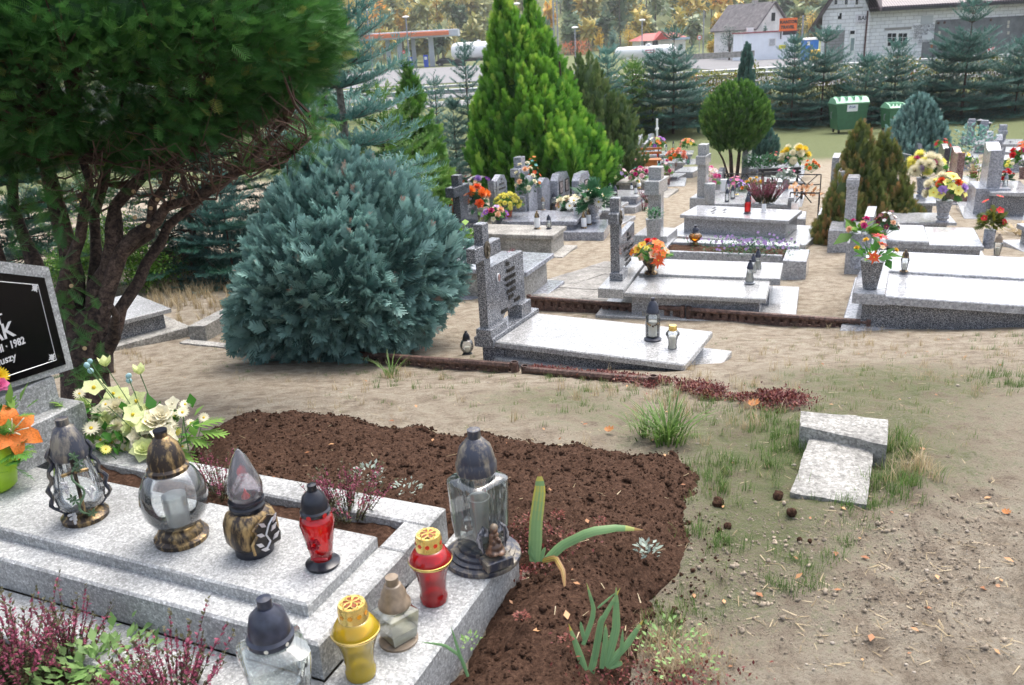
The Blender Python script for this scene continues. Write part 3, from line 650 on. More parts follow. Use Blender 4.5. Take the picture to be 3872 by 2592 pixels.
conifer('dark_fir', B, hto(B, 330), 1.1, 'f_ball', 'mid green conifer between the silver-blue fir and the open cypress', seed=31, whorls=14, per=8, bs=.24, z0=.03)
B = at(120, 13., 900)
conifer('dark_spruce', B, 3.6, 1.8, 'f_dark', 'dark spruce seen behind the leftmost yew stems', seed=32, whorls=14, per=8, bs=.28, z0=.02)
B = at(890, 11.6, 1040)
conifer('blue_spruce', B, 1.5, .85, 'f_bluefir', 'low blue spruce with drooping branches left of the round blue bush', seed=8, whorls=9, per=8, bs=.17, z0=.05, droop=.05)
B = at(1600, 15., 700)
surf_shrub('cypress_tree', B, hto(B, 235), lambda t: .95*(1-t)**.85+.04, 'f_green', 'open yellow-green cypress left of the golden thuja', 'tree', n=480, size=.38, up=.35, lump=.25, seed=9, fill=.6, jit=.3, core=False, trunk=[((0, 0), (0, 0), .06, 2.2)], droop=lambda t: .1+.5*t)
B = at(1650, 17.5, 700)
conifer('dark_spruce', B, hto(B, 480), .9, 'f_dark', 'dark green conifer tucked behind the open cypress', seed=19, whorls=12, per=8, bs=.24, z0=.03)
def gold(t): return max(.03, math.sin(math.pi*min(1, t*.72+.26))**.95) if t < .98 else .02
B = at(2060, 17.6, 690); Hg = hto(B, 0)
def goldp(t): return 1.5*min(1, (t+.16)/.30)**.6*(1-max(0, t-.12)/.9)**1.2+.03
surf_shrub('golden_thuja', B, Hg*.97, lambda t: goldp(t)*1.0, 'f_gold', 'big golden-green thuja with several pointed tops in the middle of the cemetery', 'tree', n=1700, size=.5, up=1.2, lump=.26, seed=13, fill=.4, jit=.2, lean=(-.72, 0), z0=.55, trunk=[((-.3, 0), (-.3, 0), .07), ((.05, .1), (0, 0), .06), ((.3, 0), (.25, 0), .05), ((.5, .1), (.4, 0), .045)], tbias=.06)
B2 = B+[.36, .45, 0]
surf_shrub('golden_thuja', B2, hto(B2, 25), lambda t: 1.18*min(1, (t+.2)/.3)**.6*(1-t)**1.15+.03, 'f_gold', 'second spire of golden thuja grown into the right side of the big one', 'tree', n=700, size=.5, up=1.2, lump=.16, seed=14, fill=.3, jit=.14, z0=.5, lean=(-.52, 0), trunk=[((.1, 0), (.1, 0), .05)], tbias=.04)
B = at(2255, 20.5, 600)
surf_shrub('olive_juniper', B, hto(B, 190), lambda t: .75*(math.sin(math.pi*min(1, t*.8+.18)))**.7+.03, 'f_olive', 'dull olive juniper column behind the right side of the golden thuja', 'tree', n=600, size=.34, up=1.4, lump=.22, seed=15, fill=.3, jit=.12, lean=(-.25, 0))
B = at(2345, 20.5, 600)
surf_shrub('olive_juniper', B, hto(B, 350), lambda t: .55*(math.sin(math.pi*min(1, t*.8+.18)))**.7+.03, 'f_olive', 'shorter olive juniper leaning right of the taller one', 'tree', n=300, size=.3, up=1.2, lump=.22, seed=16, fill=.3)
# ball thuja on bare stems
B = at(2775, 21.5, 665); hb = hto(B, 300)
surf_shrub('ball_thuja', B, hb*.66, lambda t: .86*max(.02, math.sin(math.pi*min(1, t*.86+.12)))**.55, 'f_ball', 'round clipped thuja on several bare brown stems', 'tree', n=1300, size=.26, up=.9, lump=.08, seed=17, z0=hb*.34, trunk=[((-.05, 0), (-.2, 0), .055, hb*.5), ((.08, .05), (.15, 0), .05, hb*.5), ((.2, 0), (.35, 0), .03, hb*.5), ((-.1, 0), (-.6, 0), .03, hb*.42)], fill=.3)
B = at(2885, 24, 600)
surf_shrub('dark_cypress', B, hto(B, 470), lambda t: .42*math.sin(math.pi*min(1, t*.85+.13))**.7+.02, 'f_spruce', 'dark grey-green cypress column close behind the ball thuja', 'tree', n=260, size=.3, up=1., seed=18)
# browning thujas
for i, (px, top, r, lab, sd_) in enumerate([(3225, 450, .5, 'browning thuja with an orange-brown tip, left one of the close pair', 20), (3318, 485, .52, 'broader browning thuja, right one of the close pair, touching the urns', 21), (3180, 640, .45, 'low brown foot of thuja growing around the thin grey headstones', 22), (3420, 745, .4, 'small browning thuja at the right foot of the pair', 24)]):
 B = at(px, 12.6+.3*(i % 2)-.4*(i > 1), 830)
 surf_shrub('browning_thuja', B, hto(B, top), lambda t, r=r: r*(1-t)**.75*min(1, (t+.35)/.5)*1.15+.02, 'f_brown', lab, 'tree', n=500 if i < 2 else 200, size=.26, up=1.5, lump=.25, seed=sd_, fill=.35, jit=.16, tbias=-.02, group='browning thujas right of the sandy path')
B = at(3455, 24, 590)
surf_shrub('blue_cypress', B, hto(B, 350), lambda t: 1.02*(1-t)**.62*min(1, (t+.1)/.22)**.5+.02, 'f_blue', 'pointed grey-blue cypress in front of the second green bin', 'tree', n=900, size=.36, up=1.3, lump=.18, seed=25, fill=.3, jit=.14, tbias=-.05)
for px, top, Z, r, lab in [(2312, 545, 19, .2, 'small pointed thuja, nearer of the two beside the pink headstones'), (2345, 515, 21, .2, 'small pointed thuja, further of the two beside the pink headstones')]:
 B = at(px, Z, 660); surf_shrub('small_thuja', B, hto(B, top), lambda t, r=r: r*(1-t)**.7+.02, 'f_ball', lab, 'tree', n=160, size=.2, up=1.6, seed=px)
for px, py, top, w, lab in [(430, 1075, 770, .36, 'light green box bush seen between the yew stems'), (560, 1065, 900, .32, 'box bush right of the yew stems, behind the dry grass'), (300, 1060, 880, .3, 'small box bush behind the leftmost yew stems')]:
 B = at(px, 11.2, py); h = hto(B, top)
 broadleaf('box_bush', B, h, w*1.5, 'f_box', lab, 'bush', seed=px, n=3200, leaf=.04, z0=.02, trunkr=.02, blobs=26, tint0=.45)
# row of spruces along the hedge; Z about 36
rows = [(2300, 185, 1.35, 'f_bluefir', 'blue spruce just right of the golden thuja spires'), (2392, 235, 1.3, 'f_ball', 'light green spruce between two blue ones'), (2468, 205, 1.1, 'f_spruce', 'slim dark blue spruce right of the light green one'), (2545, 95, 1.75, 'f_spruce', 'tall dark spruce in front of the red-roofed kiosk'),
  (2990, 150, 1.35, 'f_spruce', 'dark spruce in front of the black car'), (3103, 110, 1.75, 'f_spruce', 'tall spruce in front of the portable toilet'), (3262, 215, 1.3, 'f_spruce', 'smaller spruce with an open top left of the window'), (3372, 165, 1.5, 'f_spruce', 'spruce below the window of the block house'),
  (3548, 178, 1.4, 'f_spruce', 'green spruce left of the tallest one'), (3632, -6, 2.1, 'f_spruce', 'tallest spruce, in front of the grey wall'), (3835, 150, 1.9, 'f_spruce', 'wide blue spruce at the right edge'), (3745, 330, 1.2, 'f_spruce', 'low spruce between the tallest one and the right edge'), (3470, 330, 1.2, 'f_spruce', 'low dark spruce behind the blue cypress'),
  (2870, 330, 1.1, 'f_spruce', 'dark spruce low behind the ball thuja'), (2620, 330, 1.1, 'f_dark', 'low dark spruce left of the ball thuja'), (3180, 330, 1.2, 'f_dark', 'low dark spruce behind the first green bin')]
for i, (px, top, r, mt, lab) in enumerate(rows):
 B = at(px, 36.5+(i % 3)*.4+(.8 if top > 300 else 0), 490); h = hto(B, top)
 conifer('spruce', B, h, r, mt, lab, seed=40+i, whorls=int(6+h*1.75), per=9, bs=.42, z0=.02, droop=.12, group='spruces along the hedge', loose=1.0, tip=.45, open_=.05)
for px, top, Z, lab in [(1790, 165, 22, 'young spruce left of the golden thuja'), (1672, 285, 24, 'slim young spruce between the cypress and the golden thuja'), (1583, 205, 22, 'young spruce whose top shows above the open cypress'), (1735, 380, 22, 'low silvery young spruce beside the taller one')]:
 B = at(px, Z, 600); h = hto(B, top); conifer('young_spruce', B, h, h*.2, 'f_spruce', lab, seed=px, whorls=15, per=6, bs=.26, z0=.05, droop=.05, tip=.5, open_=.08, group='young spruces beyond the thuja')
B = at(2812, 33, 490)
surf_shrub('column_juniper', B, hto(B, 160), lambda t: .55*(1-t)**.55*min(1, t+.5)+.02, 'f_spruce', 'slim grey-green juniper column behind the ball thuja', 'tree', n=420, size=.4, up=1.6, seed=60, jit=.1, tbias=.08)
# hedge
def hedge():
 g = np.random.default_rng(5); lv = Leaves(); A, Bq = at(2080, 39, 480), at(3990, 38.5, 480); n = 26000
 t = g.random(n); P = A[None]+(Bq-A)[None]*t[:, None]; top = 1.75+.3*fbm(np.stack([t*30, t*0, t*0], -1), 3, 3)
 P[:, 2] += g.random(n)**.8*top; P[:, 1] += g.normal(size=n)*.28; P[:, 0] += g.normal(size=n)*.1
 pat = fbm(P*[.8, .8, 1.2], 2, 8); tint = np.clip(.45+.22*pat+g.normal(size=n)*.17+.15*(g.random(n) < .06), 0, 1)
 root = empty('hedge', A, 'yellow-green leafy hedge with orange leaves along the far side of the cemetery', 'hedge')
 lv.put(*LEAF, P, frames(rdir(n, g)), g.uniform(.09, .17, n), tint); lv.build('leaves', M['f_hedge'], root)
 st = MB()
 for k in range(150):
  p = A+(Bq-A)*g.random(); p[1] += g.normal()*.2; st.tube([p, p+[g.normal()*.15, 0, .7], p+[g.normal()*.3, g.normal()*.1, 1.5]], [.02, .015, .006], 4)
 st.build('stems', M['bark'], root)
hedge()
# ---------------- graves ----------------
class Rect:
 def __init__(s, A, B, C, z):
  s.z = z; s.o = zp(*A, z); b = zp(*B, z); c = zp(*C, z); u = b-s.o; s.L = np.linalg.norm(u[:2]); s.u = np.array([u[0], u[1], 0])/s.L
  s.v = np.array([-s.u[1], s.u[0], 0]); s.W = float((c-b)@s.v)
  if s.W < 0: s.v = -s.v; s.W = -s.W
 def w(s, u, v, z=None): p = s.o+s.u*u+s.v*v; p[2] = s.z if z is None else z; return p
 def loc(s, px, py, z=None): p = zp(px, py, s.z if z is None else z)-s.o; return float(p@s.u), float(p@s.v)
 def vz(s, px, py, u):
  d = ray(px, py); o = s.o+s.u*u; t = ((o-EYE)@s.u)/(d@s.u); p = EYE+d*t; return float((p-s.o)@s.v), float(p[2])
 def uz(s, px, py, v):
  d = ray(px, py); o = s.o+s.v*v; t = ((o-EYE)@s.v)/(d@s.v); p = EYE+d*t; return float((p-s.o)@s.u), float(p[2])
def gb(root, name, mat, r, u0, u1, v0, v1, z0, z1, bev=.006, label=None):
 mb = MB(); p = r.w(u0, v0); mb.box(p, r.u, r.v, u1-u0, v1-v0, z0, z1, bev=bev); o = mb.build(name, M[mat], root)
 if label: o['label'] = label
 return o
def bake(o):
 """evaluated copy of an object's mesh, worked out in a scratch scene"""
 T = bpy.data.scenes.new('scratch'); T.collection.objects.link(o); vl = T.view_layers[0]; vl.update(); dg = vl.depsgraph; dg.update()
 me = bpy.data.meshes.new_from_object(o.evaluated_get(dg)); T.collection.objects.unlink(o); bpy.data.scenes.remove(T); return me
def text(name, s, P, right, up, h, mat, parent, align='CENTER', ext=.002, font_sx=1., bold=0., label=None, lh=1.):
 c = bpy.data.curves.new('t', 'FONT'); c.body = s; c.size = h*1.38; c.extrude = ext; c.align_x = align; c.offset = bold; c.resolution_u = 2; c.space_line = lh
 o = bpy.data.objects.new('t', c); me = bake(o); bpy.data.objects.remove(o)
 V = np.array([v.co[:] for v in me.vertices]); Fc = [tuple(p.vertices) for p in me.polygons]
 bpy.data.meshes.remove(me)
 right, up = nrm(np.asarray(right, float)), nrm(np.asarray(up, float)); n = np.cross(right, up)
 Wd = np.asarray(P)+V[:, :1]*font_sx*right+V[:, 1:2]*up+(V[:, 2:3]+ext)*n
 o = mkmesh(name, Wd, Fc, mat, parent)
 if label: o['label'] = label
 return o
ZU = np.array([0, 0, 1.])
INK = plain((.03, .028, .025), .5, 0, .2, 40, name='dark_lettering'); GREY_INK = plain((.12, .12, .13), .6, 0, .1, 40)
# --- foreground grave (terrazzo) ---
FG = Rect((0, 1997), (1156, 2286), (1428, 2027), .30)
_B = zp(1156, 2286, .3); FG.o = _B.copy(); FG.W = .33     # local origin at the slab's near right corner
zP, zL = .262, .155
def fore():
 root = empty('grave', FG.w(-.6, .2, 0), 'nearest grave, stepped pale terrazzo with a black tablet, lanterns standing on it', 'grave')
 gb(root, 'slab', 'terrazzo', FG, -1.62, .004, 0, .33, zP+.0005, .30, .006)
 gb(root, 'platform', 'terrazzo', FG, -2.0, .088, -.078, .3345, zL+.0005, zP, .007)
 gb(root, 'kerb', 'terrazzo', FG, -2.0, .088, .475, .585, .0, zP+.001, .006)
 gb(root, 'kerb', 'terrazzo', FG, .004, .0882, .335, .4745, .0, zP+.0005, .004)
 gb(root, 'ledge', 'terrazzo', FG, -2.0, .0878, -.235, -.0785, -.05, zL, .006)
 gb(root, 'ledge', 'terrazzo', FG, .0885, .30, -.60, .64, -.05, zL+.001, .008, 'right ledge with a crumbling outer edge')
 gb(root, 'ledge', 'terrazzo', FG, -.42, .0878, -.60, -.236, -.05, zL+.0006, .006)
 # head block, pillar and headstone
 uB = -1.37; v1, z1 = FG.vz(316, 1515, uB)
 gb(root, 'head_block', 'terrazzo', FG, -1.62, uB, -.5, v1, .2995, z1, .006)
 uS = -1.42
 pv, pz = FG.vz(212, 1450, uS); gb(root, 'pillar', 'terrazzo', FG, -1.58, uS-.004, -.35, pv, z1+.0005, FG.vz(150, 1445, uS)[1], .004)
 def pt(px, py, u=uS): v, z = FG.vz(px, py, u); return FG.w(u, v, z)
 a, b = pt(184, 1010), pt(278, 1395); tl = pt(-180, 968); bl = pt(-180, 1535)
 mb = MB(); mb.prism([a, b, bl, tl], FG.u*-.075); st = mb.build('headstone', M['terrazzo'], root)
 uP = uS+.008
 pp = [pt(168, 1051, uP), pt(250, 1378, uP), pt(-180, 1521, uP), pt(-180, 1012, uP)]
 mb = MB(); mb.prism(pp, FG.u*-.0078); pn = mb.build('tablet', M['black_panel'], root)
 uT = uP+.0012
 mb = MB()
 for p, q in [((-180, 1050), (143, 1078)), ((143, 1078), (213, 1362)), ((213, 1362), (-180, 1492))]:
  A, Bq = pt(*p, uT), pt(*q, uT); mb.tube([A, Bq], .0014, 4)
 mb.build('border_line', M['silver'], pn)
 for (x, y) in ((132, 1090), (196, 1352)):
  c = pt(x, y, uT); mb = MB()
  for k in range(9):
   a_ = k*.7; d = FG.v*math.cos(a_)+ZU*math.sin(a_); s = FG.v*-math.sin(a_)+ZU*math.cos(a_); r_ = .017 if k % 2 else .012
   mb.prism([c, c+d*r_*.6+s*.003, c+d*r_, c+d*r_*.6-s*.003], FG.u*.0015)
  mb.build('flower_ornament', M['silver'], pn)
 def tx(s, x, y, hpx, sx=1., bold=.0006, al='RIGHT'):
  P = pt(x, y, uT); text('lettering', s, P, FG.v, ZU, mpx(P, hpx)*1.02, M['silver'], pn, al, .0007, sx, bold)
 tx('T', 16, 1222, 40, .95); tx('AK', 58, 1268, 58, .92, .0014); tx('· III · 1982', 96, 1298, 28, .8, .001); tx('duszy', 62, 1358, 28, .95, .0006)
 return root
fore()
# soil in the planter strips of the foreground grave
def peat_patch(name, r, u0, u1, v0, v1, z, label, amp=.018, seed=1):
 nu, nv = max(8, int((u1-u0)/.012)), max(6, int((v1-v0)/.012)); U_, V_ = np.meshgrid(np.linspace(u0, u1, nu), np.linspace(v0, v1, nv), indexing='ij')
 P = r.o[None]+U_.reshape(-1, 1)*r.u+V_.reshape(-1, 1)*r.v; P[:, 2] = z+fbm(P*14, 3, seed)*amp
 idx = np.arange(nu*nv).reshape(nu, nv); Q = np.stack([idx[:-1, :-1], idx[:-1, 1:], idx[1:, 1:], idx[1:, :-1]], -1).reshape(-1, 4)
 o = mkmesh(name, P, Q, M['peat'], smooth=True); return tag(o, label, 'soil', None, 'stuff')
peat_patch('planter_soil', FG, -1.37, .003, .336, .474, .238, 'dark crumbly soil in the narrow planter of the nearest grave', .016)
peat_patch('planter_soil', FG, -1.9, -.421, -.62, -.236, .12, 'dark soil in the front planter under the heathers', .02, 3)
# --- generic grave ---
GR = {}
def grave(key, label, A, B, C, z, mat='granite_pale', bmat=None, th=.05, bh=.3, ins=.05, apron=(.1, .12, .12, .12), az=None, amat=None, L=None, Wd=None, head=None, group='stone graves'):
 r = Rect(A, B, C, z); r.L = L or r.L; r.W = Wd or r.W; ctr = r.w(r.L/2, r.W/2, 0); g = terr(ctr[0], ctr[1]); ctr[2] = g
 root = empty('grave', ctr, label, 'grave', group); GR[key] = (root, r)
 gb(root, 'slab', mat, r, head or 0, r.L, 0, r.W, z-th, z, .008)
 gb(root, 'base', bmat or mat, r, ins, r.L-ins, ins, r.W-ins, g-.35, z-th-.0005, 0)
 if apron:
  a0, a1, b0, b1 = apron; az_ = az if az is not None else g+.05
  gb(root, 'foundation', amat or mat, r, -a0, r.L+a1, -b0, r.W+b1, g-.45, az_, .008)
 if head: gb(root, 'head_block', mat, r, -.02, head-.001, -.02, r.W+.02, z-th-.001, z+.015, .008)
 return root, r
def cross(root, r, u, th, v, w, z0, z1, av, az0, az1, mat, name='cross', ath=0):
 """upright from z0..z1 centred v width w; arm spans av[0]..av[1]"""
 mb = MB(); mb.box(r.w(u-th, v-w/2), r.u, r.v, th, w, z0, az0, bev=.0); mb.box(r.w(u-th, v-w/2), r.u, r.v, th, w, az1, z1, bev=.006)
 mb.box(r.w(u-th-ath, av[0]), r.u, r.v, th+2*ath, av[1]-av[0], az0, az1, bev=.006); return mb.build(name, M[mat], root)
def medal(root, r, u, v, z, a, b, mat='bronze', name='medallion'):
 c = r.w(u, v, z); P = []; n = 20
 for ring, (k, du) in enumerate(((1, 0), (1, .006), (.82, .009), (.78, .006))):
  for i in range(n): t = 2*math.pi*i/n; P.append(c+r.v*math.cos(t)*a*k+ZU*math.sin(t)*b*k+r.u*du)
 P.append(c+r.u*.007); F_ = []
 for q in range(3):
  for i in range(n): F_.append((q*n+i, q*n+(i+1) % n, (q+1)*n+(i+1) % n, (q+1)*n+i))
 for i in range(n): F_.append((3*n+i, 3*n+(i+1) % n, 4*n))
 mb = MB(); mb.add(P, F_)
 if name == 'medallion':   # small relief head
  mb.ball(c+r.u*.012+ZU*b*.15, a*.38, sq=(.6, 1, 1.3)); mb.ball(c+r.u*.008-ZU*b*.45, a*.5, sq=(.5, 1, .8))
 return mb.build(name, M[mat] if isinstance(mat, str) else mat, root, True)
# G1
root, r = grave('g1', 'speckled granite grave with a cross and a lettered stone, between the two rusty edgings', (1872, 1292), (2587, 1380), (2665, 1246), -.42, 'granite_light', 'granite_dark', .042, .3, .05, (.02, .14, .0, .0), -.55, 'granite_light', L=1.39, Wd=.70)
def g1():
 zt = -.42; z1 = zt+.03; 
 u0 = -.155
 gb(root, 'head_block', 'granite_dark', r, u0, -.002, -.03, .74, zt-.045, z1, .006)
 gb(root, 'base', 'granite_dark', r, u0+.03, .05, .03, .70, zt-.3, zt-.0455, 0)
 uf = u0+.105   # plane of the faces
 vL, _ = r.vz(1847, 1239, uf); vR, _ = r.vz(1862, 990, uf); _, ztop = r.vz(1831, 846, uf)
 al, az1 = r.vz(1795, 944, uf); _, az0 = r.vz(1795, 1002, uf); ar, _ = r.vz(1892, 918, uf)
 pz0 = z1; pl, pzt = r.vz(1854, 1240, uf)
 wv = .085; vc = vL+wv/2; hp = .06
 gb(root, 'plinth', 'granite_dark', r, uf-.085, uf+.035, vL-.035, vL+.22, z1+.0005, z1+hp, .004)
 cross(root, r, uf, .07, vc, wv, z1+hp, ztop, (al, ar), az0, az1, 'granite_dark')
 medal(root, r, uf+.0015, vc+.005, (az0+az1)/2+.01, .042, .062)
 tR, tz = r.vz(1980, 949, uf); tb = z1+.075
 tl = vL+wv+.0015
 mb = MB(); u1 = uf-.008; nt_ = .20
 P = [r.w(u1, tl, z1+hp+.0005), r.w(u1, vL+.24, z1+hp+.0005), r.w(u1, vL+.30, tb+.03), r.w(u1, tR, tb+.03), r.w(u1, tR, tz), r.w(u1, tl, tz)]
 mb.prism(P, r.u*-.055); st = mb.build('headstone', M['granite_dark'], root)
 gb(root, 'plinth', 'granite_dark', r, uf-.085, uf+.035, tR-.15, tR+.012, z1+.0006, z1+.105, .004)
 uc = u1+.002; vm = (tl+tR)/2
 lines = [('Ś.P.', .885, .5, 1), ('STEFAN', .76, .58, 1), ('WALCZAK', .635, .56, 1), ('* 22.7.1895', .52, .56, .95), ('† 9.4.1980', .40, .56, .95), ('JEZU', .29, .55, 1), ('TOBIE', .175, .73, 1), ('UFAM', .10, .33, 1)]
 H = tz-(z1+hp)
 for s, f, cx, sc in lines:
  P = r.w(uc, tl+(tR-tl)*cx, z1+hp+H*f); text('lettering', s, P, r.v, ZU, .027*sc, INK, st, 'CENTER', .004, .95, .0012)
 c = r.vz(1883, 1050, uc); medal(st, r, uc, c[0], c[1], .021, .032, 'white_paint', 'portrait_frame')
 medal(st, r, uc+.004, c[0], c[1], .017, .027, plain((.35, .22, .2), .3, 0, .7, 45, name='portrait_photo'), 'portrait')
 return uf
g1()
# G2 double grave
root, r = grave('g2', 'double granite grave with a dark speckled cross, orange-yellow bouquet and three glass lanterns on it', (2360, 1106), (2899, 1131), (2917, 1062), -.70, 'granite_light', 'granite_far', .042, .3, .06, None, L=1.30, Wd=.60)
def g2():
 gb(root, 'slab', 'granite_light', r, .02, 1.39, .604, 1.22, -.742, -.675, .006, 'rear slab, set slightly higher')
 gb(root, 'base', 'granite_far', r, .06, 1.30, .55, 1.18, -1.3, -.7425, 0)
 gb(root, 'foundation', 'granite_light', r, -.28, 1.56, -.03, 1.25, -1.4, -.93, .006)
 gb(root, 'head_block', 'granite_light', r, -.25, -.002, -.02, 1.24, -.76, -.665, .006)
 uf = -.11; z1 = -.665
 vL, _ = r.vz(2343, 1030, uf); _, zt = r.vz(2360, 735, uf); _, a1 = r.vz(2345, 800, uf); _, a0 = r.vz(2345, 842, uf)
 gb(root, 'plinth', 'granite_dark', r, uf-.09, uf+.04, vL-.05, vL+.20, z1+.0005, z1+.075, .004)
 cross(root, r, uf, .09, vL+.05, .10, z1+.075, zt, (vL-.08, vL+.21), a0, a1, 'granite_dark')
 medal(root, r, uf+.0015, vL+.06, (a0+a1)/2-.01, .045, .075)
 tl = vL+.102; tr = tl+.66; _, tz = r.vz(2380, 868, uf); mb = MB(); u1 = uf-.01
 P = [r.w(u1, tl, z1+.076), r.w(u1, tr, z1+.076), r.w(u1, tr, tz+.02), r.w(u1, tl, tz)]; mb.prism(P, r.u*-.06); st = mb.build('headstone', M['granite_dark'], root)
 H = tz-z1
 for s, f, cx, h in [('Ś.P.', .86, .5, .035), ('KAZIMIERZ', .74, .6, .03), ('ZOFIA', .56, .3, .035), ('KOWALCZYK', .5, .66, .03), ('ur. 1903  zm. 1978', .38, .5, .024), ('ur. 1908  zm. 1985', .27, .5, .024), ('PROSZĄ O MODLITWĘ', .14, .5, .022)]:
  text('lettering', s, r.w(u1+.002, tl+(tr-tl)*cx, z1+H*f), r.v, ZU, h, INK, st, 'CENTER', .003, .9, .001)
g2()
# flower bed behind g2, framed by kerbs
Rb = Rect((2514, 946), (2920, 962), (2925, 912), -.84)
root = empty('flower_bed', Rb.w(.6, .3, -1.1), 'raised flower bed framed by white kerbs with grasses and lilac asters', 'flower bed')
gb(root, 'kerb', 'granite_pale', Rb, 0, 1.35, -.05, .0, -1.3, -.84, .006); gb(root, 'kerb', 'granite_pale', Rb, 0, 1.5, .42, .62, -1.3, -.84, .006); gb(root, 'kerb', 'granite_pale', Rb, 1.36, 1.62, -.15, .415, -1.3, -.87, .006); gb(root, 'kerb', 'granite_pale', Rb, -.12, -.005, -.05, .62, -1.3, -.835, .006)
peat_patch('planter_soil', Rb, 0, 1.355, 0, .42, -.87, 'dark soil of the raised bed with the lilac asters', .015, 5)
# tall cross and its stone (right of the first two)
def crosspillar(key, label, bx, by, topy, w, th, ay, aw, mat, zoff=0, base=(.3, .12), zb=None, ang=-26, ath=.01):
 P = zp(bx, by, zb) if zb is not None else gp(bx, by); g = terr(P[0], P[1]); h = hto(P, topy); r = Rect((100, 2000), (200, 2000), (200, 1900), 0)
 r.u = np.array([math.cos(R(ang)), math.sin(R(ang)), 0]); r.v = np.array([-r.u[1], r.u[0], 0]); r.o = P.copy(); r.z = P[2]
 root = empty('cross', (P[0], P[1], g), label, 'cross', 'stone crosses on the graves'); z = P[2]
 ha = hto(P, ay[0]), hto(P, ay[1])
 cross(root, r, th/2, th, 0, w, z+base[1]-.001, z+h, (-aw/2, aw/2), z+ha[1], z+ha[0], mat, 'shaft', ath)
 gb(root, 'plinth', mat, r, -base[0]/2, base[0]/2, -base[0]*.6, base[0]*.6, g-.3, z+base[1], .01)
 GR[key] = (root, r); return root, r
crosspillar('c3', 'tall pale granite cross with a planted vase leaning at its foot, behind the dark cross', 2480, 905, 630, .13, .16, (677, 728), .40, 'granite_light', zb=-.85, base=(.42, .10))
def stele(key, label, bx, by, topy, w, th, mat, shape='rect', zb=None, base=None, ang=-26, letters=None, lmat=None, cat='headstone', group='headstones', lh=None):
 P = zp(bx, by, zb) if zb is not None else gp(bx, by); g = terr(P[0], P[1]); h = hto(P, topy); z = P[2]
 u = np.array([math.cos(R(ang)), math.sin(R(ang)), 0]); v = np.array([-u[1], u[0], 0]); root = empty('headstone', (P[0], P[1], g), label, cat, group)
 sh = {'rect': [(-.5, 0), (.5, 0), (.5, 1), (-.5, 1)], 'wave': [(-.4, 0), (.42, 0), (.5, .45), (.47, .8), (.3, .97), (.08, 1), (-.12, .93), (-.3, .86), (-.5, .92), (-.47, .5)],
          'round': [(-.5, 0), (.5, 0), (.5, .7), (.42, .88), (.22, .97), (0, 1), (-.22, .97), (-.42, .88), (-.5, .7)], 'slant': [(-.5, 0), (.5, 0), (.5, .72), (.3, 1), (-.3, 1), (-.5, .8)], 'notch': [(-.5, 0), (.5, 0), (.5, 1), (.28, .96), (.05, .86), (-.2, .84), (-.5, .9)]}[shape]
 mb = MB(); mb.prism([P+u*th/2+v*a*w+ZU*b*h for a, b in sh], u*-th); st = mb.build('stone', M[mat], root)
 if base:
  r = Rect((100, 2000), (200, 2000), (200, 1900), 0); r.u, r.v, r.o, r.z = u, v, P.copy(), z; gb(root, 'plinth', mat, r, -base[0]/2, base[0]/2, -w/2-.05, w/2+.05, g-.3, z+.001, .008)
 else:
  r = Rect((100, 2000), (200, 2000), (200, 1900), 0); r.u, r.v, r.o, r.z = u, v, P.copy(), z
  gb(root, 'footing', mat, r, -th/2+.005, th/2-.005, -w/2*.8, w/2*.8, g-.3, z, 0)
 for s, a, b, hh in (letters or []): text('lettering', s, P+u*(th/2+.002)+v*a*w+ZU*b*h, v, ZU, hh, M['silver'] if lmat == 'silver' else GREY_INK, st, 'CENTER', .003, .9, .0008)
 GR[key] = (root, r); return root, P, u, v, h
# left middle rows
grave('d', 'pale grave with a sunken planter behind the dark speckled cross', (1640, 1010), (1990, 1030), (2031, 955), -.74, 'granite_smooth', 'concrete', .05, .3, .07, (.1, .1, .05, .05), L=None)
grave('f', 'plain weathered concrete slab grave with two small lanterns on it', (1690, 880), (2090, 892), (2141, 855), -1.10, 'concrete', 'concrete', .06, .3, .04, (.1, .16, .06, .02))
grave('gr', 'smooth grey granite grave with a pot of yellow chrysanthemums', (1893, 838), (2181, 837), (2215, 799), -1.18, 'granite_smooth', None, .06, .3, .08, (.05, .45, .12, .02), az=-1.33)
grave('h', 'grey granite grave carrying the vase of white gerberas', (1990, 816), (2257, 817), (2288, 796), -1.22, 'granite_smooth', None, .05, .3, .03, (.05, .12, .02, .02))
grave('i', 'grey stone grave crowded with dark-capped lanterns under the golden thuja', (2130, 789), (2313, 797), (2342, 762), -1.28, 'granite_pale', 'granite_far', .05, .3, .06, (.1, .1, .02, .1))
grave('j', 'low pale grave end with a small white lantern, above the dark cross', (2290, 741), (2412, 744), (2432, 720), -1.36, 'granite_pale', 'granite_smooth', .05, .3, .05, (.1, .02, .25, .1), az=-1.52)
grave('k', 'greenish concrete grave carrying the purple and pink bouquet', (2330, 691), (2491, 693), (2520, 664), -1.45, 'concrete', 'granite_far', .06, .3, .05, (.1, .2, .05, .05))
grave('p', 'reddish polished granite grave with the salmon bouquet and a pink shield stone', (2322, 656), (2544, 652), (2568, 628), -1.55, 'granite_pink', None, .06, .35, .07, (.1, .3, .15, .1), amat='granite_pale')
grave('q', 'grey grave behind the wooden bench with red glass lanterns', (2400, 619), (2590, 615), (2607, 597), -1.74, 'granite_pale', 'granite_smooth', .08, .3, .05, (.1, .35, .1, .1))
grave('s', 'long pale slab grave with an orange flower bowl, furthest in its row', (2400, 588), (2618, 584), (2630, 569), -1.88, 'granite_pale', 'granite_smooth', .06, .3, .06, (.1, .1, .2, .1))
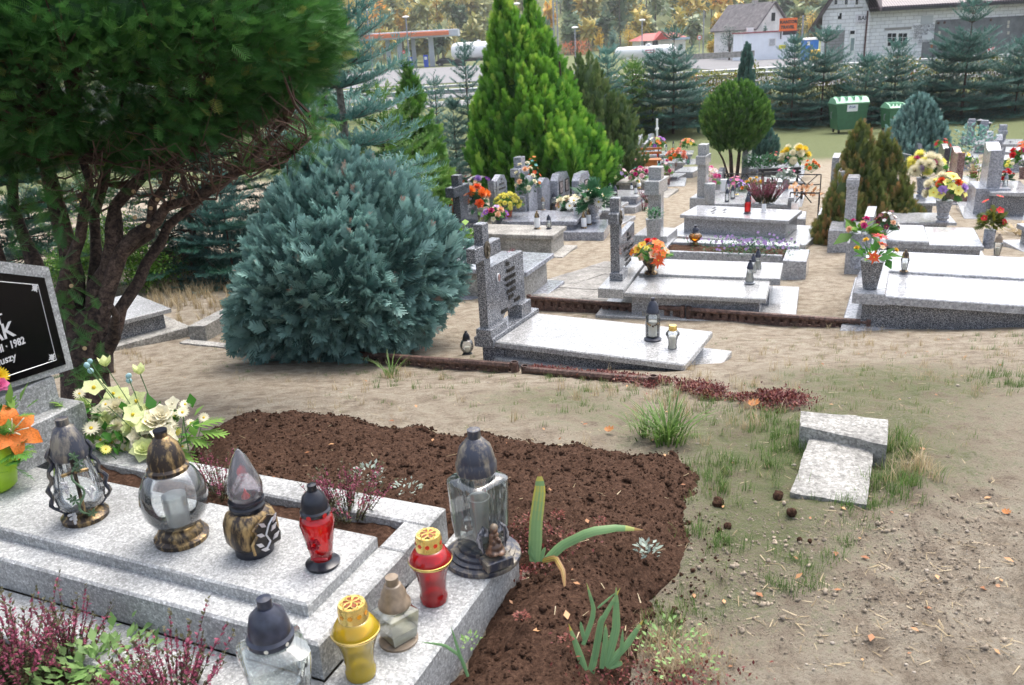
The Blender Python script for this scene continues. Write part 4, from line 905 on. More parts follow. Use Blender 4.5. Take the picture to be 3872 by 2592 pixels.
# pale steps beside the pink grave
r = Rect((2562, 650), (2605, 651), (2621, 634), -1.78); root = empty('step_slab', r.w(.1, .1, -1.95), 'two white stone slabs set in the grass right of the reddish grave', 'step'); gb(root, 'slab', 'granite_pale', r, -.1, r.L+.1, 0, r.W, -2.1, -1.78, .01); gb(root, 'slab', 'granite_pale', r, -.35, r.L*.8, -.75, -.06, -2.1, -1.80, .01)
# headstones of these rows
crosspillar('cd', 'dark grey stone cross beside the small dark tablet, at the edge of the blue bush', 1742, 880, 662, .13, .12, (702, 738), .50, 'granite_black', zb=-1.10, base=(.3, .04))
stele('jul', 'small dark tablet with pale letters right of the dark grey cross', 1780, 860, 734, .42, .05, 'granite_black', 'rect', zb=-1.10, letters=[('Ś. P.', 0, .82, .03), ('JULIAN', 0, .6, .055), ('WÓJCIK', 0, .4, .045)], lmat='silver')
stele('rat', 'pale wavy-topped headstone with a thin engraved cross, beside the yellow chrysanthemums', 1888, 812, 662, .52, .11, 'granite_smooth', 'wave', zb=-1.18, letters=[('Ś.P.', .1, .86, .03), ('URSZULA', .08, .75, .035), ('KRZYWICKA', .1, .63, .035), ('1928 - 1996', .1, .52, .03), ('WACŁAW', .15, .42, .035), ('RATAJ', .15, .31, .05)])
r_ = GR['rat'][1]; mb = MB(); mb.tube([r_.w(.058, -.16, -1.18+.1), r_.w(.058, -.16, -1.18+.6)], .006, 4); mb.tube([r_.w(.058, -.22, -1.18+.47), r_.w(.058, -.10, -1.18+.47)], .006, 4); mb.build('engraved_cross', GREY_INK, GR['rat'][0])
crosspillar('ct', 'tall pale stone cross with cream roses in front of the golden thuja', 1973, 800, 593, .17, .14, (633, 664), .44, 'granite_smooth', zb=-1.22, base=(.34, .30))
stele('s1', 'rounded pale stone hung with an orange and turquoise wreath', 2008, 800, 662, .36, .1, 'granite_smooth', 'round', zb=-1.22)
stele('s2', 'low plain pale stone right of the wreath', 2056, 780, 672, .40, .12, 'granite_smooth', 'round', zb=-1.25)
for k, bx, lab in [('s3', 2120, 'pointed pale headstone with two framed dark pictures, left of the thin thuja stem'), ('s4', 2200, 'pale headstone with a framed dark picture, right of the thin thuja stem')]:
 root_, P, u, v, h = stele(k, lab, bx, 768, 652, .62, .14, 'granite_smooth', 'slant', zb=-1.3)
 for a in ((-.22, .25) if k == 's3' else (.1,)):
  mb = MB(); c = P+u*.072+v*a*.62+ZU*h*.55; mb.prism([c+v*x+ZU*y for x, y in ((-.085, -.12), (.085, -.12), (.085, .12), (-.085, .12))], u*.006); f = mb.build('picture_frame', INK, root_)
  mb = MB(); c = c+u*.007; mb.prism([c+v*x+ZU*y for x, y in ((-.06, -.095), (.06, -.095), (.06, .095), (-.06, .095))], u*.003); mb.build('picture', plain((.35, .3, .3), .3, 0, .8, 25, name='picture'), f)
stele('s5', 'grey wavy headstone half hidden behind the dark cross', 1722, 745, 645, .5, .1, 'granite_smooth', 'wave', zb=-1.3, letters=[('MICHALSKI', .1, .55, .04), ('1920 - 1991', .1, .42, .03)])
stele('s6', 'upright black stone edge standing left of the golden thuja foot', 1832, 700, 610, .5, .08, 'granite_black', 'rect')
for k, bx, by, ty, w, lab in [('pk1', 2277, 683, 594, .55, 'pink granite headstone with white lines of text near the small thujas'), ('pk2', 2362, 645, 553, .75, 'shield-shaped pink granite headstone left of the wooden bench')]:
 stele(k, lab, bx, by, ty, w, .1, 'granite_pink', 'notch' if k == 'pk1' else 'wave', base=(.4, .1), zb=-1.5, letters=[('Ś.P.', 0, .8, .05), ('STANISŁAW', 0, .66, .05), ('1931 - 2001', 0, .5, .04), ('HELENA', 0, .36, .05), ('1935 - 2005', 0, .22, .04)] if k == 'pk1' else [('JAN NOWAK', .05, .6, .06)], lmat='silver')
stele('f1', 'tall narrow grey headstone behind the wooden bench', 2414, 600, 512, .6, .12, 'granite_smooth', 'notch')
stele('f2', 'pair of slim pale pillars joined as one headstone beyond the bench', 2462, 585, 507, .5, .13, 'granite_smooth', 'slant')
stele('f3', 'darker grey stone with a carved panel between the tall narrow stone and the slim pillars', 2438, 598, 535, .6, .1, 'granite_far', 'notch')
crosspillar('fc', 'thin white cross on a pole at the edge of the hedge', 2484, 572, 450, .06, .06, (484, 492), .28, 'white_paint', base=(.2, .05), ath=0)
# G4 and the graves behind it
root, r = grave('g4', 'white polished slab grave with a red lantern, alone on its white apron', (2571, 812), (2959, 834), (2965, 788), -1.0, 'granite_pale', 'granite_far', .05, .3, .05, (.2, .3, .22, .25), az=-1.28, L=1.62, Wd=.80)
for i, s in enumerate(['ANNA', 'JÓZEF', 'MAJEWSCY', '1912', '1979']):
 text('lettering', s, r.w(.35+.17*(i % 2)+.03*i, .62-.1*i, -.9975), nrm(r.v-.0*r.u), -r.u, .045, GREY_INK, root, 'CENTER', .0008, .9)
grave('g5', 'pale granite grave with heather and a row of lanterns behind the white slab', (2680, 771), (2977, 774), (2984, 750), -1.13, 'granite_pale', 'granite_far', .05, .3, .04, (.25, .3, .05, .0), az=-1.35)
grave('g6', 'white slab directly behind the heather grave, crowded with flowers', (2690, 748), (3003, 748), (3006, 715), -1.17, 'granite_pale', 'granite_far', .05, .3, .04, (.2, .1, .0, .1), az=-1.42)
crosspillar('c5', 'speckled granite cross at the head of the heather grave', 2656, 768, 545, .22, .14, (585, 618), .42, 'granite_light', zb=-1.15, base=(.34, .12))
grave('g7', 'white polished grave under the black bench', (2800, 720), (3015, 722), (3025, 670), -1.35, 'granite_pale', 'granite_pale', .05, .3, .05, (.1, .1, .1, .1))
grave('g8', 'grey grave heaped with wreaths behind the black bench', (2830, 640), (3020, 640), (3025, 590), -1.62, 'granite_smooth', 'concrete', .06, .3, .05, (.1, .1, .1, .1))
stele('f4', 'tall pale headstone pair with hanging flowers between the ball thuja and the wreaths', 2822, 665, 560, .6, .14, 'granite_pale', 'slant')
stele('f5', 'slim grey headstone behind the ball thuja stems', 2868, 600, 534, .5, .14, 'granite_smooth', 'rect')
stele('f6', 'small dark rounded headstone left of the ball thuja stems', 2728, 690, 634, .45, .1, 'granite_far', 'round')
# thin stones at the left side of the browning thujas
stele('t1', 'thin polished stone edge, furthest of the three by the browning thujas', 3148, 800, 588, .55, .10, 'granite_pale', 'rect', base=(.4, 0), zb=-1.2, ang=-24)
stele('t2', 'thin polished stone, middle of the three by the browning thujas', 3172, 830, 642, .5, .10, 'granite_pale', 'rect', base=(.4, 0), zb=-1.12, ang=-24)
crosspillar('t3', 'thick white stone cross seen edge-on, nearest of the three by the browning thujas', 3212, 860, 666, .30, .14, (672, 700), .34, 'granite_pale', zb=-1.02, base=(.5, .02), ang=-24)
# G3 and neighbours
root, r = grave('g3', 'big pale double grave at the right edge with a speckled hexagonal vase', (3238, 1114), (3872, 1157), (3796, 979), -.55, 'granite_pale', 'granite_dark', .07, .3, .06, None, L=1.45, Wd=.76)
uR = r.loc(3796, 979)[0]; r.L = uR
gb(root, 'slab', 'granite_pale', r, 1.4505, uR, 0, .76, -.62, -.5505, .008) if uR > 1.47 else None
gb(root, 'slab', 'granite_pale', r, .0, max(1.45, uR), .7605, 1.52, -.62, -.528, .008, 'rear slab, set slightly higher')
gb(root, 'base', 'granite_dark', r, .05, max(1.45, uR)-.08, .05, 1.47, -1.2, -.6205, 0); gb(root, 'foundation', 'granite_pale', r, -.1, max(1.45, uR)+.1, -.1, 1.62, -1.3, -.84, .008)
gb(root, 'head_block', 'granite_pale', r, -.03, .225, -.02, 1.54, -.625, -.527, .008)
root, r = grave('g3b', 'polished white grave with a raised left slab, behind the big double one', (3357, 921), (3722, 932), (3690, 862), -.76, 'granite_pale', 'granite_far', .05, .3, .03, (.4, .1, .1, .1), az=-1.0)
gb(root, 'slab', 'granite_pale', r, -.02, .42, -.02, .84, -.759, -.72, .012, 'raised left slab')
stele('t4', 'thick polished stone slab with a speckled edge, left of the raised white slab', 3284, 895, 800, .62, .10, 'granite_pale', 'rect', base=(.42, 0), zb=-.74, ang=-26)
grave('m1', 'white slab with the further tall urn of flowers on it', (3380, 766), (3546, 768), (3535, 734), -1.05, 'granite_pale', 'granite_far', .05, .3, .06, (.1, .0, .1, .1))
grave('m2', 'low white slab edged with tiny red leaves, carrying the nearer urn', (3375, 841), (3618, 843), (3585, 805), -1.02, 'granite_pale', 'granite_far', .04, .15, .1, None)
root, r = grave('m3', 'grey granite grave with a tall plain headstone at the right edge', (3745, 728), (3900, 730), (3890, 684), -1.08, 'granite_pale', 'granite_dark', .06, .3, .05, (.35, .1, .2, .1))
stele('m3s', 'tall plain grey headstone with a notched top at the right edge', 3742, 700, 545, .62, .2, 'granite_smooth', 'notch', zb=-1.05, base=(.5, .1), ang=-20)
grave('m4', 'dark reddish grave with pale top slabs and a terracotta pot', (3560, 700), (3700, 702), (3705, 665), -1.28, 'granite_pale', 'granite_pink', .05, .35, .05, (.1, .1, .15, .1))
stele('m5', 'brown-backed headstone among the yellow flowers', 3612, 672, 560, .55, .12, 'granite_pink', 'notch', zb=-1.25, ang=-15)
stele('m6', 'dark curved headstone left of the brown-backed one', 3560, 660, 545, .55, .1, 'granite_black', 'wave', zb=-1.3, ang=-15)
stele('m7', 'dark slanted headstone under the right side of the blue cypress', 3466, 620, 543, .5, .1, 'granite_black', 'slant', ang=-15)
for k, bx, by, ty, ay, lab in [('r1', 3664, 545, 450, (462, 475), 'pale twin-pillar stone cross, leftmost at the far right'), ('r2', 3711, 560, 456, (475, 492), 'pale stone cross between the two small black lamps'), ('r3', 3782, 560, 472, (492, 506), 'pale stone cross, rightmost at the far right')]:
 crosspillar(k, lab, bx, by, ty, .26, .2, ay, .5, 'granite_smooth', base=(.5, .2), ath=.02)
for k, bx, by, ty, lab in [('r4', 3730, 600, 498, 'slanted pale headstone below the middle far cross'), ('r5', 3768, 590, 510, 'pale pointed headstone below the rightmost far cross')]:
 stele(k, lab, bx, by, ty, .6, .15, 'granite_smooth', 'slant')
for i, (x, y, x2, lab) in enumerate([(3790, 545, 3860, 'pale slab grave furthest right under the spruces'), (3800, 575, 3880, 'pale slab grave beside the rightmost far cross'), (3680, 545, 3745, 'pale slab grave behind the far left twin-pillar cross'), (3620, 600, 3700, 'grey slab grave with planted roses'), (3790, 605, 3885, 'pale slab grave with a dark planter in its top')]):
 z = gp(x, y+25)[2]+.35; grave('x%d' % i, lab, (x, y), (x2, y+1), (x2+4, y-18), z, 'granite_pale', 'granite_smooth', .08, .3, .05, (.1, .1, .1, .1))
grave('e1', 'corner of a white slab cut by the right edge of the picture', (3845, 845), (3900, 870), (3930, 830), -.95, 'granite_pale', 'granite_far', .06)
# left slab behind the yew
zq = gp(560, 1330)[2]
grave('lb', 'pale slab grave behind the trunk of the yew', (373, 1234), (646, 1165), (402, 1131), zq+.26, 'granite_light', 'granite_dark', .045, .3, .06, (.2, .12, .1, .1), az=zq+.06, amat='concrete')
def kerbline(name, pts, w, h, mat, label, cat):
 mb = MB()
 for (a, b) in zip(pts[:-1], pts[1:]):
  A, Bq = gp(*a), gp(*b); d = nrm((Bq-A)[None])[0]; s = np.array([-d[1], d[0], 0])*w/2
  V = [A-s+ZU*h, A+s+ZU*h, Bq+s+ZU*h, Bq-s+ZU*h]; V += [p-ZU*(h+.25) for p in V]; mb.add(V, [(0, 1, 2, 3), (0, 4, 5, 1), (1, 5, 6, 2), (2, 6, 7, 3), (3, 7, 4, 0), (7, 6, 5, 4)])
 return tag(mb.build(name, M[mat], None), label, cat)
kerbline('concrete_ramp', [(752, 1290), (985, 1160)], .17, .15, 'concrete', 'sloping concrete kerb plank left of the blue bush', 'kerb')
kerbline('concrete_kerb', [(695, 1297), (1120, 1342)], .10, .02, 'concrete', 'old concrete kerb flush with the sand, left of the rusty edging', 'kerb')
kerbline('concrete_kerb', [(1760, 1075), (1800, 1040)], .10, .08, 'concrete', 'short concrete kerb between the blue bush and the dark speckled cross', 'kerb')
# paving slabs
def paving():
 g = np.random.default_rng(3); r = Rect((1985, 1105), (2085, 1118), (2235, 958), terr(.5, 7.3)+.02); k = 0
 nU, nV = 3, 6; r0 = r.W/nV
 for i in range(nU):
  for j in range(nV):
   if i == 2 and j > 4: continue
   mb = MB(); u0, v0 = -.55+i*.50, j*.50-.1; P = r.w(u0, v0); zz = terr(P[0], P[1]); 
   mb.box(r.w(u0+.006, v0+.006), r.u, r.v, .488, .488, -.1, .0, bev=.006); 
   c = r.w(u0+.25, v0+.25); 
   V = np.array(mb.v); V[:, 2] += np.array([terr(p[0], p[1]) for p in V])+.018+g.uniform(-.004, .006); mb.v = [tuple(p) for p in V]
   o = mb.build('paving_slab', M['paving'], None); tag(o, 'square worn concrete paving slab of the path behind the dark speckled cross', 'paving slab', 'paving slabs of the path'); k += 1
paving()
# two old stone slabs lying in the grass
for nm, poly, h, lab in [('stone_slab', [(3025, 1605), (3030, 1550), (3360, 1582), (3355, 1680)], .075, 'rough grey stone block lying in the grass, the upper one'), ('stone_slab', [(2990, 1858), (3062, 1648), (3307, 1680), (3278, 1905)], .06, 'weathered pale stone slab lying in front of the rough block')]:
 zt = gp(3150, 1750)[2]+h; P = [zp(x, y, zt+(.03 if 'upper' in lab else 0)) for x, y in poly]; c = sum(P)/4
 n = 14; mb = MB(); U_ = np.linspace(0, 1, n); top = []
 for a in U_:
  for b in U_: top.append((P[0]*(1-a)+P[3]*a)*(1-b)+(P[1]*(1-a)+P[2]*a)*b)
 top = np.array(top); e = np.minimum.reduce([np.repeat(U_, n), 1-np.repeat(U_, n), np.tile(U_, n), 1-np.tile(U_, n)]); nz = fbm(top*18, 3, 3)
 top[:, 2] += nz*.004-np.where(e < .01, .006, 0); top[:, 0] += np.where(e < .01, fbm(top*25, 2, 5)*.003, 0); top[:, 1] += np.where(e < .01, fbm(top*25, 2, 7)*.003, 0)
 idx = np.arange(n*n).reshape(n, n); Fq = [(idx[i, j], idx[i, j+1], idx[i+1, j+1], idx[i+1, j]) for i in range(n-1) for j in range(n-1)]
 ring = [idx[0, j] for j in range(n)]+[idx[i, n-1] for i in range(1, n)]+[idx[n-1, j] for j in range(n-2, -1, -1)]+[idx[i, 0] for i in range(n-2, 0, -1)]
 V = list(top); b0 = len(V)
 for q in ring: p = V[q].copy(); p[2] = zt-h-.12; V.append(p)
 m = len(ring); Fq += [(ring[k], ring[(k+1) % m], b0+(k+1) % m, b0+k) for k in range(m)]
 mb.add(V, Fq); o = mb.build(nm, M['old_stone'], None); tag(o, lab, 'stone slab')
# rusty steel edgings with rows of holes
def edging(name, a, b, za, zb, h, label, n, hole=True):
 A, Bq = zp(*a, za), zp(*b, zb); d = Bq-A; L = np.linalg.norm(d[:2]); u = d/np.linalg.norm(d); v = nrm(np.cross(ZU, u)[None])[0]
 root = empty('rusty_edging', (A+Bq)/2-ZU*h, label, 'edging', 'rusty steel edgings')
 mb = MB(); r = .024
 mb.tube([A+u*L*t-ZU*.012 for t in np.linspace(0, 1, 6)], r, 8); 
 c = [A-v*.026-ZU*.004, A+v*.026-ZU*.004]
 mb.build('rail', M['rust'], root, True)
 web = MB(); k = n; s = L/k
 for i in range(k):    # web between the holes
  p = A+u*(s*i); web.prism([p-ZU*.03, p+u*s*.66-ZU*.03, p+u*s*.66-ZU*h, p-ZU*h], v*.012)
  web.prism([p+u*s*.66-ZU*h*.62, p+u*s-ZU*h*.62, p+u*s-ZU*h, p+u*s*.66-ZU*h], v*.012)
 web.prism([A+v*.045-ZU*.02, Bq+v*.045-ZU*.02, Bq+v*.045-ZU*(h+.02), A+v*.045-ZU*(h+.02)], v*.006)
 web.build('web', M['rust'], root)
 for e in (A, Bq):
  t = MB(); t.lathe([(.026, -h), (.026, .018), (.019, .018), (.019, -.03)], e, 10); t.build('end_tube', M['rust'], root, True)
e_ = lambda x, y, h: gp(x, y)[2]+h
edging('e', (1140, 1318), (1945, 1378), e_(1140, 1345, .06), e_(1945, 1420, .07), .10, 'rusty steel edging with a row of holes, running in front of the blue bush', 24)
edging('e', (1985, 1392), (2470, 1432), e_(1985, 1420, .06), e_(2470, 1458, .02), .10, 'rusty steel edging sunk in the red sedum, in front of the speckled grave', 20)
edging('e', (2000, 1122), (2580, 1165), e_(2000, 1176, .14), e_(2580, 1205, .12), .15, 'rusty steel edging with holes behind the speckled grave, left length', 18)
edging('e', (2605, 1167), (3285, 1214), e_(2605, 1207, .12), e_(3285, 1238, .07), .12, 'rusty steel edging behind the speckled grave, right length sinking into the sand', 20)
# ---------------- grave lanterns ----------------
def prof_scale(p, h): return [(a*h, b*h) for a, b in p]
LAMP = {
 'jar': dict(base=[(.19, 0), (.20, .03), (.16, .06), (.14, .08)], glass=[(.13, .08), (.165, .11), (.165, .5), (.15, .57), (.12, .62), (.12, .66)], lid=[(.145, .64), (.15, .69), (.13, .72), (.12, .8), (.085, .88), (.045, .92), (.045, .99), (0, .995)]),
 'pear': dict(base=[(.20, 0), (.205, .04), (.15, .08), (.12, .09)], glass=[(.12, .09), (.19, .16), (.21, .26), (.185, .4), (.15, .54), (.135, .64)], lid=[(.15, .62), (.16, .68), (.145, .72), (.13, .8), (.09, .9), (.055, .93), (.055, .99), (0, .995)]),
 'globe': dict(base=[(.215, 0), (.22, .04), (.185, .06), (.185, .09), (.15, .13), (.135, .14)], glass=[(.13, .14), (.2, .18), (.255, .28), (.27, .40), (.255, .5), (.2, .61), (.15, .65)], lid=[(.16, .63), (.165, .67), (.145, .69), (.145, .75), (.115, .86), (.065, .93), (.05, .94), (.05, .995), (0, 1)]),
 'vaselamp': dict(base=[(.18, 0), (.19, .04), (.12, .07), (.11, .09)], glass=[(.11, .09), (.12, .12), (.17, .42), (.19, .55), (.17, .62), (.13, .65), (.13, .67)], lid=[(.16, .65), (.165, .69), (.145, .71), (.145, .76), (.12, .86), (.06, .92), (.05, .92), (.05, .99), (0, 1)]),
 'goldlid': dict(base=None, glass=[(.17, 0), (.18, .02), (.18, .10), (.165, .14), (.17, .2), (.19, .38), (.24, .52), (.26, .56), (.275, .60), (.275, .64), (.2, .75), (.165, .78)], lid=[(.17, .76), (.17, .8), (.165, .82), (.165, .93), (.15, .97), (.05, .965), (0, .98)]),
 'squat': dict(base=[(.14, 0), (.15, .05), (.10, .14), (.12, .16)], glass=[(.12, .16), (.25, .24), (.33, .36), (.33, .44), (.26, .54), (.17, .6)], lid=[(.18, .58), (.185, .64), (.16, .66), (.16, .76), (.12, .84), (.06, .88), (.09, .92), (.09, .97), (0, .985)]),
 'skirt': dict(base=[(.22, 0), (.22, .03), (.15, .05), (.15, .07)], glass=[(.17, .07), (.18, .12), (.135, .4), (.11, .56), (.12, .6)], lid=[(.13, .59), (.135, .66), (.115, .7), (.09, .82), (.05, .88), (.06, .93), (.045, .98), (0, .985)]),
}
def lamp(key, P, h, label, glassm='glass', capm='black_plastic', basem=None, group='grave lanterns', rz=0., sq=False, wax=.35, seg=20, ribs=0, waxm='wax'):
 D = LAMP[key]; P = np.array(P, float); root = empty('grave_lantern', P, label, 'lantern', group, rz)
 basem = basem or capm; sgl = 4 if sq else seg
 rot = None
 if D['base']: mb = MB(); mb.lathe(prof_scale([(0, 0)]+D['base']+[(0, D['base'][-1][1])], h), P, seg); mb.build('base', M[basem], root, True)
 mb = MB(); gp_ = prof_scale(D['glass'], h)
 if sq:
  c45 = math.cos(R(45)+rz), math.sin(R(45)+rz); rot = np.array([[c45[0], -c45[1], 0], [c45[1], c45[0], 0], [0, 0, 1]]); gp_ = [(a*1.25, b) for a, b in gp_]
 mb.lathe(gp_, P, sgl if not ribs else seg*2, rot=rot)
 if ribs:
  V = np.array(mb.v); d = V-P; a = np.arctan2(d[:, 1], d[:, 0]); k = 1+.028*np.sin(a*ribs+d[:, 2]/h*4); V[:, 0] = P[0]+d[:, 0]*k; V[:, 1] = P[1]+d[:, 1]*k; mb.v = [tuple(p) for p in V]
 g = mb.build('glass_body', M[glassm], root, not sq)
 mb = MB(); mb.lathe(prof_scale([(D['lid'][0][0]*.9, D['lid'][0][1])]+D['lid'], h), P, seg); lid = mb.build('lid', M[capm], root, True)
 if wax:
  z0 = D['glass'][0][1]+.01; mb = MB(); rr = D['glass'][0][0]*.72; mb.lathe(prof_scale([(0, z0), (rr, z0), (rr*1.05, z0+wax), (rr*.9, z0+wax), (0, z0+wax*.96)], h), P, 14); mb.build('candle', M[waxm], root, True)
 return root, g, lid
def vents(lid, P, r, z, n, size, mat, tilt=0):
 for k in range(n):
  mb = MB(); a = 2*math.pi*k/n+.3; d = np.array([math.cos(a), math.sin(a), 0]); s = np.array([-d[1], d[0], 0]); c = np.array(P)+d*(r+.0006)+ZU*z
  m = 10; mb.add([c+s*math.cos(t)*size+ZU*math.sin(t)*size for t in np.linspace(0, 2*math.pi, m, endpoint=False)], [tuple(range(m))]); mb.build('vent_hole', mat, lid)
def lpx(bx, by, z, top): P = zp(bx, by, z); return P, hsolve(P, top)
zS, zM2 = .30, zP
M['frost'] = glass('frosted_insert', (.85, .88, .88), 1.2, .35, (.85, .87, .86), .2)
def fore_lamps():
 # pear lantern with vine and grapes
 P, h = lpx(325, 1955, zS, 1580)
 root, g, lid = lamp('pear', P, h, 'dark-capped glass lantern with green vine and silver grapes, leftmost on the slab', 'glass', 'antique_blue', 'antique_gold', ribs=24, wax=0, seg=24)
 toc = nrm(((EYE-P)*[1, 1, 0])[None])[0]; sd = np.array([-toc[1], toc[0], 0])
 def pr(z): a = LAMP['pear']['glass']; return np.interp(z, [q[1] for q in a], [q[0] for q in a])
 mb = MB(); pts = [P+(toc*(pr(t)+.012))*h+sd*.01*math.sin(t*9)*0+ZU*t*h for t in np.linspace(.08, .66, 9)]
 mb.tube(pts, .006, 5); mb.tube([P+(toc*pr(.52)+sd*.11)*h+ZU*.53*h+toc*.006, P+(toc*(pr(.52)+.03))*h+ZU*.54*h, P+(toc*pr(.52)-sd*.11)*h+ZU*.53*h+toc*.006], .0055, 5); mb.build('wooden_cross', M['antique_gold'], root, True)
 vn = MB(); vp_ = []
 for t in np.linspace(.08, .72, 26):
  vp_.append(P+(toc*(pr(min(.62, t))+.035)+sd*.035*math.sin(t*22))*h+ZU*t*h)
 vn.tube(vp_, .0035, 5); vn.build('vine', plain((.09, .16, .08), .5, 0, .3, 60, name='green_enamel'), root, True)
 lf = MB()
 for t, s_ in ((.62, .05), (.57, .03), (.33, -.07), (.3, -.05), (.12, .06), (.69, .02)):
  c = P+(toc*(pr(min(.62, t))+.045)+sd*s_)*h+ZU*t*h
  for k in range(5):
   a = k*1.25+t*9; d = sd*math.cos(a)+ZU*math.sin(a); q = np.cross(d, toc); lf.add([c, c+d*.008+q*.004+toc*.003, c+d*.017, c+d*.008-q*.004+toc*.003], [(0, 1, 2, 3)])
 lf.build('vine_leaves', plain((.09, .16, .08), .5, 0, .3, 60), root)
 for t, s_ in ((.43, -.09), (.33, .08), (.1, -.09)):
  gr = MB(); g_ = np.random.default_rng(int(t*100))
  for k in range(26):
   f = g_.random(); c = P+(toc*(pr(t)+.02)+sd*(s_+g_.normal()*.022*(1.1-f)))*h+ZU*(t+.05-f*.11)*h+toc*g_.uniform(0, .008); gr.ball(c, .0042, 0, 6, 4)
  gr.build('grapes', M['silverleaf'], root, True)
 for sg in (-1, 1):
  sc = MB(); sc.tube([P+(sd*sg*(pr(t)+.03))*h+ZU*(t)*h+sd*sg*.006*math.sin(t*40) for t in np.linspace(.06, .74, 20)], [.004+.004*abs(math.sin(i)) for i in range(20)], 6); sc.build('side_handle', M['antique_blue'], root, True)
 # globe
 P, h = lpx(690, 2035, zS, 1625)
 root, g, lid = lamp('globe', P, h, 'big round clear globe lantern with an old-gold domed cap and foot', 'glass', 'antique_gold', seg=32, wax=.26, waxm='frost')
 pet = MB()
 for k in range(8):
  a = k*math.pi/4; d = np.array([math.cos(a), math.sin(a), 0]); s = np.array([-d[1], d[0], 0])
  pts = [P+d*(.125-.0*abs(x))*h+s*x*.05*h*(1-y*.25)+ZU*(.74+.12*y)*h-d*(.045*y**1.6)*h for x, y in [(-1, 0), (-.95, .4), (-.6, .8), (0, 1), (.6, .8), (.95, .4), (1, 0)]]
  pet.tube(pts, .0022, 4)
 pet.build('petal_ribs', M['antique_gold'], lid, True)
 mb = MB(); mb.lathe([(.055*h, .98*h), (.055*h, 1.0*h), (0, 1.001*h)], P, 16); mb.build('cap_knob', M['black_plastic'], lid, True)
 # flame lantern on a bronze block
 P, h = lpx(965, 2080, zS, 1700); root = empty('grave_lantern', P, 'lantern shaped as a clear glass flame on an old-gold block with a silver leaf branch', 'lantern', 'grave lanterns')
 toc = nrm(((EYE-P)*[1, 1, 0])[None])[0]; fr = nrm((toc+.55*np.array([-toc[1], toc[0], 0]))[None])[0]; sd = np.array([-fr[1], fr[0], 0])
 mb = MB(); mb.lathe(prof_scale([(0, 0), (.17, 0), (.175, .07), (.16, .09)], h), P, 24); mb.build('foot', M['black_plastic'], root, True)
 rt = np.column_stack([fr, sd, ZU]); mb = MB(); n = 28
 prf = [(.15, .08), (.19, .10), (.215, .15), (.22, .22), (.215, .32), (.185, .40), (.13, .435), (.11, .44)]; b = []
 for r_, z in prf:
  for k in range(n):
   a = 2*math.pi*k/n; q = (abs(math.cos(a))**3.2+abs(math.sin(a))**3.2)**(-1/3.2); b.append(P+(fr*math.cos(a)*q*.95+sd*math.sin(a)*q*1.08)*r_*h*.92+ZU*z*h)
 mb.add(b, [(i*n+k, i*n+(k+1) % n, (i+1)*n+(k+1) % n, (i+1)*n+k) for i in range(len(prf)-1) for k in range(n)]+[tuple(range((len(prf)-1)*n, len(prf)*n))]); mb.build('block', M['antique_gold'], root, True)
 c0 = P+fr*.209*h
 mb = MB(); mb.prism([c0+sd*x*h+ZU*z*h for x, z in [(-.13, .1), (.14, .12), (.15, .2), (.12, .28), (.13, .36), (.04, .40), (-.05, .36), (-.1, .33), (-.07, .27), (-.13, .2)]], fr*.003); mb.build('dark_panel', INK, root)
 mb = MB(); mb.tube([c0+fr*.004+sd*x*h+ZU*z*h for x, z in [(-.13, .1), (-.14, .2), (-.08, .27), (-.11, .33), (-.05, .37), (.04, .41), (.13, .37)]], .004, 5); mb.build('wavy_rim', M['antique_gold'], root, True)
 mb = MB(); mb.tube([c0+fr*.006+sd*x*h+ZU*z*h for x, z in [(-.02, .10), (.03, .16), (.0, .24), (.04, .32), (.09, .37)]], .003, 5)
 for x, z, a in [(-.07, .17, 2.5), (.09, .19, .6), (-.05, .26, 2.6), (.08, .28, .7), (-.02, .345, 2.4), (.10, .36, 1.0), (-.03, .11, 2.7)]:
  c = c0+fr*.006+sd*x*h+ZU*z*h; d = sd*math.cos(a)+ZU*math.sin(a); q = np.cross(d, fr); mb.prism([c-d*.013, c+q*.006, c+d*.015, c-q*.006], fr*.003)
 mb.build('leaf_branch', M['silverleaf'], root)
 mb = MB(); mb.lathe(prof_scale([(.15, .435), (.155, .47), (.14, .49), (.155, .50), (.155, .525), (.12, .53)], h), P, 24); mb.build('collar', M['black_plastic'], root, True)
 mb = MB(); mb.lathe(prof_scale([(.10, .5), (.145, .56), (.155, .63), (.13, .72), (.1, .82), (.06, .93), (.02, 1.), (0, 1.005)], h), P-np.array([.0, 0, 0]), 36)
 V = np.array(mb.v); d = V-P; V[:, :2] += (fbm(V*38, 2, 3)*.004)[:, None]; sw = np.clip(d[:, 2]/h-.55, 0, 1); V += -sd[None]*(sw**1.5*.05)[:, None]*0; mb.v = [tuple(p) for p in V]
 mb.build('glass_flame', glass('pressed_glass', (.78, .74, .78), 2.2, .22, (.8, .78, .82), .12), root, True)
 mb = MB(); mb.lathe([(.012, .5*h), (.012, .55*h), (.005, .58*h), (0, .63*h)], P, 10); mb.build('red_bulb', plain((.8, .03, .02), .3, 0, .1, 10, name='red_plastic'), root, True)
 # red vase lantern
 P, h = lpx(1222, 2135, zS, 1830)
 root, g, lid = lamp('vaselamp', P, h, 'red glass lantern with a black cap and foot, right end of the slab', 'glass_red', 'black_plastic', seg=24, wax=0)
 vents(lid, P, .166*h, .672*h, 6, .007, plain((.6, .02, .02), .4, 0, .1, 10))
 toc = nrm(((EYE-P)*[1, 1, 0])[None])[0]; sd = np.array([-toc[1], toc[0], 0]); mb = MB(); c = P+toc*.165*h-sd*.07*h+ZU*.36*h
 for k in range(7): a = k*.9; mb.ball(c+(sd*math.cos(a)+ZU*math.sin(a))*.012, .007, 0, 6, 4)
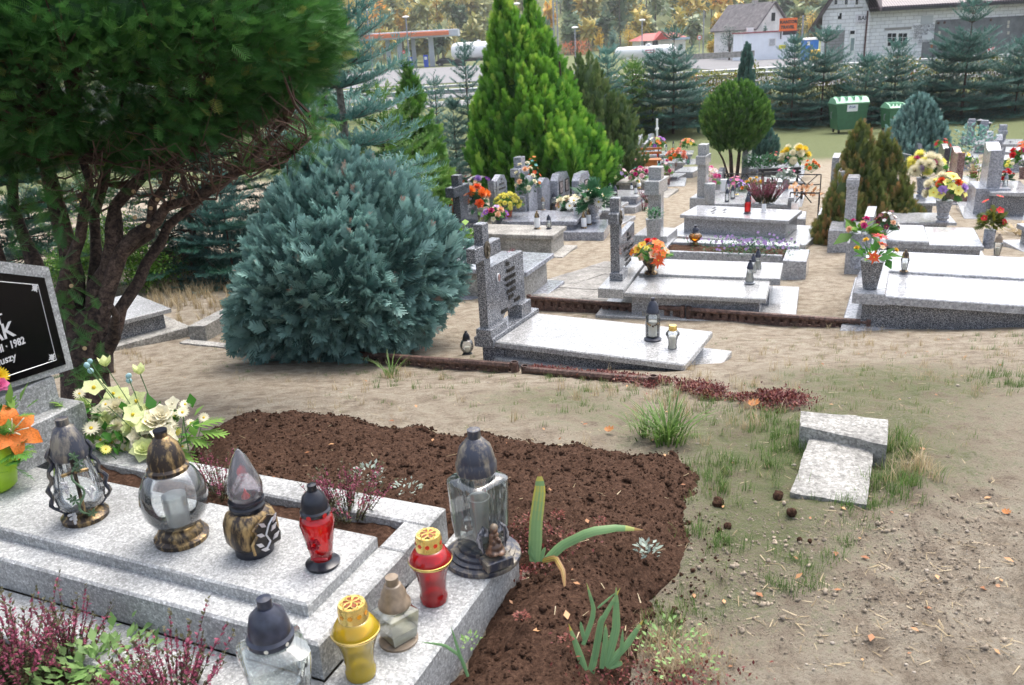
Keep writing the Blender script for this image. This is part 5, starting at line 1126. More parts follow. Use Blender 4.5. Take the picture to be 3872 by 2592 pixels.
 mb.tube([c-ZU*.01, c-ZU*.04-sd*.01, c-ZU*.05+sd*.03], .004, 5); mb.build('moulded_flower', plain((.25, .01, .02), .25, 0, .2, 30, name='dark_red_glass'), root, True)
 # front grey lantern, cut by the frame
 P = zp(1075, 2700, .12+.0355); h = hsolve(P, 2258)
 root, g, lid = lamp('vaselamp', P, h, 'large ribbed glass lantern with big dark dome cap, cut by the lower edge', 'glass_smoke', 'blue_black', seg=36, wax=0, sq=False, ribs=0)
 # square ribbed body
 bpy.data.objects.remove(g); mb = MB(); n = 48; prf = [(.15, .10), (.19, .14), (.225, .3), (.25, .5), (.25, .57), (.2, .615), (.15, .64), (.15, .66)]; b = []
 for r_, z in prf:
  for k in range(n):
   a = 2*math.pi*k/n+.5; q = (abs(math.cos(a-.5))**6+abs(math.sin(a-.5))**6)**(-1/6) if .12 < z < .6 else 1.; q *= 1+.02*math.sin(k*2*math.pi/n*16+z*9); b.append(P+np.array([math.cos(a), math.sin(a), 0])*q*r_*h*.9+ZU*z*h)
 mb.add(b, [(i*n+k, i*n+(k+1) % n, (i+1)*n+(k+1) % n, (i+1)*n+k) for i in range(len(prf)-1) for k in range(n)]); mb.build('glass_body', M['glass_smoke'], root, True)
 vents(lid, P, .166*h, .675*h, 7, .005, M['wax'])
 # yellow and red lanterns with gold lids
 for (x, y, top, gm, lab) in [(1366, 2548, 2272, 'glass_yellow', 'yellow glass lantern with a gold flower-topped lid on the front ledge'), (1642, 2268, 2012, 'glass_red', 'red glass lantern with a gold flower-topped lid on the right ledge')]:
  P, h = lpx(x, y, zL+.001, top)
  root, g, lid = lamp('goldlid', P, h, lab, gm, 'gold', seg=32, wax=0)
  vents(lid, P, .166*h, .875*h, 10, .0062, plain((.85, .35, .02) if gm == 'glass_yellow' else (.8, .05, .02), .4, 0, .1, 10))
  mb = MB(); mb.lathe(prof_scale([(.262, .575), (.281, .60), (.281, .625), (.262, .64)], h), P, 32); mb.build('gold_band', M['gold'], root, True)
  fl = MB()
  for k in range(6):
   a = k*math.pi/3; d = np.array([math.cos(a), math.sin(a), 0]); s = np.array([-d[1], d[0], 0]); z_ = .985*h
   fl.tube([P+ZU*z_, P+d*.05*h+s*.035*h+ZU*z_, P+d*.11*h+s*.03*h+ZU*z_, P+d*.13*h+ZU*z_, P+d*.11*h-s*.03*h+ZU*z_, P+d*.05*h-s*.035*h+ZU*z_, P+ZU*z_], .0016, 4)
  fl.build('lid_flower', M['gold'], lid, True)
  mb = MB(); mb.lathe([(0, .983*h), (.1*h, .979*h), (.101*h, .975*h)], P, 20); mb.build('lid_centre', plain((.25, .06, .02), .3, .3, .3, 40, name='brown_enamel'), lid, True)
 # small square lantern with brown cap
 P, h = lpx(1508, 2420, zL+.001, 2178)
 root = empty('grave_lantern', P, 'small square glass lantern with faded brown cap, between yellow and red ones', 'lantern', 'grave lanterns')
 mb = MB(); mb.lathe(prof_scale([(0, 0), (.26, 0), (.26, .03), (.2, .05), (0, .05)], h), P, 24); mb.build('base', M['brown_plastic'], root, True)
 a0 = R(40); ux = np.array([math.cos(a0), math.sin(a0), 0]); uy = np.array([-ux[1], ux[0], 0]); w = .30*h
 def sqp(k, z): return [P+ux*sx*w*k+uy*sy*w*k+ZU*z*h for sx, sy in ((-.72, -.72), (.72, -.72), (.72, .72), (-.72, .72))]
 V = sqp(.8, .05)+sqp(1., .42)+sqp(1.02, .48)+sqp(.5, .56); mb = MB(); mb.add(V, [(i*4+k, i*4+(k+1) % 4, (i+1)*4+(k+1) % 4, (i+1)*4+k) for i in range(3) for k in range(4)]); mb.build('glass_body', M['glass'], root)
 V = sqp(.74, .055)+sqp(.88, .22); mb = MB(); mb.add(V, [(0, 1, 5, 4), (1, 2, 6, 5), (2, 3, 7, 6), (3, 0, 4, 7), (4, 5, 6, 7)]); mb.build('candle', plain((.7, .68, .48), .4, 0, .1, 20, name='cream_wax'), root)
 mb = MB(); mb.lathe(prof_scale([(.17, .52), (.215, .56), (.215, .61), (.18, .65), (.165, .75), (.11, .87), (.085, .88), (.085, .985), (0, .99)], h), P, 24); mb.build('lid', M['brown_plastic'], root, True)
 # angel lantern
 P, h = lpx(1826, 2105, zL+.001, 1622)
 root = empty('grave_lantern', P, 'tall square ribbed glass lantern with a praying angel on its stepped round foot', 'lantern', 'grave lanterns')
 mb = MB(); mb.lathe(prof_scale([(0, 0), (.27, 0), (.275, .02), (.27, .035), (.235, .045), (.235, .06), (.205, .07), (.205, .09), (.17, .1), (.17, .125), (0, .125)], h), P, 40); mb.build('base', M['antique_blue'], root, True)
 n = 48; prf = [(.12, .12), (.14, .15), (.155, .3), (.165, .5), (.168, .62), (.15, .64), (.115, .65), (.115, .71)]; b = []
 for i, (r_, z) in enumerate(prf):
  for k in range(n):
   a = 2*math.pi*k/n+.75; q = min(1.3, (abs(math.cos(a-.75))**7+abs(math.sin(a-.75))**7)**(-1/7)) if i < 6 else 1.
   if i < 6: q *= 1+.018*math.sin(k*2*math.pi/n*16+z*8)
   b.append(P+np.array([math.cos(a), math.sin(a), 0])*q*r_*h+ZU*z*h)
 mb = MB(); mb.add(b, [(i*n+k, i*n+(k+1) % n, (i+1)*n+(k+1) % n, (i+1)*n+k) for i in range(len(prf)-1) for k in range(n)]); mb.build('glass_body', M['glass_smoke'], root, True)
 mb = MB(); mb.lathe(prof_scale([(.05, .13), (.06, .2), (.055, .24), (.075, .45), (.08, .48), (.07, .48), (.05, .3), (0, .28)], h), P, 20); mb.build('candle_insert', glass('frosted_insert', (.8, .82, .8), 1.2, .5, (.85, .86, .84), .2), root, True)
 mb = MB(); mb.lathe(prof_scale([(.12, .685), (.14, .69), (.142, .75), (.132, .765), (.13, .79), (.108, .87), (.055, .93), (.045, .935), (.045, .995), (0, 1)], h), P, 28); mb.build('lid', M['antique_blue'], root, True)
 toc = nrm(((EYE-P)*[1, 1, 0])[None])[0]; fr = nrm((toc+.45*np.array([-toc[1], toc[0], 0]))[None])[0]; sd = np.array([-fr[1], fr[0], 0])
 def W3(x, y, z): return P+fr*(x)*h+sd*y*h+ZU*z*h   # x forward, y side, z up (units of h)
 rt = np.column_stack([fr, sd, ZU])
 bmf = MB()
 X0 = .205
 for (c, r_, sq) in [((X0, 0, .165), .055, (1, 1.3, .8)), ((X0+.01, 0, .20), .045, (1.1, 1.2, .9)), ((X0+.04, .02, .165), .035, (1.2, 1.1, .6)), ((X0-.005, 0, .25), .034, (.8, 1.1, 1.4)), ((X0, 0, .285), .03, (.8, 1.2, .8)), ((X0+.015, 0, .335), .026, (1, .9, 1.15)), ((X0+.03, .022, .25), .015, (1.6, .8, 1.4)), ((X0+.03, -.022, .25), .015, (1.6, .8, 1.4)), ((X0+.045, 0, .275), .012, (1, .8, 1.8)), ((X0+.035, -.03, .17), .03, (1.4, .9, .6))]:
  bmf.ball(W3(*c), r_*h, 0, 14, 10, sq, rt)
 bmf.tube([W3(X0, 0, .30), W3(X0+.01, 0, .33)], .012*h, 8)
 o = bmf.build('angel_figure', worn('carved_brown', (.30, .17, .10), (.09, .055, .04), 60, .1), root, True)
 md = o.modifiers.new('r', 'REMESH'); md.mode = 'VOXEL'; md.voxel_size = .0022; md.use_smooth_shade = True
 me = bake(o); mats = list(o.data.materials); o.modifiers.clear(); o.data = me
 if not me.materials: me.materials.append(mats[0])
 mb = MB(); mb.ball(W3(X0+.008, 0, .347), .029*h, 0, 12, 8, (1, 1, 1.05), rt); mb.tube([W3(X0-.012, 0, .34), W3(X0-.03, 0, .29), W3(X0-.03, 0, .24)], [.02*h, .02*h, .008*h], 8); mb.build('angel_hair', M['brown_plastic'], root, True)
 for sg in (-1, 1):
  mb = MB()
  for k in range(5):
   f = k/4; st = W3(X0-.03, sg*.012, .29-.02*f); c1 = W3(X0-.03-.0*f, sg*(.065+.02*f), .345-.05*f); c2 = W3(X0-.015, sg*(.095+.01*f), .27-.045*f); e = W3(X0-.005, sg*(.085-.015*f), .16+.012*f)
   mb.tube([st, c1, (c1+c2)/2+sd*sg*.006, c2, e], [.004, .007, .007, .006, .002], 6)
  mb.build('angel_wing', worn('silvered_wing', (.5, .5, .52), (.06, .065, .08), 70, .4), root, True)
 mb = MB(); mb.box(W3(X0-.05, -.10, 0), fr, sd, .13*h, .20*h, P[2]+.06*h, P[2]+.125*h, bev=.003); mb.build('angel_plinth', M['antique_blue'], root)
fore_lamps()
# --- lanterns on the other graves ---
def L_(key, bx, by, z, top, label, *a, **k):
 P, h = lpx(bx, by, z, top); return lamp(key, P, h, label, *a, **k)
def lampset():
 r_, g, lid = L_('jar', 2468, 1285, -.42, 1125, 'clear glass lantern with a gilt heart band and dark cap on the speckled grave', 'glass', 'blue_black', seg=24)
 P = np.array(r_.location); h = hsolve(P, 1125); toc = nrm(((EYE-P)*[1, 1, 0])[None])[0]; sd = np.array([-toc[1], toc[0], 0]); mb = MB(); g_ = np.random.default_rng(1)
 for k in range(34):
  f = g_.uniform(-1, 1); y = -abs(1-abs(f))*.07+g_.normal()*.008; a = f*.9; mb.ball(P+(toc*math.cos(a)+sd*math.sin(a))*.168*h+ZU*(.44+y)*h, .005, 0, 5, 4)
 mb.build('heart_garland', M['antique_gold'], r_, True)
 L_('goldlid', 2543, 1318, -.42, 1228, 'small clear glass lantern with a gold pierced lid on the speckled grave', 'glass', 'gold', wax=.5, seg=24)
 lamp('globe', gp(1768, 1345), .21, 'black-capped round lantern on the ground between the blue bush and the cross', 'glass', 'black_plastic', wax=.2)
 for (x, y, t, lab) in [(2834, 1070, 980, 'clear skirt-shaped lantern nearest the edge of the double grave'), (2846, 1035, 958, 'clear lantern half behind the nearest one on the double grave'), (2864, 1022, 938, 'clear lantern furthest back of the three on the double grave')]:
  L_('skirt', x, y, -.69, t, lab, 'glass', 'blue_black', 'galvanised', group='three lanterns on the double grave')
 L_('squat', 2629, 925, -.86, 850, 'squat amber glass lantern with a dark cap beside the flower bed', 'glass_amber', 'blue_black', 'glass_amber', wax=0)
 L_('jar', 2826, 808, -1.0, 736, 'red plastic lantern with a dark cap in front on the white slab', 'glass_red', 'blue_black', wax=0); L_('jar', 2830, 782, -1.13, 722, 'red lantern just behind the one on the white slab', 'glass_red', 'blue_black', wax=0)
 L_('jar', 2888, 802, -1.0, 752, 'white lantern with a gold cap on the white slab', 'white_paint', 'antique_gold', 'white_paint', wax=0)
 for (x, y, t, k, gm, cm, lab) in [(2749, 766, 713, 'jar', 'glass', 'blue_black', 'pale glass lantern on the heather grave, leftmost of its row'), (2770, 755, 700, 'jar', 'glass', 'blue_black', 'pale glass lantern second from the left on the heather grave'), (2752, 730, 674, 'jar', 'glass', 'blue_black', 'pale glass lantern in front of the white printed box'), (2786, 737, 695, 'vaselamp', 'glass', 'blue_black', 'small lantern with a red drop on its front'), (2833, 752, 708, 'jar', 'glass', 'brown_plastic', 'glass lantern with a brown cap beside the heather'), (2942, 738, 700, 'globe', 'glass', 'glass', 'clear round lantern right of the heather'), (2850, 740, 700, 'goldlid', 'glass_red', 'antique_gold', 'small orange-red lantern behind the brown-capped one'), (2862, 670, 645, 'jar', 'glass', 'blue_black', 'small dark-capped lantern on the white polished grave'), (3012, 742, 712, 'jar', 'glass', 'blue_black', 'small lantern standing in the black rail enclosure')]:
  L_(k, x, y, -1.14 if y > 700 else -1.33, t, lab, gm, cm, 'gold' if '695' in str(t) else None, wax=0, seg=12)
 for (x, y, z, t, k, gm, cm, lab) in [(2032, 866, -1.10, 798, 'jar', 'white_paint', 'antique_gold', 'white lantern with a gold cap on the concrete slab'), (2076, 866, -1.10, 812, 'pear', 'glass', 'blue_black', 'pear-shaped lantern with a black cap on the concrete slab'),
  (2176, 812, -1.18, 775, 'goldlid', 'white_paint', 'antique_gold', 'cream lantern on the grey granite slab'), (2208, 863, -1.33, 800, 'jar', 'white_paint', 'antique_gold', 'white lantern with a gold cap on the low granite apron, nearer one'), (2226, 850, -1.33, 790, 'jar', 'white_paint', 'antique_gold', 'white lantern with a gold cap on the low granite apron, further one'),
  (2010, 792, -1.2, 742, 'pear', 'glass', 'blue_black', 'glass lantern in a black frame at the foot of the wreath stone'), (2054, 795, -1.2, 744, 'vaselamp', 'glass', 'brown_plastic', 'glass lantern with a brownish cap beside the wreath stone')]:
  L_(k, x, y, z, t, lab, gm, cm, wax=0 if gm == 'white_paint' else .3, seg=14, group='lanterns on the grey granite graves')
 for (x, y, t, k, lab) in [(2095, 778, 728, 'globe', 'round dark-ribbed lantern, nearer of the pair under the golden thuja'), (2120, 763, 713, 'globe', 'round dark-ribbed lantern, further of the pair under the golden thuja'), (2150, 770, 735, 'jar', 'wide glass lantern with a blue-black cap left of the gerberas'), (2162, 748, 708, 'jar', 'slim lantern left of the second thuja stem'), (2186, 735, 690, 'pear', 'lantern with a pointed cap between the thuja stems'), (2198, 748, 712, 'jar', 'lantern behind the orange blossoms'), (2222, 735, 694, 'jar', 'dark-capped lantern in front of the framed picture'), (2255, 742, 710, 'jar', 'small lantern left of the green lanterns'), (2268, 752, 722, 'jar', 'small dark-capped lantern in the middle of the crowded grave'), (2302, 784, 720, 'jar', 'tall lantern with a black heart on the corner of the crowded grave'), (2326, 762, 700, 'jar', 'tall lantern with a black heart behind the corner one'), (2266, 790, 745, 'jar', 'glass lantern right of the gerbera vase')]:
  r_, g, lid = L_(k, x, y, -1.28, t, lab, 'glass_smoke' if k == 'globe' else 'glass', 'blue_black', wax=.2, seg=14, ribs=8 if k == 'globe' else 0, group='lanterns on the crowded grave')
  if 'heart' in lab:
   P = np.array(r_.location); h = hsolve(P, t); toc = nrm(((EYE-P)*[1, 1, 0])[None])[0]; sd = np.array([-toc[1], toc[0], 0]); mb = MB(); c = P+toc*.17*h+ZU*.4*h
   mb.prism([c+sd*a*h+ZU*b*h for a, b in ((-.15, .08), (-.08, .11), (0, .07), (.08, .11), (.15, .08), (0, -.1))], toc*.01); mb.build('heart', M['steel_dark'], r_)
 for (x, y, lab) in [(2282, 723, 'green glass lantern, left of the green pair'), (2305, 720, 'green glass lantern, right of the green pair')]:
  L_('squat', x, y, -1.34, 688, lab, 'glass_green', 'blue_black', wax=0, seg=12, group='lanterns on the crowded grave')
 for (x, y, z, t, k, gm, cm, lab) in [(2404, 733, -1.36, 698, 'jar', 'white_paint', 'blue_black', 'small white lantern with a black cap on the low pale grave'), (2416, 712, -1.38, 680, 'globe', 'white_paint', 'gold', 'round white lantern behind the small white one'), (2388, 718, -1.36, 690, 'pear', 'white_paint', 'blue_black', 'white heart-shaped lantern on the low pale grave'), (2485, 675, -1.42, 640, 'jar', 'glass_red', 'blue_black', 'lantern with red wax beside the tall speckled cross'),
  (2487, 594, -1.74, 578, 'goldlid', 'glass_red', 'gold', 'red heart lantern seen through the bench back, left one'), (2531, 594, -1.74, 574, 'goldlid', 'glass_red', 'gold', 'red heart lantern right of the bench'), (2506, 620, -1.7, 590, 'jar', 'glass', 'blue_black', 'lantern with a bluish cap right of the bench seat'), (2519, 573, -1.85, 545, 'jar', 'glass', 'blue_black', 'white-shouldered lantern on the far long slab, left one'), (2546, 558, -1.85, 533, 'skirt', 'glass', 'blue_black', 'lantern with a wide roof on the far long slab'), (2573, 558, -1.85, 535, 'jar', 'glass', 'blue_black', 'slim lantern left of the orange flower bowl'), (2602, 622, -1.8, 592, 'jar', 'glass_green', 'blue_black', 'small greenish lantern on the pink grave steps')]:
  L_(k, x, y, z, t, lab, gm, cm, wax=0, seg=12, group='lanterns on the far left graves')
 for (x, y, z, t, k, gm, cm, lab) in [(3418, 1028, -.528, 945, 'vaselamp', 'glass', 'antique_gold', 'clear lantern with an old-gold cap and foot on the big pale double grave'), (3768, 972, -.84, 884, 'vaselamp', 'glass', 'brown_plastic', 'glass lantern with a brown cap beside the red poppies'), (3390, 712, -1.05, 674, 'jar', 'glass', 'blue_black', 'lantern with a wire handle beside the browning thuja'), (3800, 712, -1.08, 655, 'skirt', 'glass', 'galvanised', 'metal-framed lantern with a white hood on the grey grave at the right edge'),
  (3660, 735, -1.35, 690, 'vaselamp', 'glass_smoke', 'galvanised', 'glass lantern on a stand beside the green shrub'), (3675, 610, -1.5, 588, 'jar', 'glass', 'antique_gold', 'small lantern among the blue-green leaves, left one'), (3692, 620, -1.5, 595, 'jar', 'glass', 'antique_gold', 'small lantern among the blue-green leaves, right one'), (3818, 560, -1.9, 533, 'squat', 'white_paint', 'blue_black', 'white lantern with a dark cap on a far right slab'), (3738, 545, -1.9, 508, 'jar', 'white_paint', 'white_paint', 'tall white lantern behind the middle far cross')]:
  L_(k, x, y, z, t, lab, gm, cm, wax=0 if 'vaselamp' != k else .3, seg=14, group='lanterns on the far right graves')
 for x, lab in ((3695, 'small black lamp on a post left of the middle far cross'), (3727, 'small black lamp on a post right of the middle far cross')):
  P = gp(x, 548); h = hto(P, 452 if x < 3700 else 462); root = empty('post_lamp', P, lab, 'lamp', 'black post lamps'); mb = MB(); mb.tube([P, P+ZU*h*.75], .018, 6); mb.build('post', M['steel_dark'], root)
  mb = MB(); mb.lathe([(.05, .75*h), (.10, .95*h), (.13, .96*h), (.05, 1.0*h), (0, 1.02*h)], P, 6); mb.build('lamp_head', M['blue_black'], root)
lampset()
# ---------------- flowers, vases, planted things ----------------
def petal(mb, c, d, up, L, w, curl, m=0, seg=3, cup=0.):
 """petal strip from c along d, lifting by curl, cupped"""
 d = nrm(np.array(d, float)); s = np.cross(up, d); s = s/(np.linalg.norm(s)+1e-9); V = []
 ws = {3: [.35, 1, .75, .05], 2: [.5, 1, .1]}[seg]
 for i in range(seg+1):
  t = i/seg; p = c+d*L*t*(1-.25*abs(curl)*t)+up*L*curl*t*t; hw = w*ws[i]/2
  V += [p-s*hw+up*cup*w*ws[i], p, p+s*hw+up*cup*w*ws[i]]
 F_ = []
 for i in range(seg):
  a = i*3; F_ += [(a, a+1, a+4, a+3), (a+1, a+2, a+5, a+4)]
 mb.add(V, F_, m)
_fm = {}
def fmat(c, tr=.3):
 if (c, 'f') not in _pm:
  m, t, b = newmat('petal'); L = t.links; tc = N(t, 'ShaderNodeTexCoord'); no = N(t, 'ShaderNodeTexNoise', Scale=25., Detail=3.); L.new(tc.outputs['Object'], no.inputs['Vector'])
  rp = ramp(t, [(.3, tuple(v*.72 for v in c)), (.65, tuple(min(1, v*1.1+.01) for v in c))]); L.new(no.outputs['Fac'], rp.inputs['Fac']); L.new(rp.outputs[0], b.inputs['Base Color']); b.inputs['Roughness'].default_value = .55
  tl = N(t, 'ShaderNodeBsdfTranslucent'); L.new(rp.outputs[0], tl.inputs[0]); mx = N(t, 'ShaderNodeMixShader'); mx.inputs[0].default_value = tr
  L.new(b.outputs[0], mx.inputs[1]); L.new(tl.outputs[0], mx.inputs[2]); L.new(mx.outputs[0], t.nodes['Material Output'].inputs[0]); _pm[(c, 'f')] = m
 return _pm[(c, 'f')]
COL = dict(orange=(.85, .22, .02), deep=(.75, .10, .01), yellow=(.85, .65, .04), lemon=(.9, .85, .22), cream=(.85, .80, .60), palegreen=(.72, .78, .38), white=(.85, .85, .82), pink=(.8, .18, .4), palepink=(.85, .55, .6), salmon=(.85, .33, .22), red=(.65, .01, .015), magenta=(.55, .02, .18), purple=(.28, .06, .45), lilac=(.5, .32, .7), maroon=(.14, .005, .03), teal=(.05, .35, .33), peach=(.88, .55, .35), gold=(.8, .5, .03))
def head_mesh(kind, col, cc='yellow'):
 """unit-radius flower head facing +Z (mesh shared by its copies)"""
 k = (kind, col, cc)
 if k in _fm: return _fm[k]
 mb = MB(); g = np.random.default_rng(abs(hash(kind)) % 999 if False else len(_fm)+3); up = ZU; O = np.zeros(3)
 if kind == 'rose':
  for ring, (n, tilt, L, w) in enumerate([(6, -.15, 1., .95), (6, .45, .8, .85), (5, 1.1, .62, .7), (4, 2.2, .5, .5)]):
   for i in range(n):
    a = 2*math.pi*(i+.5*ring)/n+g.normal()*.08; d = np.array([math.cos(a), math.sin(a), .15+tilt*.55]); petal(mb, O+[0, 0, .03*ring], d, up, L, w, .25 if ring else -.1, 0, 3, .12)
 elif kind == 'mum':
  for i in range(70):
   z = 1-(i+.5)/70*1.25; a = i*2.399; r = math.sqrt(max(0, 1-z*z)); d = np.array([r*math.cos(a), r*math.sin(a), z]); petal(mb, d*.2, d, up if abs(z) < .9 else np.array([1., 0, 0]), .78, .26, .12, 0, 2, .1)
 elif kind == 'daisy':
  for ring in (0, 1):
   for i in range(15):
    a = 2*math.pi*(i+.5*ring)/15; petal(mb, np.array([math.cos(a), math.sin(a), .04*ring])*.12, np.array([math.cos(a), math.sin(a), .12+.22*ring]), up, .88-.15*ring, .24, -.06, 0, 2)
  mb.ball((0, 0, .08), .2, 1, 8, 5, (1, 1, .5))
 elif kind == 'lily':
  for i in range(6):
   a = 2*math.pi*i/6; L = 1.05 if i % 2 else 1.; petal(mb, O, np.array([math.cos(a), math.sin(a), .95]), up, L, .42 if i % 2 else .34, -.55, 0, 3, .1)
  for i in range(5):
   a = 2*math.pi*i/5+.3; mb.tube([O, np.array([math.cos(a)*.1, math.sin(a)*.1, .35]), np.array([math.cos(a)*.2, math.sin(a)*.2, .55])], .014, 4, 1)
 elif kind == 'star':
  for ring, n in ((0, 6), (1, 6)):
   for i in range(n):
    a = 2*math.pi*(i+.5*ring)/n; petal(mb, O+[0, 0, .04*ring], np.array([math.cos(a), math.sin(a), .1+.2*ring]), up, 1.-.3*ring, .3, -.08, 0, 2, .1)
  mb.ball((0, 0, .1), .1, 1, 6, 4)
 elif kind == 'five':
  for i in range(5):
   a = 2*math.pi*i/5+.3; petal(mb, O, np.array([math.cos(a), math.sin(a), .35]), up, .95, .85, -.15, 0, 3, .08)
  mb.ball((0, 0, .12), .14, 1, 6, 4)
 elif kind == 'bud':
  for i in range(5):
   a = 2*math.pi*i/5; petal(mb, O, np.array([math.cos(a)*.35, math.sin(a)*.35, 1]), np.array([math.cos(a), math.sin(a), 0]), 1., .75, .25, 0, 3, .2)
 elif kind == 'berry': mb.ball((0, 0, .3), .75, 0, 8, 6, (1, 1, 1.25))
 me = bpy.data.meshes.new('flower'); me.from_pydata(mb.v, [], mb.f); me.materials.append(fmat(COL[col])); me.materials.append(fmat(COL[cc])); me.polygons.foreach_set('material_index', np.array(mb.m, dtype=np.int32)); me.polygons.foreach_set('use_smooth', np.ones(len(mb.f), dtype=bool)); me.update()
 _fm[k] = me; return me
def flower_at(me, loc, d, r, parent, name='flower', spin=0.):
 o = bpy.data.objects.new(name, me); link(o); o.parent = parent
 M3 = frames(np.array([d], float))[0]; z = M3[:, 0]; x = M3[:, 1]; y = np.cross(z, x); Rm = Matrix([[x[0], y[0], z[0]], [x[1], y[1], z[1]], [x[2], y[2], z[2]]]) @ Matrix.Rotation(spin, 3, 'Z')
 o.rotation_euler = Rm.to_euler(); o.scale = (r, r, r); o.location = tuple(np.asarray(loc)-np.array(parent.location)); return o
def bouquet(P, r, h, heads, label, seed=1, leaf='leafgreen', nl=60, ls=.07, size=.045, group=None, flat=.8, stem0=.3, aim=(0, 0), fern=True, lift=0., leaf_r=1., cat='flowers'):
 """bouquet on point P: heads = [(kind, colour, n, scale)], dome radius r, height h"""
 g = np.random.default_rng(seed); P = np.array(P, float); root = empty('bouquet', P, label, cat, group); toc = nrm((EYE-P)[None])[0]
 tot = sum(x[2] for x in heads); k = 0; st = MB(); order = []
 for kind, col, n, sc in heads: order += [(kind, col, sc)]*n
 g.shuffle(order)
 for i, (kind, col, sc) in enumerate(order):
  z = 1-(i+.5)/tot*flat*1.25; a = i*2.399+g.normal()*.2; q = math.sqrt(max(0, 1-min(1, z)**2)); d = np.array([q*math.cos(a), q*math.sin(a), max(-.2, z)])
  p = P+d*[r, r, h*(1-stem0)]+[aim[0]*.0, 0, h*stem0+lift]+g.normal(size=3)*r*.06
  dd = nrm((d*.9+[0, 0, .25]+toc*.25)[None])[0]; cc = 'yellow' if col not in ('yellow', 'gold') else 'orange'
  flower_at(head_mesh(kind, col, cc), p, dd, size*sc*g.uniform(.85, 1.15), root, 'flower', g.uniform(0, 6))
  st.tube([P+[0, 0, lift], (P+p)/2+d*[.1*r, .1*r, 0]+[0, 0, lift*.5], p], .0022+.0006*r, 4)
 st.build('stems', plain((.05, .12, .03), .6, 0, .2, 20, name='green_stems'), root)
 lv = Leaves(); m = nl; d = rdir(m, g); d[:, 2] = np.abs(d[:, 2])*.8-.1
 Pp = P+d*[r*.75, r*.75, h*.6*(1-stem0)]*g.uniform(.35, 1., (m, 1))+[0, 0, h*stem0*.95+lift]
 T, Q = LEAF if not fern else FERN
 lv.put(LEAF[0], LEAF[1], Pp[m//3:], frames(nrm(d[m//3:]+g.normal(size=(m-m//3, 3))*.4), roll=g.uniform(-1, 1, m-m//3)), ls*leaf_r*g.uniform(.7, 1.3, m-m//3), g.uniform(.1, .8, m-m//3))
 lv.put(T, Q, Pp[:m//3], frames(nrm(d[:m//3]+g.normal(size=(m//3, 3))*.3), roll=g.uniform(-1, 1, m//3)), ls*1.4*leaf_r*g.uniform(.7, 1.3, m//3), g.uniform(.1, .7, m//3))
 lv.build('leaves', M[leaf], root); return root
def vase(P, h, prof, mat, label, seg=18, cat='vase', group='stone vases'):
 mb = MB(); mb.lathe([(a*h, b*h) for a, b in prof], P, seg); n = prof[-1]
 root = empty('vase', P, label, cat, group); mb.build('vase_body', mat if not isinstance(mat, str) else M[mat], root, seg > 8)
 mb = MB(); mb.lathe([(prof[-1][0]*h*.86, prof[-1][1]*h*.97), (0, prof[-1][1]*h*.97)], P, seg); mb.build('filling', M['peat'], root); return root
URN = [(.27, 0), (.27, .07), (.2, .1), (.2, .16), (.26, .19), (.28, .25), (.22, .3), (.24, .36), (.26, .42), (.24, .46), (.27, .52), (.31, .75), (.34, .96), (.35, 1), (.3, 1)]
CONE = [(.2, 0), (.22, .02), (.33, .98), (.33, 1.), (.29, 1.)]
CYL = [(.26, 0), (.27, .02), (.29, .98), (.28, 1), (.24, 1)]
def hp(bx, by, z, top): P = zp(bx, by, z); return P, hsolve(P, top)
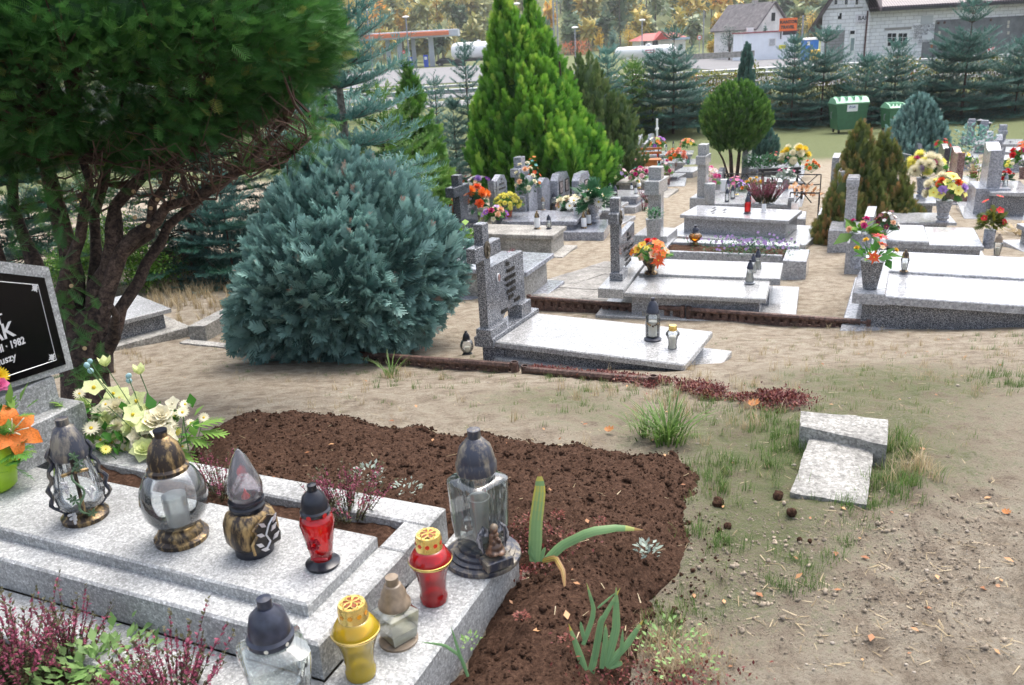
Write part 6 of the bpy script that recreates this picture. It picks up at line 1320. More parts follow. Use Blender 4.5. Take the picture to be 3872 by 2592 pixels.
# nearest: cream and pale green arrangement behind the foreground kerb
def cream():
 P = FG.w(-1.02, .60, .10); g = np.random.default_rng(4)
 root = empty('bouquet', P, 'large cream and pale green flower arrangement behind the nearest grave', 'flowers')
 items = [('five', 'palegreen', [(355, 1470, 34), (445, 1510, 40), (400, 1560, 36), (520, 1520, 34), (470, 1630, 42), (545, 1600, 34), (430, 1490, 26), (385, 1600, 30), (560, 1560, 30), (500, 1570, 30)]), ('rose', 'cream', [(590, 1600, 44), (540, 1655, 40), (620, 1650, 34), (610, 1570, 30)]), ('rose', 'palegreen', [(545, 1700, 34)]),
             ('daisy', 'cream', [(300, 1490, 24), (345, 1620, 34), (425, 1675, 30), (475, 1700, 30), (380, 1665, 26), (700, 1530, 24), (690, 1560, 26), (770, 1580, 22), (660, 1575, 24), (650, 1610, 26), (720, 1600, 20), (400, 1530, 24), (690, 1690, 24)]), ('daisy', 'lemon', [(665, 1635, 24), (400, 1700, 22), (600, 1690, 22), (640, 1700, 22)]), ('bud', 'palegreen', [(400, 1385, 26), (530, 1415, 26)]), ('berry', 'teal2', [(345, 1405, 9), (330, 1385, 9), (340, 1368, 8), (485, 1425, 9), (490, 1442, 9)])]
 COL['teal2'] = (.45, .68, .72); st = MB(); toc = nrm((EYE-P)[None])[0]
 Z0 = depth(P)+.02
 for kind, col, L in items:
  for (x, y, r) in L:
   p = dp(x, y, Z0+g.uniform(-.1, .08)-(y-1560)/3200*Z0*.35); rr = mpx(p, r)*(1.05 if kind == 'daisy' else 1.65)
   flower_at(head_mesh(kind, col, 'yellow'), p, toc*.8+[g.normal()*.35, g.normal()*.2, .55] if kind != 'bud' else [0, 0, 1.], rr, root, 'flower' if kind != 'berry' else 'berry', g.uniform(0, 6))
   st.tube([P+[g.normal()*.04, 0, 0], (P+p)/2+g.normal(size=3)*.02, p], .0018, 4)
 for k in range(30):
  x, y = g.normal(500, 85), g.normal(1612, 52); p = dp(x, y, Z0+g.uniform(-.02, .1)-(y-1560)/3200*Z0*.35); flower_at(head_mesh(['five', 'rose', 'mum'][k % 3], ['cream', 'palegreen', 'cream'][k % 3], 'cream'), p, toc*.8+[g.normal()*.4, g.normal()*.2, .5], mpx(p, g.uniform(26, 44)), root, 'flower', g.uniform(0, 6))
 st.build('stems', plain((.05, .12, .03), .6, 0, .2, 20), root); lv = Leaves(); n = 150
 xs, ys = g.uniform(330, 740, n), g.uniform(1530, 1730, n); Pq = np.array([dp(x, y, Z0+g.uniform(-.02, .08)-(y-1560)/3200*Z0*.35) for x, y in zip(xs, ys)])
 lv.put(*LEAF, Pq, frames(nrm(rdir(n, g)+[0, 0, .3])), g.uniform(.04, .08, n), g.uniform(.1, .85, n))
 fx = [(755, 1630, (.9, -.2, -.1)), (700, 1650, (.9, -.3, -.25)), (735, 1610, (.9, .1, .1)), (300, 1560, (-.5, -.3, .5)), (670, 1690, (.6, -.5, -.3)), (360, 1560, (-.3, -.3, .8))]
 lv.put(*FERN, np.array([dp(a, b, Z0-.03) for a, b, c in fx]), frames(np.array([c for a, b, c in fx])), np.full(len(fx), .11), np.full(len(fx), .8)); lv.build('leaves', M['leafgreen'], root)
cream()
# orange lily bouquet in a lime pot at the left edge
def lily():
 P = FG.w(-1.29, .03, zS); P = zp(-10, 1850, zS)
 vase(P, .15, [(.30, 0), (.42, .1), (.5, .5), (.46, .85), (.42, 1.), (.36, 1.)], plain((.30, .5, .02), .35, 0, .15, 20, name='lime_pot'), 'round lime green pot on the slab, cut by the left edge', group=None)
 root = empty('bouquet', P, 'orange lily bouquet in the lime green pot at the left edge', 'flowers'); toc = nrm((EYE-P)[None])[0]; Z = depth(P); g = np.random.default_rng(2)
 flower_at(head_mesh('lily', 'orange', 'cream'), dp(40, 1640, Z-.02), toc*.9+[.55, 0, .4], .15, root, 'flower', .3)
 flower_at(head_mesh('mum', 'yellow', 'yellow'), dp(-5, 1425, Z), toc+[0, 0, .4], .035, root); flower_at(head_mesh('rose', 'pink', 'yellow'), dp(0, 1455, Z-.02), toc+[0, 0, .4], .03, root)
 lv = Leaves(); n = 90; Pq = np.array([dp(x, y, Z+g.uniform(-.06, .08)) for x, y in zip(g.uniform(-60, 70, n), g.uniform(1560, 1790, n))]); lv.put(*FERN, Pq, frames(nrm(rdir(n, g)+[0, 0, .4])), g.uniform(.04, .09, n), g.uniform(.1, .9, n))
 lv.put(*LEAF, np.array([dp(x, y, Z) for x, y in [(45, 1540), (75, 1520), (55, 1560), (100, 1545)]]), frames(np.array([(.2, 0, 1), (.5, .1, .8), (-.2, 0, 1), (.8, 0, .5)])), np.array([.09, .08, .07, .06]), np.array([.8, .7, .9, .6])); lv.build('leaves', M['leafgreen'], root)
lily()
# heathers
def heather(P, r, h, n, label, seed=1, pinkness=.55, group='heathers'):
 g = np.random.default_rng(seed); P = np.array(P, float); root = empty('heather', P, label, 'heather', group); lv = Leaves(); br = MB(); n = int(n*1.5)
 for i in range(n):
  a = g.uniform(0, 6.28); q = g.random()**.6; d = nrm(np.array([[math.cos(a)*q*.75, math.sin(a)*q*.75, 1.]]))[0]; L = h*g.uniform(.65, 1.08); b = P+np.array([math.cos(a)*q*r*.45, math.sin(a)*q*r*.45, 0])
  m = int(26*max(.6, L/.2)); t = np.linspace(.05, 1, m); bend = g.normal(size=3)*.06*L; C = b+d*L*t[:, None]+bend*t[:, None]**2
  br.tube([C[0], C[m//2], C[-1]], [.0014, .001, .0006], 3)
  dd = nrm(d+rdir(m, g)*.9); tint = np.where(t < .42, g.uniform(.1, .3, m), np.where(g.random(m) < pinkness+.3, g.uniform(.5, 1, m), .25)); tint = np.where(t > .93, .3, tint)
  lv.put(*LEAF, C, frames(dd), h*.05*g.uniform(.7, 1.3, m)+.002, tint); lv.put(*LEAF, C, frames(nrm(d+rdir(m, g)*1.1)), h*.05*g.uniform(.7, 1.2, m)+.002, tint)
 lv.build('flower_spikes', M['heather'], root); br.build('stems', M['twig'], root); return root
heather(zp(60, 2580, .12), .15, .21, 46, 'pink heather in the front planter at the lower left corner', 1); heather(zp(250, 2520, .12), .11, .18, 34, 'pink heather with spreading spikes, second from the left corner', 2); heather(zp(650, 2680, .12), .12, .20, 44, 'pink heather in the front planter left of the big dark-capped lantern', 3)
heather(zp(1320, 1950, .24), .13, .16, 40, 'pink heather in the narrow planter right of the red lantern', 4); heather(zp(840, 1880, .24), .10, .15, 26, 'pink heather in the narrow planter behind the round globe lantern', 5)
heather(zp(2895, 768, -1.13), .30, .40, 90, 'big bowl of pink heather on the pale granite grave', 6); heather(zp(2460, 770, -.62), .12, .25, 26, 'small heather in the planted granite vase', 7); heather(zp(2612, 925, -.86), .1, .14, 16, 'tiny pink heather in the raised bed', 8); heather(gp(2430, 800), .12, .25, 20, 'small heather between the rows of graves', 9)
# pale leafy ground plants in the front planter
def leafclump(P, r, n, size, mat, label, seed=1, h=.05, cat='plant', name='leafy_plant', group=None, t0=.2, t1=.9):
 g = np.random.default_rng(seed); P = np.array(P, float); root = empty(name, P, label, cat, group); lv = Leaves(); m = n
 a = g.uniform(0, 6.28, m); q = g.random(m)**.5; Q = P+np.stack([np.cos(a)*q*r, np.sin(a)*q*r, g.random(m)*h], -1)
 lv.put(*LEAF, Q, frames(nrm(np.stack([np.cos(a), np.sin(a), .6+0*a], -1)+g.normal(size=(m, 3))*.45)), size*g.uniform(.6, 1.3, m), g.uniform(t0, t1, m)); lv.build('leaves', M[mat], root); return root
leafclump(zp(400, 2540, .13), .13, 150, .035, 'clump', 'pale green leafy plant between the two front heathers', 1, .07); leafclump(zp(300, 2600, .13), .12, 110, .035, 'clump', 'pale green leafy plant low at the lower frame edge', 2, .05)
leafclump(zp(2450, 2095, .13), .03, 40, .02, 'silver_leaf', 'small silvery rosette on the peat right of the iris', 3, .03); leafclump(zp(1400, 1830, .15), .06, 60, .018, 'silver_leaf', 'silvery leaves behind the kerb of the nearest grave', 4, .06); leafclump(zp(1540, 1865, .12), .05, 44, .016, 'silver_leaf', 'second silvery patch behind the kerb corner', 5, .04)
leafclump(zp(2530, 2440, .1), .09, 90, .014, 'clump', 'green weeds at the right edge of the peat', 6, .04); leafclump(zp(2600, 2520, .08), .09, 60, .014, 'clump', 'green weeds near the lower edge right of the irises', 7, .03); leafclump(zp(1780, 2440, .12), .03, 30, .012, 'clump', 'tiny weeds on the peat beside the ledge', 8, .02)
# vases and bouquets of the graves
def pot(px, py, z, top, prof, mat, label, seg=18): P, h = hp(px, py, z, top); vase(P, h, prof, mat, label, seg); return P, h
def bq(P, px_r, px_h, heads, label, **k):
 r = mpx(P, px_r); h = mpx(P, px_h); k.setdefault('size', r*.33); k.setdefault('ls', r*.5); return bouquet(P, r, h, heads, label, **k)
# double grave: yellow, orange and red bouquet in a brass bowl
P, h = pot(2462, 1035, -.675, 985, [(.5, 0), (.5, .1), (.25, .25), (.3, .5), (.6, .8), (.65, 1), (.5, 1)], 'antique_gold', 'low brass bowl with the orange and yellow bouquet')
bq(P+ZU*h*.8, 62, 85, [('five', 'gold', 6, 1.1), ('five', 'peach', 6, 1.), ('rose', 'red', 2, .9), ('five', 'orange', 4, 1.), ('star', 'deep', 4, 1.5), ('rose', 'lemon', 2, .7)], 'orange, yellow and red bouquet at the dark speckled cross of the double grave', seed=3, leaf='leafgreen', nl=60)
P, h = pot(2472, 920, -.80, 828, [(.22, 0), (.24, .02), (.33, .98), (.33, 1.), (.29, 1.)], 'granite_light', 'tall granite vase planted with ivy and heather, left of the flower bed')
leafclump(P+ZU*h, mpx(P, 30), 110, .05, 'leafdark', 'variegated ivy in the tall granite vase', 9, .12, t1=1.)
# grey granite group
P, h = pot(2018-240+10, 850, -1.1, 790, CYL, 'steel_dark', 'black cylinder vase with marigold-orange flowers'); bq(P+ZU*h*.7, 66, 105, [('mum', 'orange', 9, 1.1), ('rose', 'deep', 4, 1.)], 'bright orange flowers with fern in a black vase, at the concrete slab', seed=5, leaf='leafdark', nl=90, ls=.16)
P = zp(1870, 835, -1.15); bq(P, 45, 50, [('five', 'lilac', 5, 1.), ('five', 'purple', 4, 1.), ('rose', 'magenta', 2, 1.), ('rose', 'peach', 3, 1.), ('star', 'orange', 1, 1.3), ('five', 'cream', 3, 1)], 'low mixed posy of lilac, crimson and orange flowers right of the bright orange ones', seed=6)
P, h = pot(1920, 820, -1.18, 788, [(.42, 0), (.45, .02), (.62, .85), (.66, .87), (.66, 1), (.55, 1)], plain((.35, .09, .05), .7, 0, .1, 20, name='terracotta'), 'terracotta pot with yellow chrysanthemums')
bq(P+ZU*h*.8, 48, 62, [('mum', 'lemon', 46, .62)], 'dense yellow chrysanthemum ball in the terracotta pot', seed=7, flat=1., nl=60)
P, h = pot(2245, 838, -1.3, 772, URN, 'granite_smooth', 'turned grey stone vase with white gerberas'); bq(P+ZU*h*.9, 46, 62, [('daisy', 'white', 7, 1.5), ('five', 'cream', 4, 1.)], 'white gerberas with big grey-green leaves in the turned stone vase', seed=8, leaf='leafdark', nl=70, ls=.22)
P = zp(2170, 795, -1.2); bq(P, 62, 45, [('daisy', 'white', 5, 1.), ('rose', 'cream', 7, 1.), ('rose', 'peach', 3, 1.)], 'low spray of cream and peach roses left of the white gerberas', seed=9, leaf='leafdark')
P = zp(1990, 790, -1.05); bq(P+ZU*.25, 40, 120, [('rose', 'cream', 10, .95), ('rose', 'peach', 2, .9)], 'cream roses on long stems tied to the pale stone cross', seed=10, leaf='leafdark', stem0=.1, nl=60)
P = zp(2022, 780, -1.15); bq(P+ZU*.30, 26, 120, [('five', 'deep', 7, 1.1), ('five', 'orange', 5, 1.), ('five', 'teal', 10, 1.)], 'orange and turquoise wreath hanging on the rounded pale stone', seed=11, leaf='leafdark', stem0=.05, nl=40)
P, h = pot(1815, 765, -1.28, 722, CONE, 'granite_far', 'conical grey vase left of the wavy headstone', 12); bq(P+ZU*h*.9, 42, 60, [('five', 'white', 7, 1.1), ('five', 'purple', 2, 1.), ('mum', 'lilac', 4, 1.), ('five', 'peach', 3, .8)], 'white and violet orchids in the conical grey vase', seed=12)
P = zp(1850, 735, -1.3); bq(P+ZU*.1, 30, 55, [('mum', 'lilac', 6, 1.2), ('five', 'pink', 4, 1.)], 'violet bouquet behind the white orchids', seed=13)
P = zp(1780, 730, -1.3); bq(P+ZU*.1, 26, 45, [('rose', 'magenta', 5, 1.3), ('five', 'red', 3, 1.)], 'crimson bouquet left of the white orchids', seed=14)
P = zp(2335, 690, -1.45); bq(P, 34, 62, [('five', 'lilac', 9, 1.), ('five', 'palepink', 6, 1.), ('five', 'palegreen', 3, .8)], 'slanting lilac and pink bouquet on the greenish concrete grave', seed=15)
P = zp(2415, 690, -1.45); bq(P, 34, 55, [('rose', 'palepink', 6, 1.), ('rose', 'magenta', 6, 1.), ('five', 'teal', 3, .8)], 'purple and pink rose bouquet left of the tall speckled cross', seed=16)
P = zp(2390, 645, -1.5); bq(P, 28, 45, [('five', 'white', 6, 1.), ('rose', 'magenta', 5, .9)], 'white and crimson bouquet at the foot of the shield-shaped pink stone', seed=17)
P = zp(2512, 668, -1.5); bq(P, 26, 60, [('five', 'palepink', 6, 1.), ('five', 'teal', 4, 1.), ('rose', 'magenta', 2, 1.)], 'pink and green trailing bouquet right of the tall speckled cross', seed=18)
P, h = pot(2556, 630, -1.55, 617, CYL, 'granite_pink', 'small dark red vase of the salmon bouquet'); bq(P+ZU*h, 34, 52, [('rose', 'salmon', 10, 1.1), ('rose', 'orange', 4, 1.)], 'salmon and orange rose bouquet on the reddish grave', seed=19)
P = zp(2488, 568, -1.9); bq(P, 30, 48, [('five', 'purple', 6, 1.1), ('five', 'white', 6, 1.), ('five', 'orange', 6, 1.), ('mum', 'palegreen', 1, 1.2)], 'purple, white and orange flowers behind the wooden bench', seed=20)
P = zp(2598, 562, -1.88); bq(P, 28, 38, [('five', 'salmon', 5, 1.), ('five', 'orange', 6, 1.), ('five', 'yellow', 4, 1.)], 'bowl of orange and yellow flowers at the end of the long far slab', seed=21)
# heather grave and neighbours
P, h = pot(2682, 770, -1.13, 694, CYL, 'granite_light', 'tall round granite vase, nearer one by the speckled cross'); P, h = pot(2709, 722, -1.2, 652, CYL, 'granite_light', 'round granite vase, further one by the speckled cross')
P = zp(2680, 728, -1.15); bq(P+ZU*.05, 34, 84, [('mum', 'magenta', 5, 1.), ('five', 'palepink', 10, 1.1), ('rose', 'pink', 6, 1.)], 'pink and crimson flowers between the speckled cross and the granite vase', seed=22)
P = zp(2780, 715, -1.16); bq(P, 34, 42, [('five', 'pink', 8, 1.), ('five', 'purple', 8, 1.)], 'violet-pink cyclamen-like flowers on the white slab', seed=23)
P = zp(2806, 722, -1.16); bq(P, 26, 30, [('five', 'lilac', 8, 1.), ('rose', 'orange', 2, 1.)], 'lilac flowers with one orange bloom on the white slab', seed=24)
P = zp(2848, 712, -1.16); bq(P, 28, 34, [('mum', 'gold', 7, 1.), ('rose', 'peach', 3, 1.)], 'golden yellow flowers behind the brown-capped lantern', seed=25)
P, h = pot(2970, 722, -1.2, 680, CONE, 'granite_far', 'slim dark vase beside the black bench'); bq(P+ZU*h*.9, 36, 48, [('five', 'white', 12, .6), ('five', 'magenta', 4, .8)], 'white frosted spray with pink flowers in the slim dark vase', seed=26, leaf='silver_leaf', nl=90)
P = zp(3030, 740, -1.35); leafclump(P, .35, 90, .12, 'fallen', 'reddish-brown begonia leaves inside the black rails', 10, .12)
P = zp(3000, 630, -1.6); bq(P, 50, 75, [('mum', 'yellow', 6, 1.), ('mum', 'cream', 12, 1.)], 'big yellow and cream chrysanthemum bouquet behind the black bench', seed=27)
P = zp(3068, 655, -1.55); bq(P, 26, 50, [('rose', 'orange', 7, 1.1), ('rose', 'peach', 3, 1.)], 'orange roses right of the black bench', seed=28)
P = zp(2875, 634, -1.58); r_ = leafclump(P, .42, 700, .09, 'leafdark', 'mound of dark fir twigs on the grave behind the bench', 11, .26)
P = zp(2925, 628, -1.58); bq(P, 24, 52, [('five', 'red', 4, .9), ('five', 'salmon', 5, .9)], 'dark wreath with a red edge leaning on the far grave', seed=29, leaf='leafdark', nl=160)
P = zp(2972, 628, -1.58); bq(P, 26, 40, [('five', 'palepink', 5, .9), ('rose', 'pink', 3, .9), ('five', 'teal', 3, .8)], 'pink and green spray left of the big cream bouquet', seed=30, leaf='leafdark')
P = zp(2828, 600, -1.5); bq(P+ZU*.3, 24, 66, [('five', 'lilac', 5, .9), ('five', 'red', 2, .9), ('mum', 'palegreen', 3, .8)], 'lilac and red flowers hanging on the tall pale headstone pair', seed=31)
# lilac asters in the raised bed, grasses
def asters():
 g = np.random.default_rng(9); P = Rb.w(.95, .12, -.86); root = empty('aster', P, 'bushy lilac aster spilling over the front kerb of the raised bed', 'aster'); lv = Leaves(); n = 1500
 Q = np.stack([Rb.w(u, v, -.86+z) for u, v, z in zip(g.normal(.95, .25, n), g.normal(.12, .13, n), g.random(n)*.17)]); lv.put(*LEAF, Q, frames(rdir(n, g)), g.uniform(.015, .035, n), g.uniform(.1, .7, n)); lv.build('leaves', M['leafdark'], root)
 me = head_mesh('daisy', 'lilac', 'yellow')
 for k in range(90): p = Rb.w(g.normal(.98, .26), g.normal(.1, .14), -.86+g.uniform(.06, .2)); flower_at(me, p, nrm(((EYE-p)*.3+[0, 0, 1])[None])[0], .018, root, 'flower')
asters()
# right cluster
P, h = hp(3290, 1092, -.527, 985); root_ = None
mb = MB(); vr = empty('vase', P, 'hexagonal speckled granite vase on the big pale double grave', 'vase', 'stone vases'); mb.lathe([(.2*h*1.1, 0), (.23*h*1.1, .01), (.42*h, .99*h), (.42*h, h), (.36*h, h)], P, 6); mb.build('vase_body', M['granite_dark'], vr)
bq(P+ZU*h*.85, 74, 100, [('star', 'red', 1, 1.5), ('star', 'deep', 2, 1.3), ('rose', 'gold', 4, .6), ('five', 'peach', 2, .6)], 'orange-red star flowers with broad green leaves in the hexagonal vase', seed=33, nl=26, ls=.095, leaf='leafgreen', fern=False)
lv_ = Leaves(); g_ = np.random.default_rng(3)
P2, h2 = hp(3240, 1015, -.527, 880); vr = empty('vase', P2, 'grey stone vase left of the hexagonal one', 'vase', 'stone vases'); mb = MB(); mb.lathe([(.18*h2, 0), (.2*h2, .01), (.26*h2, h2), (.2*h2, h2)], P2, 8); mb.build('vase_body', M['granite_smooth'], vr)
bq(P2+ZU*h2*.85, 48, 75, [('rose', 'magenta', 3, 1.), ('rose', 'peach', 3, 1.)], 'crimson and peach roses with yellow-green hanging leaves in the grey vase', seed=34, ls=.12, nl=22, leaf='f_box', fern=False)
P = zp(3345, 905, -.72); bq(P+ZU*.04, 40, 92, [('five', 'maroon', 12, 1.1), ('five', 'white', 7, .8), ('rose', 'peach', 1, 1.)], 'dark maroon and white coleus-like bouquet beside the thick polished stone', seed=35, leaf='leafdark')
P, h = pot(3484, 742, -1.05, 672, URN, 'granite_smooth', 'turned stone urn, further of the two'); bq(P+ZU*h*.95, 62, 84, [('mum', 'cream', 16, 1.2), ('mum', 'lemon', 8, 1.1), ('rose', 'magenta', 5, .8), ('rose', 'lilac', 3, 1.)], 'big cream and lemon chrysanthemums with crimson flowers in the further urn', seed=36, leaf='leafgreen')
P, h = pot(3562, 842, -1.02, 758, URN, 'granite_smooth', 'turned stone urn, nearer of the two'); bq(P+ZU*h*.95, 60, 100, [('five', 'lemon', 14, 1.2), ('mum', 'cream', 7, 1.1), ('rose', 'lilac', 5, 1.), ('rose', 'deep', 5, .8)], 'lemon, lilac and rust-red bouquet in the nearer urn', seed=37, leaf='leafgreen')
P, h = pot(3735, 938, -.84, 868, CYL, 'granite_smooth', 'grey cylinder vase of red poppies'); bq(P+ZU*h*.95, 44, 130, [('five', 'red', 6, 1.25)], 'tall red artificial poppies with yellow-green grasses', seed=38, stem0=.2, leaf='f_hedge', nl=140, leaf_r=1.2)
P = zp(3560, 578, -1.7); bq(P+ZU*.1, 28, 36, [('star', 'red', 6, 1.3)], 'red lilies on the dark curved headstone', seed=39)
P = zp(3590, 628, -1.4); bq(P+ZU*.02, 18, 40, [('mum', 'yellow', 7, 1.2)], 'yellow flowers left of the brown-backed headstone', seed=40)
P = zp(3650, 625, -1.45); bq(P, 24, 46, [('five', 'yellow', 5, 1.), ('five', 'cream', 4, .9)], 'yellow and cream flowers right of the brown-backed headstone', seed=41)
P = zp(3500, 640, -1.3); bq(P, 30, 48, [('star', 'orange', 4, 1.3), ('star', 'yellow', 3, 1.2)], 'orange and yellow lilies behind the further urn', seed=42)
P = zp(3800, 640, -1.35); bq(P, 26, 34, [('mum', 'cream', 5, 1.), ('mum', 'lemon', 5, 1.)], 'cream and lemon flowers behind the tall grey headstone', seed=43)
P = zp(3795, 690, -1.08); bq(P, 32, 46, [('rose', 'red', 10, 1.)], 'low red rose bowl right of the tall grey headstone', seed=44, leaf='leafdark')
P, h = pot(3864, 678, -1.08, 632, URN, 'granite_pink', 'dark turned vase at the right edge'); bq(P+ZU*h*.95, 50, 100, [('rose', 'red', 8, 1.1), ('star', 'deep', 5, 1.2), ('rose', 'magenta', 4, .9)], 'tall red and orange bouquet at the right edge', seed=45, leaf='leafgreen')
P, h = pot(3680, 668, -1.28, 650, [(.5, 0), (.8, 1), (.7, 1)], plain((.35, .09, .05), .7, 0, .1, 20), 'small terracotta bowl of dried flowers'); leafclump(P+ZU*h, .14, 80, .07, 'straw', 'dried yellow-brown flowers in the terracotta bowl', 12, .08)
P = zp(3680, 575, -1.6); leafclump(P, .45, 300, .12, 'f_bluefir', 'blue-green rose leaves inside the thin rails', 13, .6)
broadleaf('green_shrub', gp(3688, 745), .75, .3, 'f_box', 'small green shrub between the reddish grave and the tall grey headstone', 'bush', seed=3, n=500, leaf=.05, z0=.05, trunkr=.01)
P = gp(3860, 890); leafclump(P, .25, 90, .1, 'straw', 'withered yellow-brown plant on the sand at the right edge', 14, .1)
leafclump(zp(1775, 935, -.62)+ZU*.05, .10, 34, .13, 'f_box', 'pale green leaves just left of the dark speckled cross', 15, .2)
leafclump(zp(1925, 955, -.66), .05, 24, .03, 'heather', 'tiny violet pansies in the sunken planter', 16, .03); leafclump(zp(1735, 800, -1.1), .12, 40, .05, 'heather', 'violet pansies at the foot of the dark grey cross', 17, .06)
# ---------------- peat bed, plants, grass, small things ----------------
def inpoly(x, y, P):
 r = np.zeros(len(x), bool); n = len(P)
 for i in range(n):
  (x0, y0), (x1, y1) = P[i], P[(i+1) % n]
  c = ((y0 > y) != (y1 > y)) & (x < (x1-x0)*(y-y0)/(y1-y0+1e-12)+x0); r ^= c
 return r
def edged(x, y, P):
 d = np.full(len(x), 9.); n = len(P)
 for i in range(n):
  a, b = np.array(P[i]), np.array(P[(i+1) % n]); ab = b-a; t = np.clip(((x-a[0])*ab[0]+(y-a[1])*ab[1])/(ab@ab+1e-12), 0, 1)
  d = np.minimum(d, np.hypot(x-a[0]-ab[0]*t, y-a[1]-ab[1]*t))
 return d
def peat():
 px = [(735, 1600), (790, 1560), (870, 1518), (960, 1500), (1060, 1515), (1180, 1518), (1300, 1530), (1480, 1560), (1700, 1590), (1900, 1605), (2080, 1640), (2300, 1665), (2520, 1680), (2620, 1740), (2670, 1830), (2650, 1930), (2690, 2010), (2640, 2080), (2560, 2130), (2480, 2190), (2500, 2260), (2440, 2330), (2400, 2420), (2380, 2520), (2360, 2750)]
 base = [zp(x, y, .06)[:2] for x, y in px]
 fr = [FG.w(.295, -.75)[:2], FG.w(.295, .645)[:2], FG.w(.09, .65)[:2], FG.w(.09, .58)[:2], FG.w(-1.0, .58)[:2]]
 P = base+fr; P = [tuple(p) for p in P]; X = np.array(P); st = .0115
 xs, ys = np.arange(X[:, 0].min()-.02, X[:, 0].max()+.02, st), np.arange(X[:, 1].min()-.02, X[:, 1].max()+.02, st); gx, gy = np.meshgrid(xs, ys, indexing='ij'); x, y = gx.ravel(), gy.ravel()
 wob = fbm(np.stack([x*7, y*7, 0*x], -1), 3, 2)*.03+fbm(np.stack([x*24, y*24, 0*x], -1), 2, 6)*.016
 ins = inpoly(x+wob, y+wob, P); e = edged(x+wob, y+wob, P); e = np.where(ins, e, -e)
 Q3 = np.stack([x, y, 0*x], -1); hgt = .11*np.clip(e/.2, 0, 1)**.8
 n = fbm(Q3*3.2, 3, 3)*.014+fbm(Q3*13, 3, 4)*.008+np.abs(fbm(Q3*38, 3, 5))*.011
 z = terr(x, y)-.03+hgt+n*np.clip(e/.05+.2, 0, 1)
 # the far side of the terrain drops: keep the bed level with the kerb
 lvl = .0+.11*np.clip(e/.16, 0, 1); z = np.maximum(z, np.where(e > 0, terr(x, y)*.35+lvl*.8+n, -9)); z = np.where(e < -.0, terr(x, y)-.06, z)
 H, K = gx.shape; idx = np.arange(H*K).reshape(H, K); Qd = np.stack([idx[:-1, :-1], idx[1:, :-1], idx[1:, 1:], idx[:-1, 1:]], -1).reshape(-1, 4)
 Qd = Qd[(e[Qd] > -.03).any(1)]
 o = mkmesh('peat_bed', np.stack([x, y, z], -1), Qd, M['peat'], smooth=True); tag(o, 'bed of fresh dark brown peat behind and beside the nearest grave', 'soil', None, 'stuff')
 def hz(a, b):
  i = int(np.clip((a-xs[0])/st, 0, H-1)); j = int(np.clip((b-ys[0])/st, 0, K-1)); return z[i*K+j] if e[i*K+j] > 0 else float(gh(a, b)[0])
 # crumbs
 g = np.random.default_rng(8); lv = MB(); T = MB(); T.ball((0, 0, 0), 1, 0, 6, 4); TV = np.array(T.v); V, Fc, nn = [], [], 0; TQ = [f for f in T.f if len(f) == 4]
 m = 9000; xi = g.uniform(X[:, 0].min(), X[:, 0].max(), m*2); yi = g.uniform(X[:, 1].min(), X[:, 1].max(), m*2); ed = edged(xi, yi, P); ok = inpoly(xi, yi, P) | ((ed < .13) & (g.random(m*2) < .45) & (xi > FG.w(.33, 0)[0]-.3*(yi-1.5)))
 gr = (X[0], ); xi, yi = xi[ok][:m], yi[ok][:m]
 inside_grave = np.array([(((np.array([a, b])-FG.o[:2])@FG.u[:2] < .31) and (-.7 < (np.array([a, b])-FG.o[:2])@FG.v[:2] < .60)) for a, b in zip(xi, yi)]); xi, yi = xi[~inside_grave], yi[~inside_grave]
 for a, b in zip(xi, yi):
  r = min(.013, .0024*(1+g.pareto(2.8))); nz = 1+.35*g.normal(size=(len(TV), 1)); V.append(TV*r*nz*[1, 1, .75]+[a, b, hz(a, b)+r*.25]); Fc += [tuple(q+nn for q in f) for f in TQ]; nn += len(TV)
 o = mkmesh('peat_crumbs', np.concatenate(V), np.array(Fc), M['peat'], smooth=False); tag(o, 'loose crumbs and clods of dark peat', 'soil', None, 'stuff')
 return hz
HZ = peat()
def bigclods():
 g = np.random.default_rng(2)
 for i, (x, y, r) in enumerate([(2940, 1905, 20), (2990, 1975, 18), (2715, 1935, 22), (2690, 1870, 14), (2750, 2020, 14), (2720, 2030, 11), (3020, 2080, 10), (3060, 2080, 10), (2620, 2190, 11)]):
  P = gp(x, y); P[2] = HZ(P[0], P[1]); rr = mpx(P, r); mb = MB(); mb.ball(P+[0, 0, rr*.5], rr, 0, 10, 7); V = np.array(mb.v); mb.v = [tuple(v) for v in P+(V-P)*(1+.3*fbm(V*60, 2, i))[:, None]]
  tag(mb.build('peat_clod', M['peat'], None, True), 'small dark clod of peat rolled onto the sand', 'clod', 'loose clods right of the peat bed')
bigclods()
